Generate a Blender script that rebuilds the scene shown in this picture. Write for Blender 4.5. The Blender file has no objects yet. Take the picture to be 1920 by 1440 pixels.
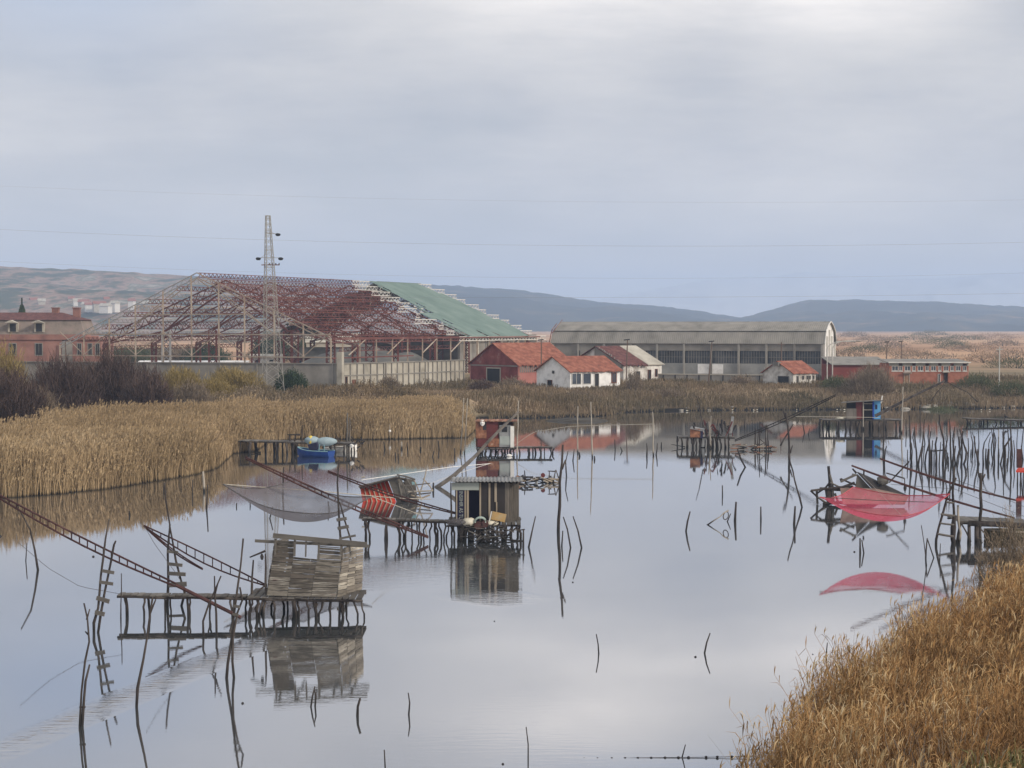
import bpy, math, random
import numpy as np
from mathutils import Vector, Matrix
R = math.radians
random.seed(7); NR = np.random.default_rng(7)
SC = bpy.context.scene
COL = SC.collection

# ------------------------------------------------------------------ camera
F, CX, CY, HOR, CAMZ = 3200.0, 960.0, 720.0, 612.0, 10.0
PITCH = math.atan((CY - HOR) / F)
cd = bpy.data.cameras.new("camera"); cam = bpy.data.objects.new("camera", cd); COL.objects.link(cam)
cam.location = (0, 0, CAMZ); cam.rotation_euler = (R(90) - PITCH, 0, 0)
cd.sensor_width = 36.0; cd.lens = F / 1920 * 36.0; cd.clip_start = 0.5; cd.clip_end = 40000
SC.camera = cam

# ------------------------------------------------------------------ world: overcast sky with thin breaks
SUN_EL, SUN_AZ = 27.0, 120.0     # degrees; azimuth clockwise from +Y (view axis)
w = bpy.data.worlds.new("World"); SC.world = w; w.use_nodes = True
nt = w.node_tree; N = nt.nodes; L = nt.links; N.clear()
out = N.new('ShaderNodeOutputWorld'); bg = N.new('ShaderNodeBackground'); bg.inputs[1].default_value = 0.1
L.new(bg.outputs[0], out.inputs[0])
sky = N.new('ShaderNodeTexSky'); sky.sky_type = 'NISHITA'; sky.sun_disc = False
sky.sun_elevation = R(SUN_EL); sky.sun_rotation = R(SUN_AZ)
tc = N.new('ShaderNodeTexCoord'); sep = N.new('ShaderNodeSeparateXYZ'); L.new(tc.outputs['Generated'], sep.inputs[0])
def wmath(op, a, b=None, c=None):
    n = N.new('ShaderNodeMath'); n.operation = op
    for i, v in enumerate((a, b, c)):
        if v is None: continue
        if isinstance(v, (int, float)): n.inputs[i].default_value = v
        else: L.new(v, n.inputs[i])
    return n.outputs[0]
# project the direction on a flat cloud layer so streets of cloud flatten towards the horizon
zc = wmath('ADD', wmath('MAXIMUM', sep.outputs[2], 0.0), 0.20)
comb = N.new('ShaderNodeCombineXYZ')
L.new(wmath('DIVIDE', sep.outputs[0], zc), comb.inputs[0]); L.new(wmath('DIVIDE', sep.outputs[1], zc), comb.inputs[1])
def wnoise(scale, detail, rough, sx, sy, off):
    mp = N.new('ShaderNodeMapping'); mp.inputs['Scale'].default_value = (sx, sy, 1); mp.inputs['Location'].default_value = off
    L.new(comb.outputs[0], mp.inputs[0])
    n = N.new('ShaderNodeTexNoise'); n.inputs['Scale'].default_value = scale
    n.inputs['Detail'].default_value = detail; n.inputs['Roughness'].default_value = rough
    L.new(mp.outputs[0], n.inputs['Vector']); return n.outputs['Fac']
n1 = wnoise(1.5, 7, 0.52, 1.0, 0.8, (3.1, 1.7, 0))
n2 = wnoise(4.2, 6, 0.6, 0.6, 1.2, (8.0, 4.0, 2.0))
mixn = wmath('ADD', wmath('MULTIPLY', n1, 0.72), wmath('MULTIPLY', n2, 0.28))
ramp = N.new('ShaderNodeValToRGB'); L.new(mixn, ramp.inputs[0])
cr = ramp.color_ramp; cr.elements[0].position = 0.34; cr.elements[0].color = (0.46, 0.472, 0.51, 1)
cr.elements[1].position = 0.68; cr.elements[1].color = (0.78, 0.755, 0.73, 1)
e = cr.elements.new(0.45); e.color = (0.54, 0.545, 0.57, 1)
e = cr.elements.new(0.56); e.color = (0.65, 0.643, 0.645, 1)
# lower band a little bluer and lighter, as distant cloud base
low = N.new('ShaderNodeMapRange'); L.new(sep.outputs[2], low.inputs[0]); low.inputs[1].default_value = 0.0; low.inputs[2].default_value = 0.14
low.inputs[3].default_value = 0.75; low.inputs[4].default_value = 0.0
mlow = N.new('ShaderNodeMix'); mlow.data_type = 'RGBA'; L.new(low.outputs[0], mlow.inputs[0])
L.new(ramp.outputs[0], mlow.inputs[6]); mlow.inputs[7].default_value = (0.71, 0.705, 0.715, 1)
# a brighter opening in the cloud just above the picture (it shows mirrored in the water) and bluer sky left of it
def blob(cx, cz, rx, rz, px_=2.0):
    dx = wmath('DIVIDE', wmath('SUBTRACT', wmath('DIVIDE', sep.outputs[0], wmath('MAXIMUM', sep.outputs[1], 0.05)), cx), rx); dz = wmath('DIVIDE', wmath('SUBTRACT', sep.outputs[2], cz), rz)
    d2 = wmath('ADD', wmath('MULTIPLY', dx, dx), wmath('MULTIPLY', dz, dz)); return wmath('POWER', 2.718, wmath('MULTIPLY', d2, -1.0))
front = wmath('GREATER_THAN', sep.outputs[1], 0.0)
br = wmath('MULTIPLY', front, wmath('MULTIPLY', wmath('ADD', wmath('ADD', blob(.035, .215, .085, .045), wmath('MULTIPLY', blob(-.16, .255, .06, .03), .4)), wmath('MULTIPLY', blob(.19, .185, .07, .018), .8)), wmath('ADD', wmath('MULTIPLY', n2, 1.6), -.1)))
mbr = N.new('ShaderNodeMix'); mbr.data_type = 'RGBA'; mbr.clamp_factor = True; L.new(br, mbr.inputs[0]); L.new(mlow.outputs[2], mbr.inputs[6]); mbr.inputs[7].default_value = (1.25, 1.17, 1.10, 1)
# overcast sky brightens towards the zenith
zen = N.new('ShaderNodeMapRange'); L.new(sep.outputs[2], zen.inputs[0]); zen.inputs[1].default_value = 0.30; zen.inputs[2].default_value = 0.9; zen.inputs[3].default_value = 10.0; zen.inputs[4].default_value = 17.0
bl = wmath('MULTIPLY', front, wmath('ADD', wmath('MULTIPLY', blob(-.26, .20, .10, .05), .7), wmath('MULTIPLY', blob(.10, .262, .09, .018), .6)))
mbl = N.new('ShaderNodeMix'); mbl.data_type = 'RGBA'; L.new(bl, mbl.inputs[0]); L.new(mbr.outputs[2], mbl.inputs[6]); mbl.inputs[7].default_value = (0.40, 0.50, 0.68, 1); mlow = mbl
sc10 = N.new('ShaderNodeVectorMath'); sc10.operation = 'SCALE'; L.new(mlow.outputs[2], sc10.inputs[0]); L.new(zen.outputs[0], sc10.inputs['Scale'])
cov = N.new('ShaderNodeMapRange'); L.new(n1, cov.inputs[0]); cov.inputs[1].default_value = 0.25; cov.inputs[2].default_value = 0.5
cov.inputs[3].default_value = 0.86; cov.inputs[4].default_value = 1.0
mfin = N.new('ShaderNodeMix'); mfin.data_type = 'RGBA'; L.new(cov.outputs[0], mfin.inputs[0])
L.new(sky.outputs[0], mfin.inputs[6]); L.new(sc10.outputs[0], mfin.inputs[7]); L.new(mfin.outputs[2], bg.inputs[0])

# ------------------------------------------------------------------ sun (veiled)
sd = bpy.data.lights.new("sun", 'SUN'); sd.energy = 2.9; sd.angle = R(8); sd.color = (1.0, 0.90, 0.78)
so = bpy.data.objects.new("sun", sd); COL.objects.link(so)
sdir = Vector((math.sin(R(SUN_AZ)) * math.cos(R(SUN_EL)), math.cos(R(SUN_AZ)) * math.cos(R(SUN_EL)), math.sin(R(SUN_EL))))
so.location = sdir * 200; so.rotation_euler = sdir.to_track_quat('Z', 'Y').to_euler()
SC.view_settings.view_transform = 'Standard'; SC.view_settings.look = 'None'
SC.view_settings.exposure = 0.1; SC.view_settings.gamma = 1.0; SC.view_settings.use_curve_mapping = False
SC.render.engine = 'CYCLES'
SC.cycles.max_bounces = 8; SC.cycles.transparent_max_bounces = 16; SC.cycles.volume_bounces = 1
SC.cycles.use_denoising = True

# ------------------------------------------------------------------ pixel <-> world helpers (photo pixels at 1920x1440)
_c, _s = math.cos(PITCH), math.sin(PITCH)
def W(px, py, D):
    v = CY - py; y = F * _c + v * _s; z = v * _c - F * _s
    return Vector(((px - CX) / y * D, D, CAMZ + z / y * D))
def G(px, py, z=0.0):
    v = CY - py; y = F * _c + v * _s; zz = v * _c - F * _s
    D = (z - CAMZ) / zz * y
    return Vector(((px - CX) / y * D, D, z))
def DY(py, z=0.0): return G(960, py, z).y

# ------------------------------------------------------------------ object helpers
def tag(o, label=None, cat=None, group=None, kind=None):
    if label: o['label'] = label
    if cat: o['category'] = cat
    if group: o['group'] = group
    if kind: o['kind'] = kind
    return o
def empty(name, loc, label, cat, group=None):
    o = bpy.data.objects.new(name, None); COL.objects.link(o); o.location = loc
    o.empty_display_size = 0.3
    return tag(o, label, cat, group)
def rootloc(o):
    while o.parent: o = o.parent
    return Vector(o.location)
class MB:
    def __init__(s): s.v = []; s.f = []
    def add(s, vs, fs):
        b = len(s.v); s.v += [tuple(v) for v in vs]; s.f += [tuple(i + b for i in f) for f in fs]; return s
    def bar(s, a, b, w, h=None, up=(0, 0, 1)):
        a = Vector(a); b = Vector(b); h = w if h is None else h
        d = (b - a); 
        if d.length < 1e-6: return s
        d.normalize(); u = Vector(up)
        if abs(d.dot(u)) > 0.98: u = Vector((0, 1, 0)) if abs(d.y) < 0.9 else Vector((1, 0, 0))
        x = d.cross(u).normalized() * (w / 2); y = x.cross(d).normalized() * (h / 2)
        vs = [p + sx * x + sy * y for p in (a, b) for sx, sy in ((-1, -1), (1, -1), (1, 1), (-1, 1))]
        return s.add(vs, [(0, 1, 2, 3), (7, 6, 5, 4), (0, 4, 5, 1), (1, 5, 6, 2), (2, 6, 7, 3), (3, 7, 4, 0)])
    def box(s, c, size, ax=None):
        c = Vector(c); X, Y, Z = ax if ax else (Vector((1, 0, 0)), Vector((0, 1, 0)), Vector((0, 0, 1)))
        hx, hy, hz = [k / 2 for k in size]
        vs = [c + X * (a * hx) + Y * (b * hy) + Z * (d * hz) for d in (-1, 1) for a, b in ((-1, -1), (1, -1), (1, 1), (-1, 1))]
        return s.add(vs, [(3, 2, 1, 0), (4, 5, 6, 7), (0, 1, 5, 4), (1, 2, 6, 5), (2, 3, 7, 6), (3, 0, 4, 7)])
    def tube(s, pts, rad, n=6):
        pts = [Vector(p) for p in pts]; m = len(pts)
        rad = [rad] * m if isinstance(rad, (int, float)) else rad
        vs = []
        for i, p in enumerate(pts):
            d = (pts[min(i + 1, m - 1)] - pts[max(i - 1, 0)]).normalized()
            u = Vector((0, 0, 1)) if abs(d.z) < 0.9 else Vector((0, 1, 0))
            x = d.cross(u).normalized(); y = d.cross(x).normalized()
            for k in range(n):
                a = 2 * math.pi * k / n; vs.append(p + (x * math.cos(a) + y * math.sin(a)) * rad[i])
        fs = [(i * n + k, i * n + (k + 1) % n, (i + 1) * n + (k + 1) % n, (i + 1) * n + k) for i in range(m - 1) for k in range(n)]
        fs += [tuple(range(n))[::-1], tuple((m - 1) * n + k for k in range(n))]
        return s.add(vs, fs)
    def poly(s, pts, t=None):          # polygon, extruded along its normal by t when given
        pts = [Vector(p) for p in pts]; n = len(pts)
        if t is None: return s.add(pts, [tuple(range(n))])
        nn = Vector((0, 0, 0))
        for i in range(n): nn += pts[i].cross(pts[(i + 1) % n])
        nn = nn.normalized() * t
        vs = pts + [p - nn for p in pts]
        return s.add(vs, [tuple(range(n)), tuple(range(2 * n - 1, n - 1, -1))] + [(i, i + n, (i + 1) % n + n, (i + 1) % n) for i in range(n)])
    def blob(s, c, r, seg=10, rings=6, jit=0.12, seed=0):
        rg = random.Random(seed); c = Vector(c); vs = [c + Vector((0, 0, -r[2]))]
        for i in range(1, rings):
            th = math.pi * i / rings
            for k in range(seg):
                a = 2 * math.pi * k / seg; q = 1 + rg.uniform(-jit, jit)
                vs.append(c + Vector((r[0] * math.sin(th) * math.cos(a) * q, r[1] * math.sin(th) * math.sin(a) * q, -r[2] * math.cos(th) * q)))
        vs.append(c + Vector((0, 0, r[2]))); fs = []
        for k in range(seg): fs.append((0, 1 + (k + 1) % seg, 1 + k))
        for i in range(rings - 2):
            for k in range(seg):
                a = 1 + i * seg + k; b = 1 + i * seg + (k + 1) % seg; fs.append((a, b, b + seg, a + seg))
        top = len(vs) - 1; o = 1 + (rings - 2) * seg
        for k in range(seg): fs.append((o + k, o + (k + 1) % seg, top))
        return s.add(vs, fs)
    def build(s, name, mat, parent=None, origin=None, smooth=False):
        if parent is not None: org = rootloc(parent)
        elif origin is not None: org = Vector(origin)
        else: org = Vector((0, 0, 0))
        me = bpy.data.meshes.new(name)
        me.from_pydata([(v[0] - org.x, v[1] - org.y, v[2] - org.z) for v in s.v], [], s.f)
        if smooth: me.shade_smooth()
        me.materials.append(mat); o = bpy.data.objects.new(name, me); COL.objects.link(o)
        if parent is not None: o.parent = parent
        elif origin is not None: o.location = org
        return o
def npmesh(name, V, Fq, mats, tint=None, parent=None, origin=(0, 0, 0), smooth=False, tri=False):
    """big meshes straight from numpy; Fq (n,4) or (n,3)"""
    org = np.array(rootloc(parent) if parent is not None else origin, dtype=np.float64)
    me = bpy.data.meshes.new(name); k = Fq.shape[1]
    me.vertices.add(len(V)); me.vertices.foreach_set('co', (V - org).astype(np.float32).ravel())
    me.loops.add(Fq.size); me.loops.foreach_set('vertex_index', Fq.astype(np.int32).ravel())
    me.polygons.add(len(Fq)); me.polygons.foreach_set('loop_start', np.arange(0, Fq.size, k, dtype=np.int32))
    me.polygons.foreach_set('loop_total', np.full(len(Fq), k, dtype=np.int32))
    if smooth: me.polygons.foreach_set('use_smooth', np.ones(len(Fq), dtype=bool))
    me.update(calc_edges=True)
    if tint is not None:
        at = me.attributes.new('tint', 'FLOAT', 'POINT'); at.data.foreach_set('value', tint.astype(np.float32))
    me.materials.append(mats); o = bpy.data.objects.new(name, me); COL.objects.link(o)
    if parent is not None: o.parent = parent
    else: o.location = org
    return o

# ------------------------------------------------------------------ materials
def srgb(r, g, b):
    f = lambda c: (c / 255 / 12.92) if c / 255 <= 0.04045 else ((c / 255 + 0.055) / 1.055) ** 2.4
    return (f(r), f(g), f(b), 1)
MATS = {}
def mat(name, cols, scale=3.0, rough=0.85, stretch=(1, 1, 1), bump=0.0, island=0.0, detail=5, spec=0.3, tint=False, wet=False, wz=(.12, .35), hue=None, metal=0.0, coord='Object', poss=None):
    """noise-mottled principled material. cols: list of colours along the ramp; island: share of per-piece variation"""
    if name in MATS: return MATS[name]
    m = bpy.data.materials.new(name); m.use_nodes = True; MATS[name] = m
    nt = m.node_tree; N = nt.nodes; L = nt.links; p = N['Principled BSDF']
    p.inputs['Roughness'].default_value = rough; p.inputs['Specular IOR Level'].default_value = spec; p.inputs['Metallic'].default_value = metal
    tc = N.new('ShaderNodeTexCoord'); mp = N.new('ShaderNodeMapping'); mp.inputs['Scale'].default_value = stretch
    L.new(tc.outputs[coord], mp.inputs[0]); n = N.new('ShaderNodeTexNoise'); n.inputs['Scale'].default_value = scale
    n.inputs['Detail'].default_value = detail; n.inputs['Roughness'].default_value = 0.62; L.new(mp.outputs[0], n.inputs['Vector'])
    fac = n.outputs['Fac']
    mr = N.new('ShaderNodeMapRange'); L.new(fac, mr.inputs[0]); mr.inputs[1].default_value = 0.3; mr.inputs[2].default_value = 0.7
    fac = mr.outputs[0]
    src = None
    if tint: a = N.new('ShaderNodeAttribute'); a.attribute_name = 'tint'; src = a.outputs['Fac']; island = island or 0.7
    elif island: g = N.new('ShaderNodeNewGeometry'); src = g.outputs['Random Per Island']
    if src is not None:
        mx = N.new('ShaderNodeMix'); mx.inputs[0].default_value = island; L.new(fac, mx.inputs[2]); L.new(src, mx.inputs[3]); fac = mx.outputs[0]
    r = N.new('ShaderNodeValToRGB'); L.new(fac, r.inputs[0]); e = r.color_ramp.elements
    k = len(cols); pos = poss or [i / (k - 1) for i in range(k)]
    e[0].position = pos[0]; e[0].color = cols[0]; e[1].position = pos[-1]; e[1].color = cols[-1]
    for i in range(1, k - 1): q = e.new(pos[i]); q.color = cols[i]
    c = r.outputs[0]
    if hue:      # broad drifts of another colour through the plants
        hn = N.new('ShaderNodeTexNoise'); hn.inputs['Scale'].default_value = hue[1]; hn.inputs['Detail'].default_value = 3; L.new(tc.outputs[coord], hn.inputs['Vector'])
        hr = N.new('ShaderNodeMapRange'); L.new(hn.outputs['Fac'], hr.inputs[0]); hr.inputs[1].default_value = .42; hr.inputs[2].default_value = .62; hr.inputs[4].default_value = hue[2]
        mx = N.new('ShaderNodeMix'); mx.data_type = 'RGBA'; mx.blend_type = 'MULTIPLY'; L.new(hr.outputs[0], mx.inputs[0]); L.new(c, mx.inputs[6]); mx.inputs[7].default_value = hue[0]; c = mx.outputs[2]
    if wet:      # algae and soaked wood round the water line; on the ground, mud plus painted shade at the reed feet
        g = N.new('ShaderNodeNewGeometry'); s = N.new('ShaderNodeSeparateXYZ'); L.new(g.outputs['Position'], s.inputs[0])
        q = N.new('ShaderNodeMapRange'); L.new(s.outputs[2], q.inputs[0]); q.inputs[1].default_value = wz[0]; q.inputs[2].default_value = wz[1]
        mx = N.new('ShaderNodeMix'); mx.data_type = 'RGBA'; L.new(q.outputs[0], mx.inputs[0]); mx.inputs[6].default_value = (0.018, 0.016, 0.014, 1); L.new(c, mx.inputs[7]); c = mx.outputs[2]
    L.new(c, p.inputs['Base Color'])
    if bump: b = N.new('ShaderNodeBump'); b.inputs['Strength'].default_value = bump; b.inputs['Distance'].default_value = 0.05; L.new(n.outputs['Fac'], b.inputs['Height']); L.new(b.outputs[0], p.inputs['Normal'])
    return m
def C(r, g, b): return (r, g, b, 1)
# ================================================================== setting: water, ground, hills, haze
# -- shoreline of the lagoon (world x, y)
def gxy(px, py): p = G(px, py); return (p.x, p.y)
SH = [(-420, -60), (-420, 60), (-100, 84), (-52, 92), gxy(0, 934), gxy(110, 926), gxy(200, 916), gxy(290, 902), gxy(350, 892), gxy(395, 880), gxy(412, 866),
      gxy(428, 851), gxy(470, 846), gxy(500, 828), gxy(560, 823), gxy(700, 824), gxy(800, 822), gxy(868, 821), gxy(884, 806), gxy(880, 789), gxy(960, 785), gxy(1050, 783),
      gxy(1130, 781), gxy(1180, 773), gxy(1300, 770), gxy(1450, 769), gxy(1600, 768), gxy(1760, 767), gxy(1920, 765), (260, 214), (900, 220),
      (900, 150), (90, 92), (45, 72), (23.5, 62.5), (17.5, 57.5), (12.6, 52), (9.8, 45.5), (7.0, 39.5), (4.6, 33), (1.5, 24), (-4, 8), (-12, -60)]
SHA = np.array(SH)
def sdist(X, Y):
    """signed distance to the shoreline: positive on land"""
    P = np.stack([X, Y], -1).astype(float); best = np.full(X.shape, 1e18); ins = np.zeros(X.shape, bool)
    n = len(SHA)
    for i in range(n):
        a = SHA[i]; b = SHA[(i + 1) % n]; ab = b - a
        t = np.clip(((P - a) @ ab) / (ab @ ab), 0, 1); d = P - a - t[..., None] * ab
        best = np.minimum(best, (d ** 2).sum(-1))
        c = ((a[1] > Y) != (b[1] > Y)) & (X < (b[0] - a[0]) * (Y - a[1]) / (b[1] - a[1] + 1e-12) + a[0]); ins ^= c
    return np.sqrt(best) * np.where(ins, -1, 1)
def vnoise(X, Y, s, seed=0):
    r = np.random.default_rng(seed); T = r.random((64, 64)); x = X / s; y = Y / s
    x0 = np.floor(x).astype(int); y0 = np.floor(y).astype(int); fx = x - x0; fy = y - y0
    fx = fx * fx * (3 - 2 * fx); fy = fy * fy * (3 - 2 * fy)
    g = lambda i, j: T[i % 64, j % 64]
    return (g(x0, y0) * (1 - fx) + g(x0 + 1, y0) * fx) * (1 - fy) + (g(x0, y0 + 1) * (1 - fx) + g(x0 + 1, y0 + 1) * fx) * fy
def gz(X, Y):
    X = np.asarray(X, float); Y = np.asarray(Y, float); s = sdist(X, Y)
    near = (Y < 75) & (X > -20); px = CX + X / np.maximum(Y, 1) * F; ss = lambda t: np.clip(t, 0, 1) ** 2 * (3 - 2 * np.clip(t, 0, 1))
    rise = np.where(px < 880, ss((Y - 168) / 22), ss((s - 2) / 14)) * (Y > 100)
    z = np.where(s < 0, np.maximum(-0.9, s * 0.35), 0.02 + 0.7 * (1 - np.exp(-np.maximum(s, 0) / 3.0)))
    z = z + np.where(s > 0, 1.2 * rise, 0)
    z = np.where((s > 0) & near, 0.02 + 0.11 * s, z)
    z = np.where((s > 0) & near, np.minimum(z, 2.6), z)
    bumpy = (vnoise(X, Y, 6, 1) - 0.5) * 0.25 * np.clip(s / 6, 0, 1)
    return z + np.where(near, 0, bumpy)
def gz1(x, y): return float(gz(np.array([x]), np.array([y]))[0])
def axis(lo, hi, fine, f0, f1, grow=1.13):
    a = list(np.arange(f0, f1 + fine, fine)); st = fine
    while a[-1] < hi: st *= grow; a.append(a[-1] + st)
    st = fine; b = []; x = f0
    while x > lo: st *= grow; x -= st; b.append(x)
    return np.array(b[::-1] + a)
gx = axis(-9500, 9500, 1.2, -48, 75); gy = axis(-60, 8300, 1.2, 20, 225)
X, Y = np.meshgrid(gx, gy); Z = gz(X, Y)
nx, ny = len(gx), len(gy); idx = np.arange(nx * ny).reshape(ny, nx)
Fg = np.stack([idx[:-1, :-1], idx[:-1, 1:], idx[1:, 1:], idx[1:, :-1]], -1).reshape(-1, 4)
gm = mat('dry_ground', [C(.10, .085, .055), C(.19, .15, .095), C(.30, .22, .14), C(.40, .29, .19)], scale=0.02, rough=1.0, stretch=(0.5, 1.6, 1), detail=9, spec=0.05, wet=True, wz=(.22, .5))
# far plain: straw reed flats, sun patches put into their warm colour, paler pans; near the water darker mud, shade under the reeds coloured in
_n = gm.node_tree; _N = _n.nodes; _L = _n.links; _p = _N['Principled BSDF']; _old = _p.inputs['Base Color'].links[0].from_socket
_g = _N.new('ShaderNodeNewGeometry'); _s2 = _N.new('ShaderNodeSeparateXYZ'); _L.new(_g.outputs['Position'], _s2.inputs[0])
_m = _N.new('ShaderNodeMapRange'); _L.new(_s2.outputs[1], _m.inputs[0]); _m.inputs[1].default_value = 300; _m.inputs[2].default_value = 420
_t = _N.new('ShaderNodeTexNoise'); _t.inputs['Scale'].default_value = 0.006; _t.inputs['Detail'].default_value = 8
_mp = _N.new('ShaderNodeMapping'); _mp.inputs['Scale'].default_value = (0.5, 1.0, 1); _L.new(_g.outputs['Position'], _mp.inputs[0]); _L.new(_mp.outputs[0], _t.inputs['Vector'])
_r = _N.new('ShaderNodeValToRGB'); _L.new(_t.outputs['Fac'], _r.inputs[0]); _e = _r.color_ramp.elements
_e[0].position = .36; _e[0].color = C(.20, .135, .09); _e[1].position = .70; _e[1].color = C(.72, .60, .48)
for _q, _c2 in ((.44, C(.34, .205, .12)), (.52, C(.48, .30, .18)), (.59, C(.42, .27, .165)), (.665, C(.52, .35, .22))): _k = _e.new(_q); _k.color = _c2
_x = _N.new('ShaderNodeMix'); _x.data_type = 'RGBA'; _L.new(_m.outputs[0], _x.inputs[0]); _L.new(_old, _x.inputs[6]); _L.new(_r.outputs[0], _x.inputs[7]); _L.new(_x.outputs[2], _p.inputs['Base Color'])
g = npmesh('ground', np.stack([X, Y, Z], -1).reshape(-1, 3), Fg, gm, smooth=True); tag(g, kind='structure')

# -- water: still murky lagoon, mirror-like, a few ruffled patches and one wake
wm = bpy.data.materials.new('lagoon_water'); wm.use_nodes = True; nt = wm.node_tree; N = nt.nodes; L = nt.links; N.clear()
wo = N.new('ShaderNodeOutputMaterial'); mx = N.new('ShaderNodeMixShader'); gl = N.new('ShaderNodeBsdfGlossy'); df = N.new('ShaderNodeBsdfDiffuse')
gl.inputs['Roughness'].default_value = 0.010; gl.inputs['Color'].default_value = (0.93, 0.93, 0.95, 1); df.inputs['Color'].default_value = (0.055, 0.06, 0.06, 1)
lw = N.new('ShaderNodeFresnel'); lw.inputs['IOR'].default_value = 1.9
def nm(op, a, b=None, c=None, cl=False):
    n = N.new('ShaderNodeMath'); n.operation = op; n.use_clamp = cl
    for i, v in enumerate((a, b, c)):
        if v is None: continue
        if isinstance(v, (int, float)): n.inputs[i].default_value = v
        else: L.new(v, n.inputs[i])
    return n.outputs[0]
fac = nm('ADD', nm('MULTIPLY', lw.outputs[0], 0.55), 0.47, cl=True)
L.new(fac, mx.inputs[0]); L.new(df.outputs[0], mx.inputs[1]); L.new(gl.outputs[0], mx.inputs[2]); L.new(mx.outputs[0], wo.inputs[0])
tc = N.new('ShaderNodeTexCoord')
def wn(scale, st, detail=3, off=(0, 0, 0)):
    mp = N.new('ShaderNodeMapping'); mp.inputs['Scale'].default_value = st; mp.inputs['Location'].default_value = off; L.new(tc.outputs['Object'], mp.inputs[0])
    n = N.new('ShaderNodeTexNoise'); n.inputs['Scale'].default_value = scale; n.inputs['Detail'].default_value = detail; L.new(mp.outputs[0], n.inputs['Vector']); return n.outputs['Fac']
rip = wn(3.2, (0.35, 1.6, 1), 4); fine = wn(7.0, (0.3, 1.3, 1), 2); patch = wn(0.05, (1, 0.6, 1), 2, (4, 9, 0))
pm = N.new('ShaderNodeMapRange'); L.new(patch, pm.inputs[0]); pm.inputs[1].default_value = 0.48; pm.inputs[2].default_value = 0.62; pm.inputs[3].default_value = 0.24; pm.inputs[4].default_value = 1.0
# wake: band of stronger ripples round the line from (0,1405) to (470,1195) in the foreground, and round the middle hut
sp = N.new('ShaderNodeSeparateXYZ'); L.new(tc.outputs['Object'], sp.inputs[0])
def band(p, q, wd, amp):
    (x0, y0), (x1, y1) = p, q; dx, dy = x1 - x0, y1 - y0; ln = math.hypot(dx, dy); ux, uy = dx / ln, dy / ln
    d = nm('ABSOLUTE', nm('SUBTRACT', nm('MULTIPLY', nm('SUBTRACT', sp.outputs[0], x0), uy), nm('MULTIPLY', nm('SUBTRACT', sp.outputs[1], y0), ux)))
    t = nm('ADD', nm('MULTIPLY', nm('SUBTRACT', sp.outputs[0], x0), ux), nm('MULTIPLY', nm('SUBTRACT', sp.outputs[1], y0), uy))
    a = nm('SUBTRACT', 1.0, nm('DIVIDE', d, wd), cl=True)
    b = nm('MULTIPLY', nm('SUBTRACT', 1.0, nm('DIVIDE', nm('ABSOLUTE', nm('SUBTRACT', t, ln / 2)), ln / 2), cl=True), 4.0, cl=True)
    return nm('MULTIPLY', nm('MULTIPLY', a, b), amp)
wk = band(gxy(-60, 1432), gxy(520, 1190), .8, 18.0); wk2 = band(gxy(600, 1075), gxy(1010, 1062), 6.0, 7.0); wk3 = band(gxy(860, 1130), gxy(990, 1110), 2.2, 4.5)
tot = nm('ADD', nm('ADD', pm.outputs[0], wk), nm('ADD', wk2, wk3))
hgt = nm('MULTIPLY', nm('ADD', nm('MULTIPLY', rip, 1.0), nm('MULTIPLY', fine, 0.35)), tot)
bp = N.new('ShaderNodeBump'); bp.inputs['Strength'].default_value = 1.0; bp.inputs['Distance'].default_value = 0.0019; L.new(hgt, bp.inputs['Height'])
L.new(bp.outputs[0], gl.inputs['Normal'])
rr_ = N.new('ShaderNodeMapRange'); L.new(wn(0.035, (1, 1.8, 1), 4, (20, 3, 0)), rr_.inputs[0]); rr_.inputs[1].default_value = 0.45; rr_.inputs[2].default_value = 0.65; rr_.inputs[3].default_value = 0.006; rr_.inputs[4].default_value = 0.035; L.new(rr_.outputs[0], gl.inputs['Roughness'])
wx = np.array([-440, -200, 0, 200, 920.]); wy = np.array([-70, 60, 120, 240.])
X, Y = np.meshgrid(wx, wy); idx = np.arange(20).reshape(4, 5)
Fw = np.stack([idx[:-1, :-1], idx[:-1, 1:], idx[1:, 1:], idx[1:, :-1]], -1).reshape(-1, 4)
tag(npmesh('water', np.stack([X, Y, X * 0], -1).reshape(-1, 3), Fw, wm), kind='structure')

# -- hills: ridge skylines measured in the photo, each given its distance, slope and relief
def hill(name, sky_pts, D0, depth, m, rough, seed, front=0.9):
    xs = np.array([p[0] for p in sky_pts], float); ys = np.array([p[1] for p in sky_pts], float)
    n = 260; px = np.linspace(xs[0], xs[-1], n); py = np.interp(px, xs, ys)
    hx = (px - CX) / F * D0; hz = CAMZ + (HOR - py) / F * D0
    rows = 70; t = np.linspace(-1, 1, rows)       # -1 front foot, 0 ridge, 1 back foot
    T, HX = np.meshgrid(t, hx, indexing='ij'); HZ = np.broadcast_to(hz, T.shape)
    prof = np.where(T < 0, np.clip(1 + T, 0, 1) ** front, np.clip(1 - T, 0, 1))
    Yw = D0 + T * depth
    Xw = HX * (Yw / D0) if name != 'x' else HX
    nz = (vnoise(Xw, Yw, 220, seed) - .5) * 1.0 + (vnoise(Xw, Yw, 90, seed + 1) - .5) * .5 + (vnoise(Xw, Yw, 35, seed + 2) - .5) * .25
    Zw = -3 + (HZ + 3) * prof + nz * rough * np.minimum(1, np.abs(T) * 3.0) * (prof > 0.001) + (vnoise(Xw, Yw, 14, seed + 3) - .5) * rough * 0.12
    idx = np.arange(rows * n).reshape(rows, n); Fh = np.stack([idx[:-1, :-1], idx[:-1, 1:], idx[1:, 1:], idx[1:, :-1]], -1).reshape(-1, 4)
    return tag(npmesh(name, np.stack([Xw, Yw, Zw], -1).reshape(-1, 3), Fh, m, smooth=True), kind='structure')
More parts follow.
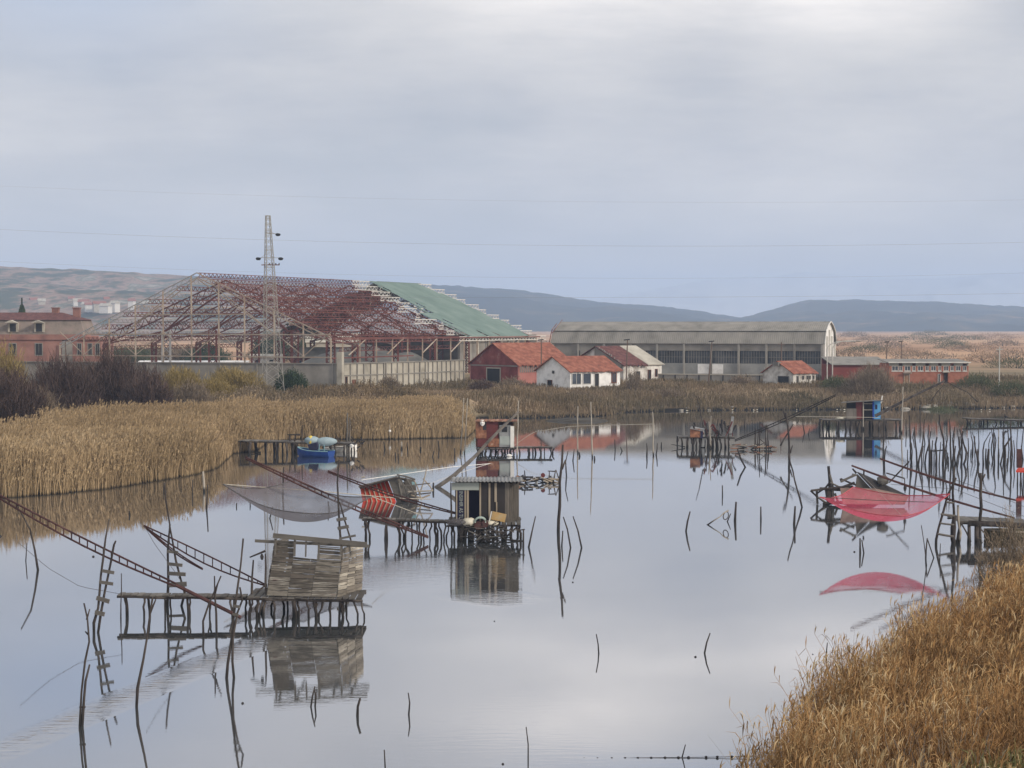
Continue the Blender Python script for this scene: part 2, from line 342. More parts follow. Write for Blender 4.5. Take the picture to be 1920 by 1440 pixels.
m_left = mat('hill_scrub', [C(.04, .055, .04), C(.07, .08, .05), C(.20, .135, .10), C(.27, .19, .145), C(.10, .105, .07), C(.36, .32, .27)], scale=0.022, rough=1, detail=12, spec=0, coord='Object', stretch=(1, .5, 2), poss=[.15, .40, .50, .62, .74, .96])
m_for = mat('hazed_hill_forest', [C(.012, .025, .035), C(.025, .04, .045), C(.06, .06, .05), C(.17, .12, .09)], scale=0.006, rough=1, detail=10, spec=0, poss=[.2, .55, .75, .95])  # forest tinted blue: part of the haze is put into the colour
m_mtn = mat('hazed_mountain_rock', [C(.40, .43, .48), C(.52, .54, .57)], scale=0.001, rough=1, spec=0)  # kept pale and close to the sky, haze fade put into the colour
hill('hills', [(-500, 500), (-100, 497), (0, 499), (60, 501), (140, 504), (220, 508), (270, 512), (330, 515), (420, 524), (520, 540), (640, 562), (760, 590), (860, 613)], 2300, 900, m_left, 22, 3)
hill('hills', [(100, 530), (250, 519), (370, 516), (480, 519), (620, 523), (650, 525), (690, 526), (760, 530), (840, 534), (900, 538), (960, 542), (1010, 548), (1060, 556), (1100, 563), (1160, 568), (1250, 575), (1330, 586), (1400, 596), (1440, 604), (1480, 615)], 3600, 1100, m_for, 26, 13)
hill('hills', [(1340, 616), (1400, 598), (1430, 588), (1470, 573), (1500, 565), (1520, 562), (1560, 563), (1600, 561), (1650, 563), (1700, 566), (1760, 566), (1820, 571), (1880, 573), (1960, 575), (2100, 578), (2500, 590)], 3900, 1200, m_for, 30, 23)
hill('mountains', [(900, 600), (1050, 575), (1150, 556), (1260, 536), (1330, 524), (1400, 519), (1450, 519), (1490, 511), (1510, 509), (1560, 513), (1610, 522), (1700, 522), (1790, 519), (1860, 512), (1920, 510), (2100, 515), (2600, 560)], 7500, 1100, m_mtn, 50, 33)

# -- haze: one closed box of even pale air round everything
hm = bpy.data.materials.new('haze'); hm.use_nodes = True; nt = hm.node_tree; nt.nodes.clear()
ho = nt.nodes.new('ShaderNodeOutputMaterial'); hv = nt.nodes.new('ShaderNodeVolumePrincipled'); nt.links.new(hv.outputs[0], ho.inputs['Volume'])
hv.inputs['Color'].default_value = (0.55, 0.72, 1.0, 1); hv.inputs['Density'].default_value = 2.5e-4; hv.inputs['Anisotropy'].default_value = 0.0
hz_ = MB(); hz_.box((0, 4340, 124), (19400, 8880, 255)); tag(hz_.build('haze', hm), kind='stuff')
# ================================================================== vegetation
def ribbons(P, W_, side, tint):
    """P: (n,k,3) centre lines, W_: (n,k) widths, side: (n,3) -> flat tapered ribbons"""
    n, k, _ = P.shape; s = side[:, None, :] * (W_ / 2)[..., None]
    V = np.stack([P - s, P + s], 2).reshape(-1, 3)
    b = (np.arange(n) * k * 2)[:, None] + (np.arange(k - 1) * 2)[None, :]
    Fq = np.stack([b, b + 1, b + 3, b + 2], -1).reshape(-1, 4)
    return V, Fq, np.repeat(tint, k * 2)
def join(parts):
    Vs, Fs, Ts, o = [], [], [], 0
    for V, Fq, T in parts: Vs.append(V); Fs.append(Fq + o); Ts.append(T); o += len(V)
    return np.concatenate(Vs), np.concatenate(Fs), np.concatenate(Ts)
def rside(n):
    a = NR.uniform(0, math.pi, n); a = np.where(NR.random(n) < .6, NR.uniform(-.7, .7, n), a)
    return np.stack([np.cos(a), np.sin(a), np.zeros(n)], -1)
def reeds(pts, hgt, wid, leaves, plume, lean=(0.1, 0.0), tintoff=0.0, plw=0.07):
    """pts (n,3) stalk feet; hgt (n,)"""
    n = len(pts); T0 = np.clip(NR.normal(.45, .2, n) + tintoff, 0, 1)
    ln = NR.normal(0, .13, (n, 2)) + np.array(lean); top = pts + np.stack([ln[:, 0] * hgt, ln[:, 1] * hgt, hgt], -1)
    mid = pts + np.stack([ln[:, 0] * hgt * .3, ln[:, 1] * hgt * .3, hgt * .55], -1)
    out = [ribbons(np.stack([pts, mid, top], 1), np.stack([np.full(n, wid), np.full(n, wid * .9), np.full(n, wid * .5)], 1), rside(n), T0)]
    for j in range(leaves):
        t = NR.uniform(.25, .95, n)[:, None]; base = np.where(t < .55, pts + (mid - pts) * (t / .55), mid + (top - mid) * ((t - .55) / .45))
        a = NR.uniform(0, 2 * math.pi, n); ll = NR.uniform(.25, .5, n) * np.minimum(1, hgt / 2.2)
        d = np.stack([np.cos(a), np.sin(a), np.zeros(n)], -1); up = np.array([0, 0, 1.])
        p1 = base + d * (ll * .45)[:, None] + up * (ll * .45)[:, None]; p2 = base + d * ll[:, None] + up * (ll * NR.uniform(-.1, .5, n))[:, None]
        sd = np.cross(d, up) * .7 + up * .3
        out.append(ribbons(np.stack([base, p1, p2], 1), np.stack([np.full(n, wid * 1.1), np.full(n, wid * 1.5), np.full(n, wid * .15)], 1), sd, np.clip(T0 + NR.normal(.05, .18, n), 0, 1)))
    if plume:
        sel = NR.random(n) < plume; m = sel.sum(); b = top[sel]; a = NR.normal(.3, .8, m)
        d = np.stack([np.cos(a), np.sin(a) * .6, np.zeros(m)], -1); ph = NR.uniform(.12, .30, m)
        for q in range(2):
            dd = d * (ph * (.25 + .3 * q))[:, None]
            p1 = b + dd * .3 + np.array([0, 0, 1.]) * (ph * .5)[:, None]; p2 = b + dd + np.array([0, 0, 1.]) * (ph * (1 - .2 * q))[:, None]
            out.append(ribbons(np.stack([b, p1, p2], 1), np.stack([np.full(m, plw * .3), np.full(m, plw), np.full(m, plw * .2)], 1), rside(m), np.clip(NR.normal(.70, .2, m), 0, 1)))
    return join(out)
def scatter(n, x0, x1, y0, y1, keep):
    X = NR.uniform(x0, x1, n); Y = NR.uniform(y0, y1, n); k = keep(X, Y); X, Y = X[k], Y[k]
    return np.stack([X, Y, gz(X, Y) - .03], -1)
inview = lambda X, Y, m=1.04: np.abs(X) < Y * .30 * m + 1.5
m_reed = mat('dry_reed', [C(.07, .045, .022), C(.23, .125, .05), C(.37, .205, .08), C(.48, .33, .16), C(.70, .57, .38)], scale=.5, rough=.8, tint=True, island=.72, spec=.15, poss=[0, .28, .5, .75, 1], hue=(C(.66, .72, .78), .22, 1.0))
m_reedfar = mat('far_reed', [C(.18, .13, .07), C(.30, .215, .12), C(.39, .285, .165), C(.48, .37, .235)], scale=.12, rough=.9, tint=True, island=.42, spec=.1, wet=True, wz=(-.02, .16), hue=(C(.80, .80, .78), .07, .8))
m_scrub = mat('salt_scrub', [C(.07, .065, .04), C(.155, .125, .08), C(.25, .19, .125), C(.36, .275, .19)], scale=.12, rough=.95, tint=True, island=.5, spec=.05, hue=(C(.80, .76, .70), .05, 1.0))
m_green = mat('bank_grass', [C(.07, .07, .025), C(.12, .12, .045), C(.20, .18, .08)], scale=.6, rough=.8, tint=True, island=.6, spec=.1)

# -- foreground reeds on the near bank (right)
def fgkeep(X, Y):
    s = sdist(X, Y); return (s > -.35) & inview(X, Y, 1.06) & (NR.random(len(X)) < np.clip(1.0 - s / 30, .4, 1))
P = scatter(100000, 1, 26, 24, 66, fgkeep)
ph = vnoise(P[:, 0], P[:, 1], 1.6, 5); h = 1.95 * NR.uniform(.5, 1.12, len(P)) * (.5 + .8 * ph) * np.clip(.55 + (sdist(P[:, 0], P[:, 1]) + .35) / 1.6, .5, 1)
V, Fq, T = reeds(P, h, .015, 4, .27, lean=(-.05, -.02), tintoff=-.06, plw=.028); T = np.clip(T + (vnoise(V[:, 0], V[:, 1], .9, 9) - .5) * .75, 0, 1)
tag(npmesh('near_reed_bed', V, Fq, m_reed, T), kind='stuff', label='tall golden dry reeds with feathery plumes filling the near bank at lower right', cat='reeds')
P = scatter(12000, 8, 16, 25, 34, lambda X, Y: (((X - 9.6) / 2.2) ** 2 + ((Y - 28.5) / 3.2) ** 2 < 1))
V, Fq, T = reeds(P, NR.uniform(.9, 1.75, len(P)), .02, 2, 0, lean=(.05, 0))
tag(npmesh('green_grass', V, Fq, m_green, T), kind='stuff', label='patch of green grass among the dry reeds in the bottom right corner', cat='grass')

# -- tall reed bed on the left bank and behind the boat jetty
def lkeep(X, Y):
    s = sdist(X, Y); px = CX + X / Y * F
    back = np.interp(px, [0, 60, 180, 300, 400, 480, 560, 760, 820, 870], [124, 134, 143, 149, 161, 168, 168, 166, 172, 176]) + (vnoise(X, Y, 7, 3) - .5) * 12
    return (s > -.4) & (Y < back) & (px < 905) & inview(X, Y, 1.05) & (NR.random(len(X)) < np.where(s < 6, 1, .5))
P = scatter(300000, -56, -2, 92, 192, lkeep)
s = sdist(P[:, 0], P[:, 1]); pxx = CX + P[:, 0] / P[:, 1] * F
h = 2.6 * NR.uniform(.8, 1.08, len(P)) * (.78 + .34 * vnoise(P[:, 0], P[:, 1], 3.5, 8)) * np.clip(.45 + (s + .4) / 2.2, .5, 1) * np.clip((900 - pxx) / 60, .55, 1) * np.where(pxx > 480, .9, 1)
V, Fq, T = reeds(P, h, .038, 1, .35, lean=(.02, 0), tintoff=-.02, plw=.075); T = np.clip(T + (vnoise(V[:, 0], V[:, 1], 6, 10) - .5) * .35, 0, 1)
tag(npmesh('far_reed_bed', V, Fq, m_reedfar, T), kind='stuff', label='tall brown reed bed along the left bank behind the boat jetty', cat='reeds')

# -- low grey-brown scrub over the far bank
def skeep(X, Y):
    s = sdist(X, Y); px = CX + X / Y * F; b = np.interp(px, [0, 60, 180, 300, 400, 480, 870, 890], [118, 128, 138, 145, 156, 163, 163, 150])
    return (s > -.15) & inview(X, Y, 1.05) & (Y > b) & (vnoise(X, Y, 3.2, 20) > .12)
P = scatter(330000, -76, 82, 120, 258, skeep)
P = P[NR.random(len(P)) < np.clip(1.3 - (P[:, 1] - 180) / 100, .4, 1)]
ss = sdist(P[:, 0], P[:, 1])
h = NR.uniform(.45, 1.05, len(P)) * (.45 + 1.5 * vnoise(P[:, 0], P[:, 1], 4.0, 21) ** 1.5) * (.65 + .8 * vnoise(P[:, 0], P[:, 1], 17, 22)) * np.clip(.5 + ss / 3, .5, 1) * np.interp(P[:, 1], [190, 215], [1, .62])
V, Fq, T = reeds(P, h, .07, 2, 0, lean=(.0, 0)); T = np.clip(T * .8 + (vnoise(V[:, 0], V[:, 1], 9, 23) - .5) * .9 + .08, 0, 1)
tag(npmesh('bank_scrub', V, Fq, m_scrub, T), kind='stuff', label='low grey-brown scrub and grass covering the far bank before the buildings', cat='scrub')

# -- individual shrubs and trees: many fine twigs growing from a cluster of stems
def shrub(name, px, pybase, D, wid, hgt, m, label, cat, nst=26, ntw=2600, tw=.035, group=None, leafy=0, spread=.5, trunk=None, seedz=None, round_=1.0):
    x = (px - CX) / F * D; z = gz1(x, D) - .05; root = empty(name, (x, D, z), label, cat, group); o = np.array([x, D, z])
    a = NR.uniform(0, 2 * math.pi, nst); r = NR.uniform(.1, 1, nst) ** .6; hh = .75 * hgt * np.sqrt(np.clip(1 - (r * .93) ** (2 * round_), .04, 1)) * NR.uniform(.8, 1.05, nst)
    b = o + np.stack([np.cos(a) * wid * .5 * .35 * r, np.sin(a) * wid * .5 * .35 * r, np.zeros(nst) + (trunk or 0)], -1)
    e = o + np.stack([np.cos(a) * wid * .38 * r, np.sin(a) * wid * .42 * r, hh], -1); mid = b * .5 + e * .5 + np.stack([np.cos(a) * wid * .06, np.sin(a) * wid * .06, hh * .06], -1)
    s1 = ribbons(np.stack([b, mid, e], 1), np.stack([np.full(nst, tw * 2.2), np.full(nst, tw * 1.5), np.full(nst, tw * .5)], 1), rside(nst), np.full(nst, .2))
    ntw = int(ntw * (1.4 if D < 200 and wid > 3 else 1)); th = NR.uniform(0, 2 * math.pi, ntw); el = np.arcsin(NR.uniform(.0, 1, ntw)); rad = NR.uniform(.35, 1, ntw) ** .55
    sx = np.cos(el) * np.cos(th); sy = np.cos(el) * np.sin(th); sz = np.sin(el)
    sd_ = int(abs(px * 7 + D)) % 900; lump = .74 + .5 * vnoise(th * 1.9 + 20, el * 2.6 + 20, .55, sd_) ; lump *= .86 + .28 * vnoise(th * 5 + 40, el * 6 + 40, .6, sd_ + 1)
    q0 = np.stack([sx * wid * .5, sy * wid * .45, sz * hgt * .92], -1) * (rad * lump)[:, None]
    p0 = o + q0 + np.array([0, 0, trunk or .15]); dr = q0 / np.array([wid, wid, hgt]); dr /= np.linalg.norm(dr, axis=1)[:, None] + 1e-6
    dr = dr * .8 + NR.normal(0, spread * .75, (ntw, 3)); dr[:, 2] += .45; dr /= np.linalg.norm(dr, axis=1)[:, None]; l = NR.uniform(.10, .24, ntw)[:, None] * min(hgt, wid) * .75
    p1 = p0 + dr * l * .5; p2 = p0 + (dr + NR.normal(0, .25, (ntw, 3))) * l
    p2[:, 2] = np.maximum(p2[:, 2], z); T = np.clip(NR.normal(.5, .25, ntw) + (vnoise(p0[:, 0] * 1.0 + p0[:, 2], p0[:, 2] + p0[:, 1], .8 + wid * .08, 31) - .5) * .5, 0, 1)
    sd = rside(ntw); tw2 = ribbons(np.stack([p0, p1, p2], 1), np.stack([np.full(ntw, tw), np.full(ntw, tw * .9), np.full(ntw, tw * .3)], 1), sd, T)
    V, Fq, TT = s1; npmesh('trunk', V, Fq, MATS['twig_bark'], TT, parent=root)
    parts = [tw2]
    if leafy:
        kk = NR.integers(0, ntw, leafy); c = p0[kk] + (p2[kk] - p0[kk]) * NR.uniform(.3, 1.1, (leafy, 1)) + NR.normal(0, tw * 1.5, (leafy, 3)); d2 = NR.normal(0, 1, (leafy, 3)); d2 /= np.linalg.norm(d2, axis=1)[:, None]; ls = tw * 2.2
        parts.append(ribbons(np.stack([c, c + d2 * ls, c + d2 * ls * 2], 1), np.stack([np.full(leafy, tw * .4), np.full(leafy, tw * 1.6), np.full(leafy, tw * .3)], 1), rside(leafy), np.clip(NR.normal(.55, .25, leafy), 0, 1)))
    V, Fq, TT = join(parts); npmesh('crown', V, Fq, m, TT, parent=root)
    return root
mat('twig_bark', [C(.05, .042, .036), C(.11, .09, .07)], tint=True)
m_dark = mat('dark_twig', [C(.045, .028, .024), C(.085, .055, .045), C(.14, .095, .075)], scale=.5, tint=True, island=.7)
m_yel = mat('yellow_willow', [C(.14, .105, .03), C(.27, .20, .07), C(.36, .27, .11)], scale=.5, tint=True)
m_bare = mat('bare_brown_twig', [C(.10, .075, .05), C(.19, .145, .10), C(.27, .21, .15)], scale=.5, tint=True)
m_evg = mat('evergreen_leaf', [C(.014, .028, .012), C(.035, .055, .022), C(.06, .085, .035)], scale=.5, tint=True)
m_olv = mat('olive_leaf', [C(.04, .05, .022), C(.08, .09, .04), C(.13, .13, .07)], scale=.5, tint=True)
GB = 'bare willow shrubs behind the left reed bed'
shrub('willow_shrub', 122, 0, 160, 7.4, 6.0, m_dark, 'dark purple-brown bare shrub below the pink house, left half of the big thicket', 'shrub', 34, 9500, .045, GB)
shrub('willow_shrub', 208, 0, 165, 8.2, 6.5, m_dark, 'tallest dark purple-brown bare shrub in the thicket beside the grey wall end', 'shrub', 40, 12000, .045, GB)
shrub('willow_shrub', 272, 0, 158, 5.0, 4.9, m_dark, 'dark bare shrub at the right edge of the big thicket', 'shrub', 30, 7500, .045, GB)
shrub('willow_shrub', 14, 0, 142, 6.4, 5.4, m_dark, 'dark bare shrub cut by the left edge of the photo above the reeds', 'shrub', 36, 10500, .042, GB)
shrub('willow_shrub', 10, 0, 172, 5.0, 7.0, m_yel, 'yellowish leafless shrub below the pink house at the far left edge', 'shrub', 26, 5200, .045, GB)
shrub('willow_shrub', 78, 0, 143, 3.6, 3.6, m_bare, 'small brown twiggy shrub between the left edge shrub and the big thicket', 'shrub', 24, 3600, .04, GB)
shrub('willow_shrub', 338, 0, 188, 6.0, 3.2, m_yel, 'yellow-brown shrub against the grey wall right of the dark thicket', 'shrub', 26, 6000, .045, GB)
shrub('willow_shrub', 356, 0, 176, 4.6, 2.9, m_bare, 'greyish brown twiggy bush in front of the yellow-brown shrub by the wall', 'shrub', 26, 4800, .045, GB)
shrub('willow_shrub', 442, 0, 190, 6.6, 3.2, m_yel, 'golden rounded shrub just left of the lattice mast', 'shrub', 30, 7500, .045, GB)
shrub('willow_shrub', 402, 0, 184, 4.6, 2.6, m_yel, 'low yellow shrub between the brown bush and the golden rounded shrub', 'shrub', 24, 4200, .045, GB)
shrub('evergreen_bush', 545, 0, 199, 3.9, 2.8, m_evg, 'dark green rounded bush against the grey wall right of the lattice mast', 'bush', 22, 2600, .05, leafy=5200)
shrub('bare_tree', 1632, 0, 214, 6.7, 3.9, m_bare, 'brown twiggy bare tree in front of the dark red brick shed', 'tree', 34, 6500, .045)
shrub('bare_tree', 1188, 0, 212, 2.4, 3.0, m_bare, 'small bare bush beside the ruined shed and the white house', 'bush', 18, 1600, .04)
GS = 'low shrubs on the far bank'
for k, (px, D, wd, hg, mm, lb) in enumerate([(730, 236, 3.4, 2.2, m_bare, 'pinkish brown bare bush low against the panelled wall'), (905, 236, 4.2, 1.7, m_dark, 'low dark bush in the scrub before the red barn door'),
        (960, 240, 5.0, 1.9, m_bare, 'low brown bush before the red barn and white house corner'), (1085, 232, 4.5, 1.3, m_bare, 'low brown bush in front of the white house wall'), (1390, 262, 4.5, 1.7, m_bare, 'low bush before the small white house gable'),
        (1570, 250, 5.2, 1.9, m_olv, 'olive green bush at the foot of the long shed gable'), (1830, 252, 6.0, 2.2, m_olv, 'olive bush right of the brick building'), (1895, 246, 6.5, 2.3, m_olv, 'olive bush at the right edge of the far bank'),
        (1765, 232, 6.0, 1.3, m_olv, 'low green bush below the brick building doors'), (1250, 240, 5.0, 1.3, m_bare, 'low brown bush before the low wall of the long shed')]):
    shrub('bush', px, 0, D * .88, wd * .88, hg * .88, mm, lb, 'bush', 20, 2200, .05, GS)
GT = 'trees beyond the steel frame'
for px, D, wd, hg, mm, lb, nm in [(238, 420, 14, 5.2, m_olv, 'olive green tree seen through the left bays of the steel frame', 'round_tree'), (330, 430, 16, 5.4, m_bare, 'brown bushy tree seen through the frame left of the white lattice column', 'round_tree'),
        (388, 425, 12, 5.6, m_evg, 'dark green tree seen behind the white lattice column', 'round_tree'), (280, 440, 14, 4.6, m_olv, 'smaller olive tree between two trees behind the frame', 'round_tree'),
        (508, 450, 12, 9.0, m_evg, 'dark green tree rising behind the lattice mast', 'round_tree'), (590, 440, 14, 9.5, m_evg, 'dark green tree behind the right bays of the steel frame', 'round_tree')]:
    shrub(nm, px, 0, D * .88, wd * .88, hg * .72, mm, lb, 'tree', 26, 3000, .09, GT, leafy=3200)
x = (42 - CX) / F * 342; z0 = gz1(x, 342); rt = empty('cypress_tree', (x, 342, z0), 'dark narrow cypress rising behind the pink house roof', 'tree')
mb = MB(); mb.tube([(x, 342, z0), (x, 342, z0 + 8)], [.25, .12]); mb.build('trunk', mat('bark', [C(.06, .045, .035), C(.12, .09, .07)]), rt)
n = 5200; t = NR.uniform(0, 1, n); rr = 1.05 * np.sin(np.clip(t * 1.02 + .1, 0, 1) * math.pi) ** .6 * NR.uniform(.3, 1.05, n); a = NR.uniform(0, 2 * math.pi, n)
p0 = np.stack([x + rr * np.cos(a), 342 + rr * np.sin(a), z0 + 2.5 + t * 10.6], -1); p2 = p0 + np.stack([np.cos(a) * .12, np.sin(a) * .12, NR.uniform(.3, .8, n)], -1)
V, Fq, T = ribbons(np.stack([p0, (p0 + p2) / 2, p2], 1), np.tile([.12, .2, .04], (n, 1)), rside(n), NR.random(n)); npmesh('crown', V, Fq, m_evg, T, parent=rt)
# foreground bushes on the near bank
shrub('bank_shrub', 1912, 1060, 61, 3.2, 3.6, m_bare, 'leafy brown-green shrub at the right edge above the near reeds', 'shrub', 26, 3400, .02, leafy=5200)
shrub('bare_sapling', 1775, 1440, 31, 3.4, 2.6, mat('grey_twig', [C(.09, .075, .06), C(.18, .15, .12)], tint=True), 'thin grey bare sapling branches spreading over the reeds at bottom right', 'sapling', 16, 240, .012)
shrub('bare_sapling', 1648, 1440, 31.5, 2.2, 2.0, MATS['grey_twig'], 'small bare sapling in the reeds left of the larger bare sapling', 'sapling', 9, 110, .011)
# hillside clumps and far trees on the plain
GP = 'scattered trees on the far plain'
for k in range(26):
    px = [1585, 1625, 1690, 1735, 1790, 1850, 1900, 1010, 1570, 1660, 1760, 1830, 1880, 1905, 250, 300, 440, 560, 1640, 1715, 60, 130, 1805, 1865, 1600, 1745][k]; D = [430, 520, 470, 400, 620, 380, 420, 600, 700, 640, 760, 540, 700, 330, 700, 900, 800, 760, 900, 980, 700, 820, 1000, 1100, 1300, 1500][k]
    shrub('plain_bush', px, 0, D, 6 + D * .016 * (1 + (k % 4) * .3), 1.5 + D * .0022, [m_bare, m_olv, mat('tan_bush', [C(.16, .11, .07), C(.28, .19, .12), C(.36, .25, .16)], scale=.1, tint=True)][k % 3], 'small bushy tree on the sunlit plain beyond the buildings', 'bush', 12, 1500, .05 + D * .00012, GP)
# ================================================================== buildings and land structures
class Fr:      # local frame: u along the long wall, v away from the viewer, z up
    def __init__(s, o, th):
        s.o = Vector(o); t = R(th); s.u = Vector((math.cos(t), math.sin(t), 0)); s.v = Vector((-math.sin(t), math.cos(t), 0))
    def __call__(s, u, v, z): return s.o + s.u * u + s.v * v + Vector((0, 0, z))
    @property
    def ax(s): return (s.u, s.v, Vector((0, 0, 1)))
    def box(s, mb, u0, u1, v0, v1, z0, z1): return mb.box(s((u0 + u1) / 2, (v0 + v1) / 2, (z0 + z1) / 2), (abs(u1 - u0), abs(v1 - v0), abs(z1 - z0)), s.ax)
m_white = mat('whitewash', [C(.36, .35, .32), C(.64, .63, .61), C(.78, .77, .75), C(.84, .83, .81)], scale=.9, detail=8, poss=[0, .25, .6, 1])
m_whited = mat('stained_whitewash', [C(.20, .17, .14), C(.52, .50, .46), C(.76, .74, .70)], scale=.8, detail=9)
m_tile = mat('roof_tile', [C(.12, .045, .028), C(.24, .08, .048), C(.34, .15, .095)], scale=1.4, detail=8, stretch=(1, 1, 1))
m_tiled = mat('dark_roof_tile', [C(.05, .022, .02), C(.11, .04, .034), C(.17, .075, .06)], scale=1.6, detail=8)
m_redwall = mat('faded_red_plaster', [C(.10, .025, .022), C(.18, .042, .038), C(.24, .07, .06), C(.30, .26, .22)], scale=.55, detail=10, poss=[0, .45, .75, 1])
m_pinkw = mat('pink_plaster', [C(.30, .11, .095), C(.40, .18, .15)], scale=.6)
m_salmon = mat('salmon_plaster', [C(.16, .08, .065), C(.27, .135, .105), C(.33, .18, .145)], scale=.35, detail=8)
m_conc = mat('old_concrete', [C(.14, .13, .115), C(.22, .205, .18), C(.29, .27, .24)], scale=.35, detail=9)
m_concl = mat('pale_concrete', [C(.24, .22, .18), C(.38, .35, .29), C(.46, .43, .36)], scale=.5, detail=9)
m_brick = mat('brick_wall', [C(.22, .085, .055), C(.32, .125, .08), C(.39, .17, .115)], scale=1.2, detail=8)
m_brickd = mat('dark_brick', [C(.15, .035, .03), C(.22, .055, .042)], scale=1.0, detail=8)
m_rust = mat('rusty_steel', [C(.04, .018, .016), C(.10, .032, .027), C(.17, .06, .045), C(.40, .33, .29)], scale=.4, island=.5)
m_rustl = mat('flaking_cream_paint', [C(.20, .10, .07), C(.37, .29, .22), C(.50, .43, .35)], scale=.5, island=.35, detail=8)
m_greyst = mat('galvanised_steel', [C(.20, .19, .17), C(.36, .34, .30)], scale=.8, island=.5)
m_lilac = mat('pale_grey_paint', [C(.30, .29, .29), C(.42, .41, .40)], scale=.8, island=.5)
m_eter = mat('fibre_cement_sheet', [C(.15, .14, .12), C(.22, .205, .18), C(.27, .25, .215)], scale=.35, detail=9, stretch=(1.5, 1.5, .4))
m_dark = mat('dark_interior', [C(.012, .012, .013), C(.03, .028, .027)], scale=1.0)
m_glass = mat('dusty_pane', [C(.03, .035, .045), C(.10, .115, .14)], scale=.6, rough=.12, spec=.6)
m_green2 = mat('green_roof_sheet', [C(.10, .148, .127), C(.14, .195, .168), C(.19, .24, .21)], scale=.25, detail=8, island=.25)
m_brownwd = mat('brown_door_paint', [C(.10, .035, .02), C(.20, .08, .05)], scale=1.5)
m_trim = mat('white_trim', [C(.52, .50, .46), C(.70, .68, .63)], scale=1.5)
def opening(fr, root, u0, u1, z0, z1, v, sgn=-1, side='front', frame=m_trim, pane=m_glass, name='window', bars=1, ft=.08):
    """window or door set in a wall; side 'front': wall plane at v, facing -v; 'left': wall plane at u=v facing -u"""
    P = (lambda a, b, z: fr(a, b, z)) if side == 'front' else (lambda a, b, z: fr(b, a, z))
    f = MB(); d = .05
    for (a0, a1, b0, b1) in ((u0, u0 + ft, z0, z1), (u1 - ft, u1, z0, z1), (u0 + ft, u1 - ft, z1 - ft, z1), (u0 + ft, u1 - ft, z0, z0 + ft)):
        c = P((a0 + a1) / 2, v - d, (b0 + b1) / 2); sz = (a1 - a0, .1, b1 - b0) if side == 'front' else (.1, a1 - a0, b1 - b0)
        f.box(c, sz, fr.ax)
    for k in range(bars):
        uu = u0 + (u1 - u0) * (k + 1) / (bars + 1); f.box(P(uu, v - d, (z0 + z1) / 2), (.05, .06, z1 - z0 - 2 * ft) if side == 'front' else (.06, .05, z1 - z0 - 2 * ft), fr.ax)
    if name == 'door': f = MB(); [f.box(P((a0 + a1) / 2, v - d, (z0 + z1) / 2 if a0 != u0 or a1 != u1 else z1 - ft / 2), (a1 - a0, .1, z1 - z0 - ft if k_ < 2 else ft) if side == 'front' else (.1, a1 - a0, z1 - z0 - ft if k_ < 2 else ft), fr.ax) for k_, (a0, a1) in enumerate(((u0, u0 + ft), (u1 - ft, u1), (u0, u1)))]
    w_ = f.build(name, frame, root)
    g_ = MB(); g_.box(P((u0 + u1) / 2, v - .012, (z0 + z1) / 2), (u1 - u0 - ft, .03, z1 - z0 - ft) if side == 'front' else (.03, u1 - u0 - ft, z1 - z0 - ft), fr.ax)
    g_.build('pane' if name == 'window' else 'panel', pane, w_)
    return w_
def slope_sheet(fr, root, u0, u1, v0, z0, v1, z1, m, name='roof', t=.12, step=.28, amp=.03, ragged=0, seed=0):
    """corrugated or tiled slope: ribs run down the slope, built as real ridges"""
    rg = random.Random(seed); mb = MB(); n = max(2, int((u1 - u0) / step)); us = [u0 + (u1 - u0) * i / n for i in range(n + 1)]
    for i in range(n):
        e0 = rg.uniform(-ragged, ragged); a, b = us[i], us[i + 1]; mdl = (a + b) / 2; dv = (v1 - v0) * e0 * .05; dz = (z1 - z0) * e0 * .05
        pts = [fr(a, v0 - dv, z0 - dz), fr(mdl, v0 - dv, z0 - dz + amp), fr(b, v0 - dv, z0 - dz), fr(b, v1, z1), fr(mdl, v1, z1 + amp), fr(a, v1, z1)]
        k = len(mb.v); mb.v += [tuple(p) for p in pts]; mb.v += [tuple(p - Vector((0, 0, t))) for p in pts]
        mb.f += [(k, k + 1, k + 4, k + 5), (k + 1, k + 2, k + 3, k + 4), (k + 6, k + 11, k + 10, k + 7), (k + 7, k + 10, k + 9, k + 8), (k, k + 6, k + 7, k + 1), (k + 1, k + 7, k + 8, k + 2), (k + 5, k + 4, k + 10, k + 11), (k + 4, k + 3, k + 9, k + 10)]
        if i == 0: mb.f.append((k, k + 5, k + 11, k + 6))
        if i == n - 1: mb.f.append((k + 2, k + 8, k + 9, k + 3))
    return mb.build(name, m, root)
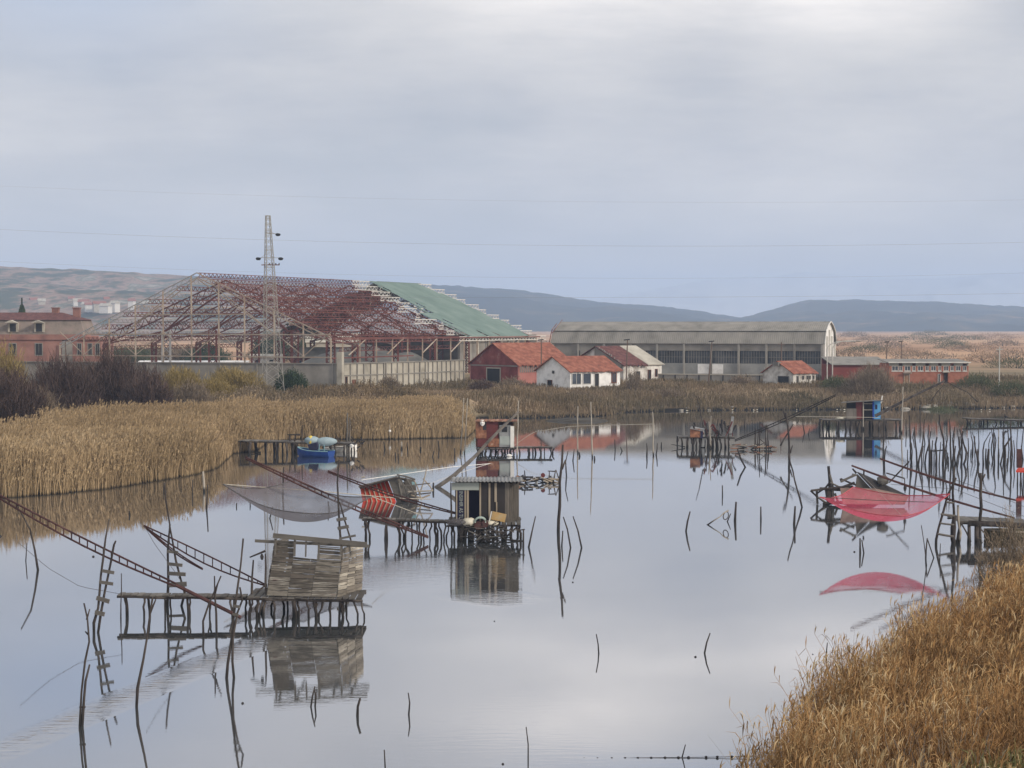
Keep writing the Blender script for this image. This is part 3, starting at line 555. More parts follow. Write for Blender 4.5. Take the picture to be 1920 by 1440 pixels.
def gable_shell(fr, root, L_, W_, eh, rh, mwall, mgab=None, ov=.35, mroof=None, mroof2=None, split=None, ragged=.5, back=True, cut=None):
    """walls with thickness; ridge along u"""
    g = MB(); t = .25; mgab = mgab or mwall
    fr.box(g, 0, L_, 0, t, -.6, eh); g.build('wall', mwall, root); g = MB(); fr.box(g, 0, L_, W_ - t, W_, -.6, eh); g.build('wall', mwall, root)
    for k, uu in enumerate((0.003, L_ - t - .003)):
        q = MB(); a = [fr(uu, t + .002, -.6), fr(uu, W_ - t - .002, -.6), fr(uu, W_ - t - .002, eh + (rh - eh) * (t / (W_ / 2))), fr(uu, W_ / 2, rh), fr(uu, t + .002, eh + (rh - eh) * (t / (W_ / 2)))]
        q.poly([p for p in a], None); b = [p + fr.u * t for p in a]; n = len(a); kk = len(q.v); q.v += [tuple(p) for p in b]; q.f.append(tuple(range(kk + n - 1, kk - 1, -1)))
        for i in range(n): q.f.append((i, kk + i, kk + (i + 1) % n, (i + 1) % n))
        q.build('gable_wall', mgab, root)
    sl = (rh - eh) / (W_ / 2)
    e = split or (L_ + ov)
    slope_sheet(fr, root, -ov, e, -ov, eh - sl * ov + .1, W_ / 2, rh + .12, mroof, ragged=ragged)
    if split: slope_sheet(fr, root, e + .02, L_ + ov, -ov, eh - sl * ov + .12, W_ / 2, rh + .14, mroof2, ragged=.1)
    if back: slope_sheet(fr, root, -ov, L_ + ov, W_ + ov, eh - sl * ov + .1, W_ / 2 + .01, rh + .12, mroof, ragged=0)
    fl = MB()
    if cut is None: return
GL = .7
def corner(px, py, z=GL): return G(px, py, z)

_before = set(COL.objects)
# white cottage -------------------------------------------------------------------
c = corner(1069, 731); fr = Fr((c.x, c.y, GL), 37); root = empty('white_cottage', c, 'white single-storey cottage with orange tiled roof on the far bank', 'house', None)
L_, W_, eh, rh = 9.6, 8.0, 2.75, 4.75
gable_shell(fr, root, L_, W_, eh, rh, m_white, mroof=m_tile)
opening(fr, root, .25, 2.05, .75, 2.45, 0, bars=1); opening(fr, root, 2.35, 3.95, .75, 2.45, 0, bars=0); opening(fr, root, 4.55, 5.5, .05, 2.4, 0, name='door', frame=m_trim, pane=m_dark, bars=0)
opening(fr, root, 7.9, 8.9, .8, 2.45, 0, frame=m_brownwd, pane=m_glass, bars=1, ft=.14)
opening(fr, root, 4.2, 5.3, -.3, 1.35, 0, side='left', frame=m_brownwd, pane=m_dark, name='door', bars=0); opening(fr, root, 3.7, 4.2, 2.3, 2.75, 0, side='left', frame=m_conc, pane=m_dark, bars=0, ft=.05)
# red barn -----------------------------------------------------------------------
c = corner(972, 721, GL); c = Vector(((972 - CX) / F * 268, 268, GL)); fr = Fr(c, 40); root = empty('red_barn', c, 'faded red gabled barn with orange tiled roof left of the white cottage', 'barn')
L_, W_, eh, rh = 11.6, 12.2, 3.3, 6.55
gable_shell(fr, root, L_, W_, eh, rh, m_pinkw, mgab=m_redwall, mroof=m_tile, ragged=.9)
opening(fr, root, 4.3, 7.9, -.2, 2.75, 0, side='left', frame=m_concl, pane=m_dark, name='door', bars=0, ft=.18)
mb = MB()
for k in range(12): fr.box(mb, .3 + k * .42, .3 + k * .42 + .2, -.1, -.003, 2.05, 3.05)
mb.build('slatted_vent', m_conc, root)
mb = MB(); fr.box(mb, -.08, -.005, .3, 11.9, 2.95, 3.15); mb.build('band', m_conc, root)
# ruined shed -------------------------------------------------------------------
c = Vector(((1169 - CX) / F * 276, 276, GL)); fr = Fr(c, 44); root = empty('ruined_shed', c, 'crumbling shed with dark tiled and pale grey roof halves between white cottage and long shed', 'shed')
gable_shell(fr, root, 9.4, 12.0, 3.1, 5.95, m_whited, mgab=m_whited, mroof=m_tiled, mroof2=m_concl, split=5.6, ragged=1.0)
opening(fr, root, 5.9, 6.7, .2, 2.2, 0, pane=m_dark, frame=m_brownwd, bars=0); opening(fr, root, 7.7, 8.3, 1.0, 2.3, 0, pane=m_dark, frame=m_brownwd, bars=0)
opening(fr, root, 3.0, 4.0, .4, 2.0, 0, pane=m_dark, frame=m_conc, bars=0)
mb = MB(); rg = random.Random(3)
for k in range(26): v = .2 + k * .23; zt = 3.1 + 2.85 * (v / 6.0) + rg.uniform(.0, .45); fr.box(mb, -.25, -.01, v, v + .24, 2.6, zt)
mb.build('broken_parapet', m_conc, root)
# small white house ----------------------------------------------------------------
c = corner(1487, 724); fr = Fr((c.x, c.y, GL), 38); root = empty('small_white_house', c, 'small stained white house with red roof in front of the long grey shed', 'house')
gable_shell(fr, root, 5.2, 6.4, 2.05, 3.75, m_whited, mroof=m_tile, ov=.3)
opening(fr, root, .8, 3.2, -.2, 1.55, 0, side='left', frame=m_conc, pane=m_dark, name='door', bars=0)
opening(fr, root, .75, 1.2, .0, 1.6, 0, name='door', frame=m_conc, pane=m_dark, bars=0)
for a in (2.0, 3.05, 3.55, 4.4): opening(fr, root, a, a + .42, .95, 1.6, 0, frame=m_conc, pane=m_dark, bars=0, ft=.06)
mb = MB(); fr.box(mb, -.6, .1, 2.6, 3.8, 3.15, 3.7); mb.build('ridge_block', m_conc, root)
# long grey shed -----------------------------------------------------------------
D0 = 297; c = Vector(((1543 - CX) / F * D0, D0, GL)); th = R(-19.0); fr = Fr(c, -19.0); LL, WW = 49.4, 13.5
root = empty('long_grey_shed', c, 'long derelict grey shed with curved fibre-cement roof and open window band', 'shed')
prof = [(-.25, 6.25), (1.1, 8.3), (1.5, 8.55), (4.1, 9.6), (6.75, 10.15), (9.4, 9.6), (12.0, 8.55), (12.4, 8.3), (13.75, 6.25)]
for i in range(len(prof) - 1):
    (v0, z0), (v1, z1) = prof[i], prof[i + 1]
    if i < 4: slope_sheet(fr, root, -LL - .3, .35, v0, z0, v1 - .01, z1, m_eter, name='roof_sheet', t=.08, step=.36, amp=.05)
    else: slope_sheet(fr, root, -LL - .3, .35, v1, z1, v0 + .01, z0, m_eter, name='roof_sheet', t=.08, step=.72, amp=.05)
mb = MB(); fr.box(mb, -LL - .3, .35, 1.03, 1.22, 8.42, 8.50); mb.build('ridge_cap', MATS['dark_interior'], root)
m_spand = mat('peeling_panel', [C(.18, .18, .17), C(.27, .27, .255), C(.34, .34, .32), C(.70, .70, .68)], scale=.22, detail=9, poss=[0, .5, .80, .96])
mb = MB(); fr.box(mb, -LL, 0, 0, .25, 4.95, 6.2); mb.build('wall', m_conc, root)
mb = MB(); fr.box(mb, -LL, 0, .02, .25, -.5, 2.75); mb.build('spandrel', m_spand, root)
mb = MB(); fr.box(mb, -LL, 0, WW - .3, WW, -.5, 6.2); mb.build('wall', m_conc, root)
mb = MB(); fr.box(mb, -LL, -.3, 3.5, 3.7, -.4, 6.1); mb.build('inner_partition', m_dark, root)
nb = 10
for k in range(nb + 1):
    u = -LL + LL * k / nb; mb = MB(); fr.box(mb, u - .18 + (0.18 if k == 0 else 0) - (.18 if k == nb else 0), u + .18 + (.18 if k == 0 else 0) - (.18 if k == nb else 0), -.25, .0 - .003, -.4, 6.15); mb.build('column', m_greyst if k % 3 else m_conc, root)
for k in range(nb):
    u0 = -LL + LL * k / nb + .35; u1 = u0 + LL / nb - .7; mb = MB()
    if k < 2: fr.box(mb, u0, u1, .0, .18, 2.75, 4.95); mb.build('infill_panel', m_conc, root); continue
    for q in range(1, 9): uu = u0 + (u1 - u0) * q / 9; fr.box(mb, uu - .03, uu + .03, .08, .14, 2.78, 4.92)
    fr.box(mb, u0, u1, .08, .14, 3.82, 3.88); w_ = mb.build('window', m_conc, root); tag(w_)
    g_ = MB(); fr.box(g_, u0 - .05, u1 + .05, .2, .22, 2.8, 4.9); g_.build('pane', mat('grimy_glazing', [C(.03, .032, .035), C(.07, .075, .08), C(.12, .125, .13)], scale=.5, rough=.35), w_)
for (a, b) in ((-38.5, -33.8), (-22.2, -17.6)):
    mb = MB(); fr.box(mb, a, b, -.03, .0, .9, 2.6); mb.build('painted_panel', m_white, root)
gp = [(0.0, -.5)] + [(v, z - .06) for v, z in prof[1:-1]] + [(13.5, -.5)]
for uu, nmn in ((-.30, 'gable_wall'), (-LL, 'gable_wall')):
    q = MB(); a = [fr(uu, v + (.26 if v == 0 else (-.31 if v > 13 else 0)), z) for v, z in gp]; b = [p + fr.u * .28 for p in a]; n = len(a)
    q.v = [tuple(p) for p in a + b]; q.f = [tuple(range(n)), tuple(range(2 * n - 1, n - 1, -1))] + [(i, n + i, n + (i + 1) % n, (i + 1) % n) for i in range(n)]
    q.build(nmn, m_white, root)
for v in (0.5, 3.9, 6.75, 9.6, 13.0): mb = MB(); fr.box(mb, .0, .28, v - .22, v + .22, -.4, 6.0 + min(v, 13.5 - v) * .4); mb.build('pilaster', m_trim, root)
mb = MB()
for i in range(len(prof) - 1): mb.bar(fr(.38, prof[i][0], prof[i][1] + .02), fr(.38, prof[i + 1][0], prof[i + 1][1] + .02), .12, .16)
mb.build('verge', m_trim, root)
mb = MB()
for i in range(3): mb.bar(fr(-LL - .45, prof[i][0] - .1, prof[i][1] + .2), fr(-LL - .45, prof[i + 1][0] - .1, prof[i + 1][1] + .2), .12, .12)
mb.bar(fr(-LL - .2, .5, 8.1), fr(-LL + .9, 3.2, 10.5), .1); mb.build('broken_frame', m_rust, root)
# low wall in front of the long shed
c2 = Vector(((1232 - CX) / F * 282, 282, GL)); c3 = Vector(((1440 - CX) / F * 276, 276, GL)); fr2 = Fr(c2, math.degrees(math.atan2(c3.y - c2.y, c3.x - c2.x))); ln = (c3 - c2).length
root = empty('low_boundary_wall', c2, 'low weathered concrete wall in front of the long grey shed', 'wall'); mb = MB(); fr2.box(mb, 0, ln, 0, .25, -.5, 1.35); mb.build('wall', m_conc, root)
mb = MB(); fr2.box(mb, 0, ln, -.08, .33, 1.353, 1.5); mb.build('coping', m_concl, root)
for k in range(9): mb = MB(); fr2.box(mb, 1 + k * 2.0, 1.16 + k * 2.0, -.1, -.003, -.4, 1.35); mb.build('rib', m_dark, root)
# dark brick shed and brick office --------------------------------------------------
c = Vector(((1560 - CX) / F * 283, 283, GL)); fr = Fr(c, 2); root = empty('dark_brick_shed', c, 'long low dark red brick shed with grey lean-to roof beside the long shed gable', 'shed')
mb = MB(); fr.box(mb, 0, 9.6, 0, .3, -.5, 3.0); mb.build('wall', m_brickd, root); mb = MB(); fr.box(mb, 0, 9.6, 7.7, 8, -.5, 3.9); mb.build('wall', m_brickd, root)
mb = MB(); fr.box(mb, 0, .3, .303, 7.697, -.5, 2.95); mb.build('end_wall', m_brickd, root); mb = MB(); fr.box(mb, 9.3, 9.6, .303, 7.697, -.5, 2.95); mb.build('end_wall', m_brickd, root)
slope_sheet(fr, root, -.1, 9.7, -.4, 2.98, 8.1, 4.15, m_eter, t=.1)
c = Vector(((1668 - CX) / F * 266, 266, GL)); fr = Fr(c, 0.5); root = empty('brick_office', c, 'flat-roofed orange brick building with a strip of broken upper windows', 'building'); LB = 12.35
wn_ = [(.35, 1.05), (1.45, .6), (2.35, .95), (3.55, .55), (4.4, .9), (5.6, .6), (6.45, .85), (7.6, .5), (8.45, .8), (9.5, .6), (10.35, .8), (11.45, .65)]
mb = MB(); fr.box(mb, 0, LB, 0, .3, -.5, 2.35); mb.build('wall', m_brick, root); mb = MB(); fr.box(mb, 0, LB, 6.7, 7, -.5, 3.5); mb.build('wall', m_brick, root)
mb = MB(); fr.box(mb, 0, .3, .303, 6.697, -.5, 3.5); mb.build('end_wall', m_brick, root); mb = MB(); fr.box(mb, LB - .3, LB, .303, 6.697, -.5, 3.5); mb.build('end_wall', m_brick, root)
mb = MB(); prev = 0
for a, b in wn_ + [(LB, 0)]: fr.box(mb, prev, a, 0, .3, 2.353, 3.15); prev = a + b
mb.build('pier', m_brick, root)
mb = MB(); prev = 0; rg = random.Random(5)
for k, (a, b) in enumerate(wn_ + [(LB, 0)]): fr.box(mb, prev, a, -.012, .3, 3.153, 3.6); prev = a + b
mb.build('lintel', m_concl, root)
mb = MB()
for k, (a, b) in enumerate(wn_):
    if k % 2 == 0: fr.box(mb, a - .03 + .03, a + b - .001, .02, .1, 3.153, 3.58)
mb.build('fascia_panel', m_concl, root)
for a, b in wn_: opening(fr, root, a + .02, a + b - .02, 2.37, 3.14, .12, bars=1, ft=.06, pane=m_glass); 
mb = MB()
for a, b in wn_: fr.box(mb, a - .06, a + b + .06, -.1, -.003, 2.25, 2.352)
mb.build('sill', m_trim, root)
mb = MB(); fr.box(mb, -.25, LB + .25, -.45, -.3, 3.605, 3.78); mb.build('fascia', m_trim, root)
slope_sheet(fr, root, -.25, LB + .25, -.298, 3.7, 7.4, 4.1, m_eter, t=.09, name='roof')
opening(fr, root, 2.25, 3.15, -.2, 1.85, 0, name='door', frame=m_concl, pane=mat('rust_door', [C(.2, .09, .03), C(.42, .30, .22)], scale=1.2), bars=0)
opening(fr, root, 7.55, 7.95, -.2, 1.9, 0, name='door', frame=m_trim, pane=m_dark, bars=0); opening(fr, root, 8.45, 9.15, -.2, 2.1, 0, name='door', frame=m_brownwd, pane=m_dark, bars=0)
for a, b in ((2.1, 3.4), (8.2, 9.35)): mb = MB(); fr.box(mb, a, b, -.5, -.003, 2.0 if a < 5 else 2.12, 2.12 if a < 5 else 2.235); mb.build('door_canopy', m_concl, root)
# compound walls --------------------------------------------------------------------
a0 = Vector(((-60 - CX) / F * 262, 262, GL)); a1 = Vector(((637 - CX) / F * 246, 246, GL)); fr = Fr(a0, math.degrees(math.atan2(a1.y - a0.y, a1.x - a0.x))); ln = (a1 - a0).length
root = empty('grey_compound_wall', a0, 'plain grey concrete retaining wall behind the shrubs and below the steel frame', 'wall')
mb = MB(); fr.box(mb, 0, ln, 0, .35, -.6, 3.85); mb.build('wall', m_conc, root); mb = MB(); fr.box(mb, 0, ln, -.15, .4, 3.853, 4.0); mb.build('coping', m_conc, root)
for k in range(9): u = ln - 1.2 - k * 5.9; mb = MB(); fr.box(mb, u, u + .22, -.12, -.003, -.5, 3.85); mb.build('buttress', m_conc, root)
mb = MB(); fr.box(mb, ln - .35, ln + .45, -.35, .55, -.6, 5.6); mb.build('corner_pillar', m_concl, root)
pts = [(640, 247), (720, 254), (800, 263), (872, 274)]; root = empty('panelled_compound_wall', (W(640, 700, 247).x, 247, GL), 'cream concrete wall of framed panels curving towards the red barn', 'wall'); cnt = 0
for i in range(3):
    p, q = pts[i], pts[i + 1]; A = Vector(((p[0] - CX) / F * p[1], p[1], GL)); B = Vector(((q[0] - CX) / F * q[1], q[1], GL)); fr = Fr(A, math.degrees(math.atan2(B.y - A.y, B.x - A.x))); ln = (B - A).length
    mb = MB(); fr.box(mb, 0.002, ln, 0, .2, -.6, 3.85); mb.build('wall_panel', m_concl, root)
    mb = MB(); fr.box(mb, 0.002, ln, -.16, .24, 3.853, 4.02); fr.box(mb, 0.002, ln, -.12, -.003, 2.1, 2.25); mb.build('rail', m_conc, root)
    k = 0; st = 1.42
    while k * st < ln - .3:
        u = k * st + .3; mb = MB(); fr.box(mb, u, u + .17, -.14, -.004 if k % 1 else -.005, -.5, 2.09); fr.box(mb, u, u + .17, -.14, -.005, 2.26, 3.85); mb.build('rib', m_conc, root); k += 1
    if i == 0:
        opening(fr, root, .75, 1.2, .2, 2.0, 0, name='door', frame=m_brownwd, pane=m_dark, bars=0, ft=.05); opening(fr, root, 2.2, 2.95, .25, 1.55, 0, name='door', frame=m_brownwd, pane=m_brownwd, bars=0)
# pink mansard house ---------------------------------------------------------------
D0 = 352; s_ = D0 / F; xr = (189 - CX) * s_; c = Vector(((-150 - CX) * s_, D0, GL)); fr = Fr(c, 0); root = empty('pink_mansard_house', c, 'salmon pink two-storey house with mansard roof behind the dark shrubs', 'house')
LM = (158 + 150) * s_; Lr = (189 + 150) * s_; zz = lambda y, d=D0: CAMZ + (HOR - y) / F * d - GL
z_eav, z_cor, z_man, z_top = zz(637), zz(627), zz(600), zz(586, D0 + 6)
mb = MB(); fr.box(mb, 0, Lr, 0, .4, -.6, z_eav); mb.build('wall', m_salmon, root); mb = MB(); fr.box(mb, Lr - .4, Lr, .403, 11, -.6, z_eav); mb.build('wall', m_salmon, root); mb = MB(); fr.box(mb, 0, Lr, 11.003, 11.4, -.6, z_eav); mb.build('wall', m_salmon, root)
mb = MB(); fr.box(mb, 0, Lr + .3, -.3, 11.6, z_eav + .003, z_eav + .3); fr.box(mb, 0, LM + .3, -.2, 11.4, z_eav + .303, z_cor); mb.build('cornice', m_salmon, root)
mm = mat('grey_shingle', [C(.12, .10, .085), C(.22, .18, .15), C(.27, .20, .17)], scale=.5, detail=8)
a = [(0, 0), (LM, 0), (LM, 11), (0, 11)]; q = MB(); q.v = [tuple(fr(u, v, z_cor + .003)) for u, v in a] + [tuple(fr(u + (0 if u == 0 else -1.0), v + (1.0 if v == 0 else -1.0), z_man)) for u, v in a]
q.f = [(0, 1, 5, 4), (1, 2, 6, 5), (2, 3, 7, 6), (3, 0, 4, 7), (4, 5, 6, 7), (3, 2, 1, 0)]; q.build('mansard', mm, root)
q = MB(); q.v = [tuple(fr(u + (0 if u == 0 else -.6), v + (.6 if v == 0 else -.6), z_man + .003)) for u, v in a] + [tuple(fr(0, 5.5, z_top)), tuple(fr(LM - 6.0, 5.5, z_top))]
q.f = [(0, 1, 5, 4), (1, 2, 5), (2, 3, 4, 5), (3, 0, 4), (3, 2, 1, 0)]; rf = q.build('roof', m_tiled, root)
for px in (92, 132): u = (px + 150) * s_; mb = MB(); fr.box(mb, u - .7, u + .7, 5.0, 6.0, z_top - 1.2, z_top + .85); fr.box(mb, u - .85, u + .85, 4.85, 6.15, z_top + .853, z_top + 1.05); mb.build('chimney', m_salmon, rf)
for px in (-24, 24, 73, 149, 169, 183): u = (px + 150) * s_; hw = .82 if px < 100 else .5; opening(fr, root, u - hw, u + hw, zz(667), zz(643), 0, frame=m_conc, pane=m_dark, bars=1, ft=.16)
for px in (-24, 25, 74):
    u = (px + 150) * s_; mb = MB(); fr.box(mb, u - 1.05, u + 1.05, -.1, 1.4, zz(623), zz(605)); d_ = mb.build('dormer', m_concl, root)
    mb = MB(); mb.poly([fr(u - 1.2, -.25, zz(605)), fr(u + 1.2, -.25, zz(605)), fr(u, -.25, zz(600))], -1.5); mb.build('dormer_roof', m_concl, d_)
    mb = MB(); fr.box(mb, u - .62, u + .62, -.14, -.105, zz(622), zz(607)); mb.build('pane', m_dark, d_)
u = 128 * s_ + 150 * s_; mb = MB(); fr.box(mb, u - 1.1, u + 1.1, -.9, -.85, zz(685), zz(640)); mb.build('faded_panel', m_conc, root)
# ---------------------------------------------------------------- steel frame of the salt store
O = Vector((-55.3, 300, 0)); vdir = Vector((.408, .913, 0)).normalized(); ang = math.degrees(math.atan2(-.408, .913)); fs = Fr(O, ang)    # u across the gable, v back along the ridge
HW, HWL, ZR, ZE, LV = 27.0, 30.0, 19.4, 8.0, 90.0
zr = lambda u: ZR - (ZR - ZE) * abs(u) / HW
root = empty('salt_store_frame', fs(0, 0, 0), 'huge rusty steel skeleton of a roofless salt store with remnants of green roof sheet', 'steel frame')
us = [-30, -24.6, -18.9, -13.2, -7.2, -1.2, 4.5, 9.8, 15.8, 21.6, 27]
for k, u in enumerate(us):            # front gable posts, cream paint flaking
    top = zr(u) - .1; mb = MB(); mb.bar(fs(u, 0, GL - .5), fs(u, 0, top), .24, .24); mb.build('post', m_rustl, root)
    if k < len(us) - 1:
        mb = MB(); lo = fs(u, 0, 4.9 if k % 2 else 9.0); hi = fs(us[k + 1], 0, 9.0 if k % 2 else 4.9); mb.bar(lo, hi, .13); mb.build('brace', m_rustl, root)
for z0, u0, u1 in ((4.75, -30, 27), (8.6, -24, 27), (12.1, -12.8, 10)):
    mb = MB(); mb.bar(fs(u0, -.2, z0), fs(u1, -.2, z0), .2); mb.build('rail', m_rustl, root)
def lattice(a, b, up, dep, n, t1=.16, t2=.09):
    """two chords a->b and the same shifted by up*dep, zigzag between"""
    a = Vector(a); b = Vector(b); up = Vector(up).normalized() * dep; mb = MB(); mb.bar(a, b, t1); mb.bar(a + up, b + up, t1)
    for i in range(n):
        p = a + (b - a) * (i / n); q = a + (b - a) * ((i + .5) / n) + up; r_ = a + (b - a) * ((i + 1) / n); mb.bar(p, q, t2); mb.bar(q, r_, t2)
    return mb
for sg in (-1, 1):                     # gable rafters, double, pale
    e = HWL if sg < 0 else HW
    lattice(fs(0, 0, ZR - .8), fs(sg * e, 0, zr(e) - .7), fs.v * -.01 + Vector((0, 0, 1)), .8, 16, .15, .08).build('gable_rafter', m_rustl if sg > 0 else m_lilac, root)
    mb = MB(); mb.bar(fs(0, 0, ZR - 1), fs(sg * 15.8, 0, 8.7), .14); mb.bar(fs(sg * 4, 0, zr(4) - 1), fs(sg * 15.8, 0, 8.7), .12); mb.build('gable_tie', m_rustl, root)
frames_v = [9, 24, 39, 54, 69, 84]
for v in frames_v:                    # inner portal frames: lattice rafters, ties and lattice columns
    for sg in (-1, 1):
        lattice(fs(0, v, ZR - 2.6), fs(sg * HW, v, ZE - 1.4), (0, 0, 1), 1.5, 16, .20, .10).build('rafter', m_rust, root)
        mb = MB(); mb.bar(fs(0, v, ZR - 2.8), fs(sg * 13, v, 9.2), .26); mb.bar(fs(sg * 6.5, v, zr(6.5) - 2.2), fs(sg * 13, v, 9.2), .2); mb.bar(fs(sg * 13, v, 9.2), fs(sg * HW, v, ZE - 1.4), .24); mb.build('tie', m_rust, root)
        for uu in (13.0, HW - .4):
            m_ = m_lilac if (v == 9 and sg < 0 and uu == 13) else m_rust; mb = MB(); top = 9.2 if uu == 13 else ZE - 1.2; w2 = .85 if uu == 13 else .5
            for q in (-w2, w2): mb.bar(fs(sg * uu + q, v, GL - .3), fs(sg * uu + q, v, top), .34)
            for i in range(6): z0 = GL + .1 + i * (top - GL) / 6; z1 = z0 + (top - GL) / 6; mb.bar(fs(sg * uu - w2, v, z0), fs(sg * uu + w2, v, z1), .13); mb.bar(fs(sg * uu + w2, v, z0), fs(sg * uu - w2, v, z1), .13)
            mb.build('lattice_column', m_, root)
rg = random.Random(11)
npur = 10
for sg in (-1, 1):                    # purlin trusses along the ridge
    for k in range(npur + 1):
        if k == 0 and sg < 0: continue
        u = sg * HW * k / npur; zc_ = zr(u) - .75; v0 = .3 + (rg.uniform(0, 1.5)); v1 = LV - rg.uniform(0, 3)
        if sg > 0:
            vm = 50 + 8 * (1 - k / npur) + rg.uniform(-3, 3)
            lattice(fs(u, v0, zc_), fs(u, vm, zc_), (0, 0, 1), .75, int((vm - v0) / 1.25), .12, .085).build('purlin_truss', m_rust, root)
            lattice(fs(u, vm - 3, zc_ - .05), fs(u, LV + 1.0 + rg.uniform(0, 3), zc_ - .05), (0, 0, 1), .75, int((v1 - vm) / 1.25), .14, .08).build('purlin_truss', m_trim, root)
        else:
            lattice(fs(u, v0, zc_), fs(u, v1, zc_), (0, 0, 1), .75, int((v1 - v0) / 1.25), .12, .085).build('purlin_truss', [m_rust, m_lilac, m_rust, m_lilac, m_rust, m_rustl][k % 6], root)
        if k % 2: continue
        u2 = u; lattice(fs(u2 * .93, 6, zr(u2) - 2.3), fs(u2 * .93, 52, zr(u2) - 2.3), (0, 0, 1), .6, 30, .12, .08).build('lower_truss', m_rust, root)
# ragged green sheets on the right slope, in courses from ridge to eave; a few left on the other slope
shr = 0
for k in range(npur):
    ua, ub = HW * k / npur, HW * (k + 1) / npur; va = 61.5 - 9.5 * k / npur + rg.uniform(-2.4, 2.6); vb = LV - 5.5 + rg.uniform(-1.8, 1.8); mb = MB(); v = va
    while v < vb:
        wd = .95; ex = rg.uniform(-.35, .1) if v < va + 3 or v > vb - 3 else 0
        if rg.random() < (.50 if (v < va + 2.5) else (.12 if (abs(v - va - 7 - k * .5) < 1.6 and k > 4) else .0)): v += wd; continue
        a1, b1 = ua - .12, ub + .14 + ex
        p = [fs(a1, v, zr(a1) + .14), fs(b1, v, zr(b1) + .09), fs(b1, v + wd, zr(b1) + .09), fs(a1, v + wd, zr(a1) + .14)]; mb.poly(p, .05 if (p[1] - p[0]).cross(p[3] - p[0]).z > 0 else -.05); v += wd
    mb.build('roof_sheet', m_green2, root)
for k in range(npur):
    ua, ub = -HW * k / npur, -HW * (k + 1) / npur; mb = MB(); v = 66 + rg.uniform(-2, 2)
    while v < 86:
        p = [fs(ua, v, zr(ua) + .12), fs(ua, v + .97, zr(ua) + .12), fs(ub, v + .97, zr(ub) + .08), fs(ub, v, zr(ub) + .08)]
        mb.poly(p, .05); v += .97
    mb.build('roof_sheet', m_green2, root)
for v in list(range(4, 52, 6)) + list(range(52, 90, 6)):
    mb = MB(); mb.bar(fs(HW, v, GL), fs(HW, v, ZE - .3), .22); mb.build('post', m_rustl if v % 12 else m_rust, root)
mb = MB(); mb.bar(fs(HW, .2, ZE - .2), fs(HW, LV, ZE - .2), .22); mb.bar(fs(HW + .1, .2, 4.6), fs(HW + .1, 30, 4.6), .2); mb.build('eave_beam', m_rust, root)
mb = MB()
for v in (6, 20, 34, 46, 74): mb.bar(fs(HW, v, 5), fs(HW, v + 6, ZE - .3), .15)
mb.build('eave_brace', m_rustl, root)
# walls left standing inside the frame and the salt heap
c = fs(HW - 1, 52, GL); fw = Fr(c, 0); root2 = empty('ruined_store_wall', c, 'dark grey ruined masonry wall standing under the green roof remnant', 'wall')
mb = MB(); mb.box(fs(HW - 1.2, 71, 3.9), (.4, 38, 6.6), (fs.u, fs.v, Vector((0, 0, 1)))); mb.build('wall', m_conc, root2)
mb = MB(); mb.box(fs(4, 90.4, 4.2), (44, .4, 8.0), (fs.u, fs.v, Vector((0, 0, 1)))); mb.build('back_wall', mat('dark_concrete', [C(.05, .048, .042), C(.11, .10, .09), C(.16, .15, .13)], scale=.3, detail=8), root2)  # back wall in a darker grey than the side wall
for v in range(55, 90, 5): mb = MB(); mb.box(fs(HW - .8, v, 3.9), (.35, .45, 6.7), (fs.u, fs.v, Vector((0, 0, 1)))); mb.build('pilaster', m_concl, root2)
n = 48; cx_, cy_ = fs(8, 47, 0).x, fs(8, 47, 0).y; gxx, gyy = np.meshgrid(np.linspace(-17, 17, n), np.linspace(-15, 15, n)); rr = np.sqrt((gxx / 17) ** 2 + (gyy / 15) ** 2)
hh = 6.3 * np.clip(1 - rr ** 1.6, 0, 1) * (.72 + .5 * vnoise(gxx + 50, gyy + 50, 6, 51)) + vnoise(gxx + 50, gyy + 50, 1.5, 52) * .4
Vh = np.stack([gxx + cx_, gyy + cy_, hh + GL - .5], -1).reshape(-1, 3); idx = np.arange(n * n).reshape(n, n); Fh = np.stack([idx[:-1, :-1], idx[:-1, 1:], idx[1:, 1:], idx[1:, :-1]], -1).reshape(-1, 4)
o = npmesh('spoil_heap', Vh, Fh, mat('dirty_salt', [C(.07, .07, .062), C(.13, .125, .11), C(.18, .17, .145)], scale=.2, detail=9), origin=(cx_, cy_, GL), smooth=True); tag(o, 'dark grey spoil heap inside the steel frame above the panelled wall', 'heap')
# outbuildings glimpsed through the frame
for (px, D, th, L1, W1, e1, r1, mw, mr, lb, nm) in [(548, 372, 10, 13, 7, 2.6, 4.6, m_redwall, m_concl, 'dark red outbuilding with pale roof seen through the steel frame right of the mast', 'outbuilding'),
        (470, 380, 5, 7, 6, 2.4, 3.0, m_white, m_concl, 'small white outbuilding seen through the steel frame left of the mast', 'outbuilding'), (262, 352, 2, 22, 2.5, 1.9, 2.1, m_white, m_white, 'long low white building seen through the left bays of the steel frame', 'outbuilding'),
        (575, 430, 8, 20, 8, 5.4, 7.4, m_concl, m_concl, 'large pale outbuilding with a light roof seen through the frame between mast and pillar', 'outbuilding')]:
    c = Vector(((px - CX) / F * D, D, GL)); fr = Fr(c, th); rt = empty(nm, c, lb, 'building', 'outbuildings behind the steel frame'); gable_shell(fr, rt, L1, W1, e1, r1, mw, mroof=mr, ragged=.2)
    for q in range(int(L1 / 3)): opening(fr, rt, 1 + q * 3, 2 + q * 3, 1.0, 1.9, 0, frame=m_conc, pane=m_dark, bars=0)
# (settled further down)

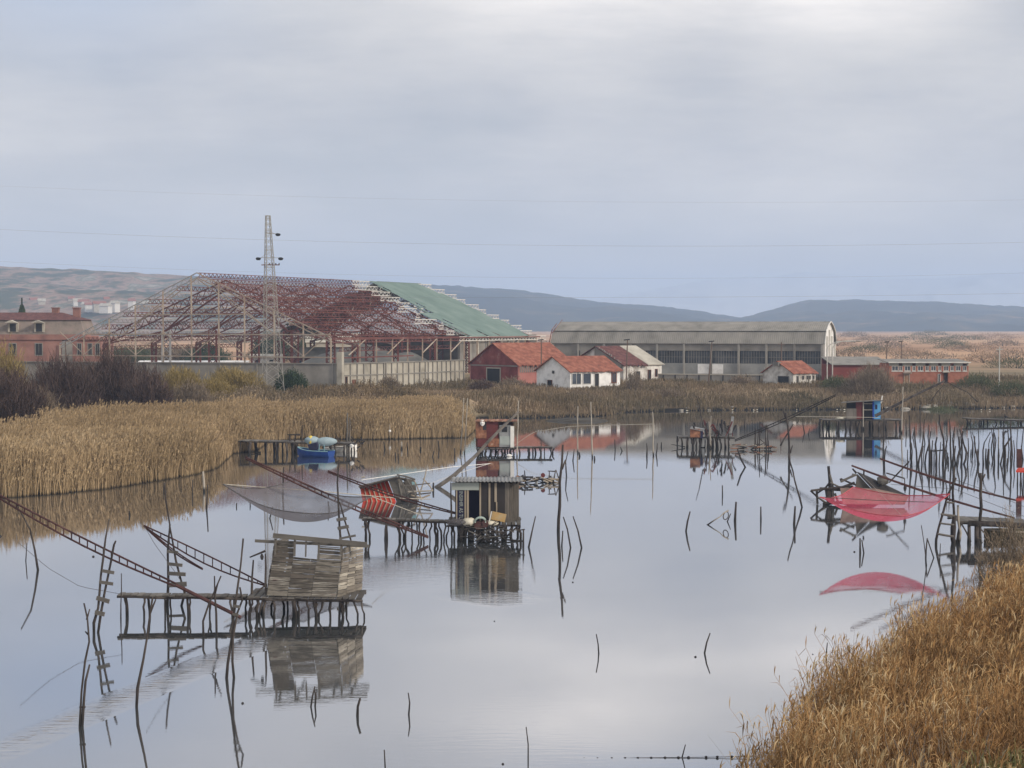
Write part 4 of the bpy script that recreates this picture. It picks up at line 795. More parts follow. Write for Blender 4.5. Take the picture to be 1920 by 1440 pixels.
# ---------------------------------------------------------------- lattice mast
D0 = 226; bx = (512 - CX) / F * D0; zt = 24.6; z0 = GL - .1; root = empty('lattice_mast', (bx, D0, z0), 'tall pale steel lattice power mast with lamp arms in front of the steel frame', 'mast')
fm = Fr((bx, D0, 0), 24)
def hwid(z): t = (z - z0) / (zt - z0); return 1.22 * (1 - t) + .26 * t if t > .0 else 1.22
topc = Vector(((503.5 - CX) / F * D0 - bx, 0, 0))
def mp_(i, z): sx, sy = ((-1, -1), (1, -1), (1, 1), (-1, 1))[i]; h = hwid(z); return fm(sx * h, sy * h, z) + topc * ((z - z0) / (zt - z0))
for i in range(4): mb = MB(); mb.bar(mp_(i, z0), mp_(i, zt), .085); mb.build('leg', m_greyst, root); mb = MB(); mb.box(mp_(i, z0) + Vector((0, 0, .25)), (.6, .6, .8)); mb.build('footing', m_concl, root)
zs = [z0]
while zs[-1] < zt - .6: zs.append(min(zt, zs[-1] + max(.75, hwid(zs[-1]) * 1.35)))
for i in range(4):
    mb = MB()
    for a, b in zip(zs[:-1], zs[1:]): mb.bar(mp_(i, a), mp_((i + 1) % 4, b), .033); mb.bar(mp_((i + 1) % 4, a), mp_(i, b), .033)
    for z in zs[3::3] + [zt]: mb.bar(mp_(i, z), mp_((i + 1) % 4, z), .07)
    mb.build('bracing', m_greyst, root)
def pz(py): return CAMZ + (HOR - py) / F * D0
def pxx_(px): return (px - CX) / F * D0
for (x0, x1, y) in ((503, 521, 440), (500, 526, 485), (500, 486, 485)):
    mb = MB(); mb.bar((pxx_(x0), D0, pz(y - 2)), (pxx_(x1), D0, pz(y - 1)), .06); mb.bar((pxx_(x0), D0, pz(y - 8)), (pxx_((x0 + x1) / 2 + (3 if x1 > x0 else -3)), D0, pz(y - 1.5)), .04); ar = mb.build('lamp_arm', m_greyst, root)
    s = 1 if x1 > x0 else -1; mb = MB(); mb.blob((pxx_(x1 + s * 1), D0, pz(y + .5)), (.36, .22, .2), 8, 5); mb.build('lamp_head', m_dark, ar)
mb = MB(); mb.bar((pxx_(491), D0, pz(497)), (pxx_(525), D0, pz(497)), .12); cb = mb.build('crossarm', m_rust, root)
for px in (506, 511, 518, 524): mb = MB(); mb.tube([(pxx_(px), D0, pz(496.5)), (pxx_(px), D0, pz(493.5))], [.09, .06], 6); mb.build('insulator', m_dark, cb)
# street lamps and poles on the far bank
m_pole = mat('old_pole', [C(.09, .06, .045), C(.17, .12, .09)], scale=1.0); m_polew = mat('pale_pole', [C(.38, .37, .34), C(.55, .54, .50)], scale=1.0)
def pole(name, px, ytop, D, label, kind, m=None, lean=0, ybase=None):
    m = m or m_pole; x = (px - CX) / F * D; zb = GL - .1; zt_ = CAMZ + (HOR - ytop) / F * D; root = empty(name, (x, D, zb), label, 'pole' if 'pole' in name else 'lamp', 'poles and lamps round the sheds')
    tx = x + lean; mb = MB(); mb.tube([(x, D, zb), (tx, D, zt_)], [.11, .08], 8); mb.build('pole', m, root)
    if kind == 'T': mb = MB(); mb.bar((tx - .55, D, zt_ - .05), (tx + .35, D, zt_ + .05), .14, .16); mb.build('lamp_head', m_dark, root)
    if kind == 'X': mb = MB(); mb.bar((tx - .5, D, zt_ - .4), (tx + .5, D, zt_ - .4), .1); mb.build('crossarm', m, root)
    if kind == 'C':
        mb = MB(); s = [(tx + 2.6 * (1 - math.cos(a)) * .9, D, zt_ + 1.3 * math.sin(a)) for a in [i * math.pi / 2 / 6 for i in range(7)]]; mb.tube(s, [.07] * 7, 6); mb.tube([s[-1], (s[-1][0] + 1.6, D, s[-1][2] - .02)], .06, 6); ar = mb.build('arm', m, root); mb = MB(); mb.blob((s[-1][0] + 1.9, D, s[-1][2] - .05), (.5, .2, .12), 8, 5); mb.build('lamp_head', m_greyst, ar)
pole('lamp_pole', 1015, 637, 262, 'thin brown lamp pole standing before the red barn roof', 'T'); pole('lamp_pole', 1174, 637, 262, 'brown lamp pole before the ruined shed roof', 'T', lean=.2)
pole('lamp_pole', 1328, 640, 272, 'leaning brown lamp pole before the long shed, second bay row', 'T', lean=.6); pole('lamp_pole', 1465, 641, 276, 'thin lamp pole above the small white house', 'X', m=m_pole)
pole('street_lamp', 1551, 655, 281, 'white curved street lamp left one of the pair at the long shed gable', 'C', m=m_polew); pole('street_lamp', 1561, 654, 280, 'white curved street lamp right one of the pair at the long shed gable', 'C', m=m_polew)
pole('wooden_pole', 1661, 641, 330, 'leaning dark pole left one of the two behind the brick buildings', 'T', lean=.25); pole('wooden_pole', 1690, 640, 330, 'straight dark pole right one of the two behind the brick buildings', 'T')
pole('wooden_pole', 1874, 650, 258, 'lone thin pole on the grass right of the brick building', 'X', m=m_polew)
pole('lamp_pole', 123, 638, 300, 'short lamp pole before the pink house and left frame bay', 'T')
# the far bank stands 1.9 m above the water, not 0.7 m as first measured: every structure on it is that much nearer and smaller
KB, GB2 = .871, 1.9
for o in [o for o in COL.objects if o not in _before]:
    if o.parent is None: o.location = (o.location.x * KB, o.location.y * KB, GB2 + (o.location.z - GL) * KB)
    if o.type == 'MESH': o.data.transform(Matrix.Scale(KB, 4))
# hillside houses
rg = random.Random(21)
for k in range(17):
    px = [128, 138, 146, 152, 160, 168, 176, 186, 58, 72, 240, 262, 30, 205, 395, 118, 196][k]; py = [566, 568, 571, 574, 575, 574, 576, 577, 566, 568, 571, 574, 541, 575, 570, 560, 566][k]
    D = 1480 + (580 - py) * 14; p = W(px, py, D); wd = rg.uniform(4, 11); hh = rg.uniform(1.5, 3.5); rt = empty('hillside_house', p, 'small pale house of the village at the foot of the left hill', 'house', 'village houses on the left hill'); fr = Fr(p, rg.uniform(-30, 30))
    mb = MB(); fr.box(mb, 0, wd, 0, 9, -5, hh); mb.build('wall', [m_concl, m_trim, m_conc][k % 3], rt)
    q = MB(); q.v = [tuple(fr(u, v, hh + .01)) for u, v in ((-.6, -.6), (wd + .6, -.6), (wd + .6, 9.6), (-.6, 9.6))] + [tuple(fr(-.6, 4.5, hh + 2.6)), tuple(fr(wd + .6, 4.5, hh + 2.6))]; q.f = [(0, 1, 5, 4), (2, 3, 4, 5), (1, 2, 5), (3, 0, 4), (3, 2, 1, 0)]; q.build('roof', m_concl if k % 2 else m_tile, rt)
# overhead cables crossing the whole view
for k, (ys, D, rr) in enumerate([([348, 369, 377, 379, 375], 190, .005), ([429, 453, 459, 460, 455], 180, .0075), ([547, 556, 557, 556, 550], 170, .007), ([490, 512, 521, 520, 512], 240, .007)]):
    xs_ = [-700, 500, 1100, 1500, 2700]
    cf = np.polyfit([0, 520, 1100, 1500, 1920], ys, 2); pts = [W(px, np.polyval(cf, px), D) for px in np.linspace(-900, 2800, 40)]
    mb = MB(); mb.tube(pts, rr, 4); o = mb.build('overhead_cable', mat('cable', [C(.20, .20, .21), C(.26, .26, .27)]), None, origin=pts[0]); tag(o, ['highest thin power cable crossing the open sky', 'thicker power cable crossing the sky just above the mast arms', 'lowest power cable crossing the sky before the blue hills', 'faint sagging cable in the sky between mast arms and hills'][k], 'cable', 'power cables across the sky')
# stone rubble along the far waterline
rg = random.Random(31); m_stone = mat('pale_stone', [C(.10, .09, .075), C(.22, .20, .165), C(.36, .33, .28)], scale=1.2)
GSn = 'rocks along the far waterline'
for k in range(64):
    px = rg.choice([rg.uniform(1652, 1700), rg.uniform(1715, 1850), rg.uniform(1715, 1850), rg.uniform(1200, 1480), rg.uniform(1550, 1600), rg.uniform(1850, 1915)]); p = G(px, 769 - rg.uniform(0, 6) if px > 1600 else 771 - rg.uniform(0, 3)); p.z = gz1(p.x, p.y)
    big = 1.0 if px > 1640 and px < 1850 else .5; s = rg.uniform(.18, .5) * big; mb = MB(); mb.blob(p + Vector((0, 0, s * .3)), (s * rg.uniform(.9, 1.6), s, s * .6), 7, 4, .3, k); o = mb.build('shore_rock', m_stone, None, origin=p); tag(o, 'pale angular rock lying at the foot of the far bank', 'rock', GSn)
# ================================================================== stakes, platforms, huts, nets, boats
m_pile = mat('weathered_pile', [C(.014, .011, .010), C(.038, .030, .026), C(.10, .083, .070)], scale=2.2, detail=6, wet=True, stretch=(1, 1, .35))
m_palep = mat('pale_pile', [C(.24, .21, .17), C(.38, .34, .28)], scale=2.0, wet=True, stretch=(1, 1, .4))
m_plank = mat('grey_plank', [C(.05, .044, .038), C(.10, .09, .078), C(.17, .155, .135)], scale=2.5, island=.65, stretch=(.4, 1, 2.5), detail=8)
m_plankmix = mat('mixed_plank', [C(.03, .025, .02), C(.11, .092, .075), C(.055, .048, .04), C(.19, .17, .14), C(.095, .082, .068), C(.30, .28, .24), C(.08, .018, .018)], scale=4.0, island=.6, stretch=(.35, .35, 4), detail=8, poss=[0, .2, .4, .55, .7, .86, .93])
m_plankt = mat('tan_plank', [C(.19, .15, .11), C(.28, .23, .17), C(.36, .31, .25)], scale=2.5, island=.5, stretch=(1, 1, .3))
m_plankv = mat('split_grey_plank', [C(.045, .04, .033), C(.12, .105, .088), C(.21, .185, .155)], scale=3.0, island=.45, stretch=(2.5, 2.5, .35), detail=8)
m_boom = mat('rusty_boom', [C(.025, .013, .012), C(.055, .022, .020), C(.10, .05, .042)], scale=1.5)
m_rustp = mat('rusty_sheet', [C(.04, .02, .016), C(.12, .048, .028), C(.26, .115, .06), C(.42, .32, .24)], scale=2.6, detail=8, island=.3)
m_galv = mat('corrugated_sheet', [C(.10, .09, .08), C(.20, .20, .195), C(.29, .295, .29)], scale=.8, rough=.6)
m_lintel = mat('pale_green_board', [C(.24, .27, .25), C(.33, .35, .32)], scale=1.2)
m_navy = mat('navy_board', [C(.010, .010, .03), C(.022, .022, .055)], scale=1.5)
m_maroon = mat('maroon_board', [C(.07, .018, .016), C(.13, .03, .028)], scale=1.5)
m_darkb = mat('dark_board', [C(.018, .016, .016), C(.038, .033, .032)], scale=1.5, island=.4)  # dark boards; also the sheets that paint shade into the open bays
m_redb = mat('red_painted_board', [C(.32, .03, .018), C(.48, .05, .028), C(.42, .09, .05)], scale=1.2, island=.3, detail=8)
m_blue = mat('sky_blue_board', [C(.06, .22, .42), C(.11, .31, .52)], scale=1.5)
m_blued = mat('deep_blue_hull', [C(.004, .028, .14), C(.010, .05, .22)], scale=1.5, rough=.5)
m_teal = mat('pale_teal', [C(.16, .30, .33), C(.24, .38, .40)], scale=2)
m_sack = mat('white_sack', [C(.42, .38, .28), C(.60, .56, .46)], scale=2)
m_cloth = mat('blue_grey_tarp', [C(.20, .27, .30), C(.30, .37, .39)], scale=1.2)
m_yelt = mat('yellow_tarp', [C(.55, .40, .05), C(.70, .55, .12)], scale=2)
m_crate = mat('yellow_crate', [C(.28, .23, .14), C(.38, .24, .09), C(.36, .29, .18)], scale=2.2)
m_rope = mat('net_rope', [C(.30, .27, .22), C(.42, .39, .33)], scale=2)
m_roped = mat('dark_rope', [C(.05, .045, .045), C(.09, .08, .075)], scale=2)
m_float = mat('white_float', [C(.62, .60, .55), C(.75, .73, .68)], scale=2); m_fdark = mat('dark_float', [C(.02, .02, .02), C(.04, .035, .035)], scale=2)
m_orange = mat('orange_debris', [C(.16, .07, .04), C(.30, .15, .09)], scale=2)
rg = random.Random(77)
def pxm(D): return D / F          # metres per photo pixel at distance D
def crook(pts, D, r, jit=1.0, dj=.0, taper=.55, n=6, base=True, mb=None, up=None):
    """crooked pole through photo points at distance D; the last point stands at the water line"""
    P = [W(x, y, D) for x, y in pts]; out_ = []
    for i in range(len(P) - 1):
        k = max(1, int((P[i] - P[i + 1]).length / .45))
        for q in range(k): out_.append(P[i].lerp(P[i + 1], q / k))
    out_.append(P[-1]); j = r * .35 * jit
    out_ = [p + Vector((rg.uniform(-j, j), rg.uniform(-j, j) + dj * (i / len(out_)), 0)) for i, p in enumerate(out_)]
    if base: d = (out_[-1] - out_[-2]) if len(out_) > 1 else Vector((0, 0, -1)); d = Vector((d.x, d.y, min(d.z, -.2))).normalized(); out_.append(out_[-1] + d * .8)
    m = len(out_); rad = [r * (taper + (1 - taper) * i / (m - 1)) * rg.uniform(.88, 1.12) for i in range(m)]
    mb = mb or MB(); mb.tube(out_, rad, n); return mb
NS = [0]
def stake(pts, rpx, label, m=None, group=None, name='wooden_stake', extra=None, Dw=None):
    yb = pts[-1][1]; D = Dw or DY(yb, 0.0); mb = crook(pts, D, rpx / 2 * pxm(D))
    for e in (extra or []): crook(e, D, rpx * .36 * pxm(D), base=False, mb=mb)
    o = mb.build(name, m or m_pile, None, origin=W(pts[-1][0], yb, D), smooth=True); NS[0] += 1
    return tag(o, label, 'stake', group)
# ---- single stakes that can be told apart
S = stake
S([(37, 958), (57, 993), (66, 1032), (71, 1069)], 5, 'curved thick stake leaning left, nearest the left edge of the open water')
S([(50, 1018), (48, 1052)], 3, 'short thin stake with a knot beside the curved leaning stake at far left')
S([(158, 1131), (164, 1160), (168, 1203), (160, 1240), (153, 1295), (150, 1361)], 5, 'branchy bare pole with twig stubs rising tallest of the bound pair at lower left', extra=[[(168, 1142), (163, 1162)], [(160, 1184), (166, 1190)]])
S([(167, 1246), (161, 1278), (157, 1308), (154, 1361)], 7, 'thick broken pole bound to the branchy pole at lower left', extra=[[(149, 1326), (159, 1326)]])
S([(286, 1119), (280, 1165), (268, 1235), (258, 1290), (256, 1325)], 6.5, 'tall smooth leaning pole with forked tip before the near jetty', extra=[[(292, 1124), (282, 1150)]])
S([(228, 1075), (226, 1160)], 3, 'thin straight stick standing at the outer corner of the near jetty')
S([(402, 1080), (403, 1112), (406, 1150), (407, 1192)], 5, 'straight stake of the crossed pair before the near jetty', extra=[[(409, 1092), (403, 1112)]])
S([(414, 1080), (402, 1110), (391, 1135), (380, 1165), (381, 1192)], 4.5, 'leaning stake of the crossed pair before the near jetty')
S([(590, 1287), (586, 1305), (583, 1325)], 4, 'left leg of the small inverted V of stakes below the plank hut reflection'); S([(589, 1290), (592, 1305), (591, 1324)], 4, 'right leg of the small inverted V of stakes below the plank hut reflection')
S([(675, 1309), (672, 1325), (670, 1342)], 7, 'short thick broken stub standing below the right corner of the plank hut', m=m_pile)
S([(766, 1299), (768, 1318), (767, 1340)], 4, 'short upright stick right of the thick broken stub'); S([(721, 1406), (723, 1446)], 3.5, 'thin stick at the bottom edge left of centre')
S([(987, 1363), (990, 1395), (990, 1425)], 3, 'thin bent stick at the bottom edge near the middle'); S([(1118, 1189), (1122, 1208), (1122, 1225)], 3.5, 'short curved stick alone in open water below the centre')
S([(1331, 1187), (1325, 1205), (1321, 1225)], 4, 'short stick leaning right alone in open water right of centre'); S([(1551, 1205), (1549, 1229)], 3.2, 'tiny upright stick nearest the near reed bank')
S([(1285, 1396), (1279, 1420)], 3.5, 'short leaning stick holding the float line at the bottom')
S([(1056, 834), (1053, 868), (1050, 905), (1050, 950), (1047, 996)], 6.5, 'tallest thick pole right of the dark stilt hut', extra=[[(1060, 862), (1053, 880)]], m=m_pile)
S([(1004, 968), (998, 995), (991, 1026)], 4, 'stake leaning right beside the right corner of the dark stilt hut'); S([(1056, 969), (1064, 992), (1070, 1027)], 4, 'stake leaning left right behind the tallest thick pole')
S([(1075, 968), (1084, 995), (1091, 1027)], 4, 'outermost of the three leaning stakes right of the dark stilt hut'); S([(982, 994), (982, 1024)], 5, 'short thick post at the right foot of the dark stilt hut')
S([(1056, 995), (1053, 1024)], 4, 'short stake touching the tallest thick pole'); S([(1294, 959), (1289, 978), (1287, 996)], 4.5, 'bent stake alone in mid water right of centre')
S([(1354, 910), (1354, 929)], 3.5, 'short stub left of the bird-shaped driftwood, farther out'); S([(1380, 941), (1378, 977)], 6, 'thick blunt post beside the looped driftwood'); S([(1427, 950), (1427, 976)], 4, 'short blunt post between the thick blunt post and the leaning pole')
S([(1491, 949), (1490, 984)], 5.5, 'thick blunt post next to the long leaning pole'); S([(1478, 850), (1490, 900), (1504, 951)], 4, 'long thin leaning pole reaching up left of the collapsed dark hut')
S([(1383, 841), (1389, 860), (1398, 876)], 4.5, 'stake leaning left just right of the ruined jetty'); S([(1370, 963), (1364, 978)], 3, 'tiny twig beside the looped driftwood')
S([(1472, 774), (1477, 800), (1480, 830), (1480, 865)], 5, 'tall forked bare pole between ruined jetty and collapsed hut', extra=[[(1487, 795), (1475, 815), (1463, 836)], [(1469, 770), (1474, 785)], [(1486, 835), (1481, 850)]])
S([(1612, 1009), (1613, 1037)], 5.5, 'thick stub in front of the red net'); S([(1616, 1012), (1620, 1037)], 3.5, 'thin leaning stub beside the thick stub before the red net')
S([(1738, 1009), (1736, 1030), (1735, 1046)], 4.5, 'upright stake of the small tripod left of the right platform ladder'); S([(1739, 1012), (1751, 1046)], 3.5, 'leaning stake of the small tripod left of the right platform ladder'); S([(1763, 1019), (1762, 1052)], 2.6, 'thin stick below the ladder of the right platform')
S([(1727, 985), (1733, 1020), (1737, 1060)], 2.6, 'long thin leaning rod under the red net tip')
S([(532, 876), (531, 905), (531, 930)], 4, 'stake with a pale middle under the long rusty boom'); S([(381, 884), (382, 922)], 6, 'pale thick post at the left reed edge', m=m_palep); S([(361, 900), (361, 925)], 3, 'thin stake left of the pale thick post at the reed edge')
S([(389, 909), (388, 953)], 4, 'dark stake right of the pale thick post at the reed edge'); S([(243, 958), (243, 967)], 4.5, 'short stub alone in the water left of the second ladder')
S([(307, 906), (307, 922)], 2.6, 'faint thin stick close to the left reeds behind the second ladder')
S([(444, 943), (444, 950)], 3, 'short stub left one of two near the grey net corner'); S([(469, 941), (469, 949)], 3, 'short stub right one of two near the grey net corner'); S([(511, 950), (506, 972)], 3.5, 'leaning stub below the left half of the grey net')
S([(615, 940), (617, 958)], 3.5, 'short stub seen through the right half of the grey net')
for a in [([(877, 746), (874, 800), (871, 850)], 2.6, 'right pole of the tall thin pair behind the rusty hut'), ([(870, 746), (867, 800), (864, 849)], 2.6, 'left pole of the tall thin pair behind the rusty hut'),
          ([(972, 751), (971, 800), (969, 858)], 3.0, 'tall thin pale pole at the right corner of the rusty hut'), ([(1083, 762), (1083, 800), (1083, 849)], 3.0, 'left pole of the tall thin pair in mid channel, with pale foot'),
          ([(1108, 753), (1109, 800), (1111, 858)], 3.2, 'right and taller pole of the thin pair in mid channel'), ([(1224, 772), (1224, 810), (1225, 854)], 3.0, 'tall thin pole between mid channel and ruined jetty, pale foot'),
          ([(1693, 725), (1692, 770), (1691, 812)], 3.0, 'tall thin pole right of the blue hut')]: S(a[0], a[1], a[2], m=m_palep)
for a in [([(1152, 824), (1154, 844)], 3, 'short stake pair left of the mid channel, slightly bent'), ([(1213, 831), (1213, 855)], 3.2, 'short upright stake left of the tall thin pole with pale foot'), ([(1233, 831), (1230, 853)], 3, 'short stake right of the tall thin pole with pale foot'),
          ([(1086, 848), (1087, 855)], 5, 'dark stub at the foot of the left mid channel pole'), ([(1115, 855), (1115, 862)], 4, 'dark stub at the foot of the right mid channel pole'), ([(1065, 846), (1061, 866), (1062, 893)], 3.2, 'curved thin stake right behind the tallest thick pole'),
          ([(1077, 842), (1074, 864)], 3, 'short crooked stake between tallest thick pole and mid channel pair'), ([(719, 828), (722, 842)], 3, 'short slanted stub before the reeds right of the jetty'), ([(764, 829), (764, 843)], 3, 'short stub fourth right of the jetty end'),
          ([(753, 828), (753, 842)], 4, 'pale short stub before the reeds'), ([(822, 826), (823, 843)], 3, 'short stub near the right end of the reeds'), ([(853, 840), (853, 856)], 3.4, 'short dark stub left of the tall thin pair'), ([(814, 845), (811, 857)], 3, 'tiny slanted stub below the reed bed right part'),
          ([(788, 838), (788, 844)], 4, 'round-topped stub in the middle of the reed reflections'), ([(742, 848), (741, 858)], 3, 'left of two stubs in the pale reflection before the reeds'), ([(747, 850), (747, 860)], 3, 'right of two stubs in the pale reflection before the reeds')]: S(*a, m=m_palep if 'pale short' in a[2] else None)
# ---- the thicket of stakes on the right
T3 = lambda x, y: (1640 + x * .14583, 760 + y * .14583)
GT_ = 'crooked stakes of the right thicket'
thick = [([(445, 130), (455, 350), (468, 560), (470, 735)], 4), ([(515, 280), (520, 450), (540, 600), (540, 757)], 4), ([(630, 340), (612, 520), (575, 700), (562, 770)], 4), ([(720, 330), (695, 500), (658, 640), (648, 742)], 3.5), ([(705, 450), (712, 600), (716, 757)], 6), ([(745, 450), (733, 600), (735, 757)], 3.5),
    ([(800, 405), (786, 500), (795, 757)], 5), ([(850, 470), (832, 640), (828, 757)], 3), ([(832, 120), (848, 300), (886, 430), (882, 600), (872, 757)], 5), ([(935, 180), (930, 450), (905, 560), (910, 757)], 3), ([(958, 170), (975, 330), (970, 500), (985, 757)], 4), ([(1032, 280), (1000, 430), (1018, 600), (1002, 757)], 4.5),
    ([(1095, 300), (1120, 400), (1180, 600), (1165, 690), (1142, 757)], 4.5), ([(1130, 330), (1122, 500), (1115, 757)], 4.5), ([(1085, 400), (1095, 560), (1062, 680), (1055, 757)], 3.5), ([(1205, 420), (1210, 560), (1192, 757)], 3.2), ([(1240, 565), (1236, 650)], 3), ([(1290, 395), (1280, 480), (1310, 640), (1336, 757)], 4.5),
    ([(1492, 345), (1412, 480), (1390, 580), (1400, 757)], 4), ([(1430, 555), (1430, 690)], 4), ([(1460, 560), (1455, 757)], 7), ([(1535, 350), (1560, 450), (1540, 620), (1540, 757)], 3.2), ([(1590, 560), (1590, 757)], 4.5), ([(1665, 340), (1660, 560), (1620, 757)], 3.6), ([(1760, 400), (1677, 530), (1670, 757)], 6),
    ([(1750, 200), (1755, 500), (1752, 757)], 4), ([(1785, 450), (1800, 600), (1792, 757)], 3), ([(1705, 680), (1705, 768)], 4), ([(420, 570), (425, 757)], 2.6), ([(150, 520), (133, 600), (122, 742)], 4), ([(120, 130), (115, 400), (112, 600)], 3.4), ([(948, 660), (950, 757)], 3.6), ([(875, 500), (905, 640), (918, 757)], 3), ([(1045, 520), (1030, 640), (1035, 757)], 4),
    ([(620, 520), (606, 650), (612, 757)], 4), ([(765, 560), (765, 757)], 3), ([(1318, 560), (1322, 690)], 3), ([(1885, 520), (1905, 700)], 3.5), ([(1915, 300), (1880, 600), (1885, 757)], 3)]
lbT = {0: 'leftmost tall stake of the right-hand thicket', 2: 'stake bowed to the left, third from the left in the thicket', 4: 'thick straight stake under the thicket crossbar, left end', 8: 'tallest kinked stake in the middle of the thicket', 12: 'stake with a hanging ring, sharply bent, in the middle of the thicket', 17: 'stake leaning right at the open gap of the thicket', 18: 'stake with a top swept right, right of the open gap',
       20: 'thickest blunt post in the right half of the thicket', 24: 'thick forked stake with top swept right near the right edge', 25: 'tall straight stake near the right edge of the thicket', 29: 'lone leaning stake below the blue hut deck, left of the thicket', 30: 'thin straight rod rising before the blue hut deck end', 9: 'thin grey stake beside the tallest kinked one'}
for i, (p, r) in enumerate(thick):
    stake([T3(*q) for q in p], r * 1.0, lbT.get(i, 'thin crooked stake standing in the dense thicket of stakes on the right'), group=GT_)
for k in range(26):      # the back row of the thicket, thinner and farther
    x0 = 1700 + rg.uniform(0, 218); yb = rg.uniform(828, 866); hgt = rg.uniform(22, 52); stake([(x0 + rg.uniform(-5, 5), yb - hgt), (x0 + rg.uniform(-3, 3), yb - hgt * .5), (x0, yb)], rg.uniform(2.0, 3.0), 'thin crooked stake standing in the dense thicket of stakes on the right', group=GT_)
mb = MB(); mb.tube([W(*T3(670, 572), 124), W(*T3(760, 588), 124), W(*T3(885, 575), 124)], .055, 5); tag(mb.build('tied_pole', m_pile, None, origin=W(*T3(760, 588), 124)), 'horizontal crossbar pole tied across the thicket stakes', 'pole')
for k in range(14):
    x0 = [1508, 1516, 1417, 1424, 1437, 1442, 1396, 1700, 1712, 1725, 1568, 1740, 1240, 1166][k]; yb = [812, 815, 842, 843, 845, 846, 800, 812, 820, 806, 812, 818, 838, 846][k]; h0 = [18, 12, 34, 52, 48, 20, 16, 26, 20, 24, 10, 22, 9, 8][k]
    stake([(x0 + rg.uniform(-3, 3), yb - h0), (x0, yb)], 2.8, 'small stake in the scattered line between the ruined jetty and the blue hut' if 1390 < x0 < 1600 else ('small stake in the gap between blue hut and thicket' if x0 > 1600 else 'tiny stake in the open channel near mid picture'), group='scattered small stakes of the far channel')
# ---- ladders of poles and planks
def ladder(rails, rungs, yb, label, rpx=5, plank=True, D=None):
    D = D or DY(yb); root = empty('pole_ladder', W(rails[0][-1][0], yb, D), label, 'ladder')
    for r_ in rails: crook(r_, D, rpx / 2 * pxm(D)).build('rail', m_pile, root, smooth=True)
    for (x0, y0, x1, y1, t) in rungs:
        mb = MB()
        if plank: mb.bar(W(x0, y0, D - .08), W(x1, y1, D - .12), .04, t * pxm(D), up=(0, 0, 1))
        else: mb.tube([W(x0, y0, D - .08), W((x0 + x1) / 2, (y0 + y1) / 2 + .3, D - .09), W(x1, y1, D - .08)], t / 2 * pxm(D), 5)
        mb.build('rung', m_plank, root)
    return root
ladder([[(206, 973), (198, 1010), (190, 1080), (184, 1140), (176, 1168), (176, 1185)], [(218, 1014), (213, 1022), (206, 1060), (196, 1110), (188, 1150), (184, 1187)]], [(191, 1070, 214, 1074, 6), (186, 1091, 212, 1095, 6), (181, 1121, 205, 1128, 8), (178, 1148, 196, 1152, 8)], 1186, 'narrow rickety ladder of two poles left of the near jetty', 6)
ladder([[(308, 905), (311, 940), (318, 985), (314, 1035), (316, 1090), (313, 1136)], [(318, 985), (322, 1010), (330, 1050), (338, 1085), (346, 1112), (341, 1136)]], [(313, 1034, 334, 1036, 5), (314, 1057, 342, 1060, 6), (315, 1075, 348, 1077, 7), (316, 1097, 350, 1095, 9), (315, 1118, 346, 1120, 5)], 1136, 'tall ladder with a long bent pole top standing behind the near jetty', 5.5)
ladder([[(457, 1010), (452, 1060), (446, 1100), (440, 1150), (434, 1200), (427, 1245), (426, 1271)], [(449, 1101), (454, 1125), (444, 1150), (436, 1195), (436, 1240), (438, 1271)]], [(437, 1136, 450, 1138, 5), (436, 1152, 447, 1153, 4)], 1271, 'tallest bent ladder nearest the camera, right of the boom pivot', 6)
ladder([[(636, 862), (632, 905), (635, 950), (636, 985), (640, 1025), (641, 1058)], [(637, 941), (646, 975), (657, 1012), (664, 1058)]], [(631, 975, 650, 972, 6), (633, 991, 654, 987, 6), (636, 1010, 667, 1004, 4), (638, 1032, 662, 1028, 4)], 1058, 'crooked ladder with a pale pole top between plank hut and dark hut jetty', 5)
ladder([[(1793, 896), (1777, 928), (1768, 960), (1761, 990), (1756, 1012), (1755, 1022)], [(1789, 875), (1786, 925), (1789, 955), (1790, 990), (1787, 1022)]], [(1774, 941, 1788, 943, 4), (1764, 964, 1790, 967, 4.5), (1762, 981, 1789, 984, 3.6), (1758, 1001, 1788, 1006, 4.5)], 1021, 'wide pole ladder at the left end of the right platform', 6, plank=False)
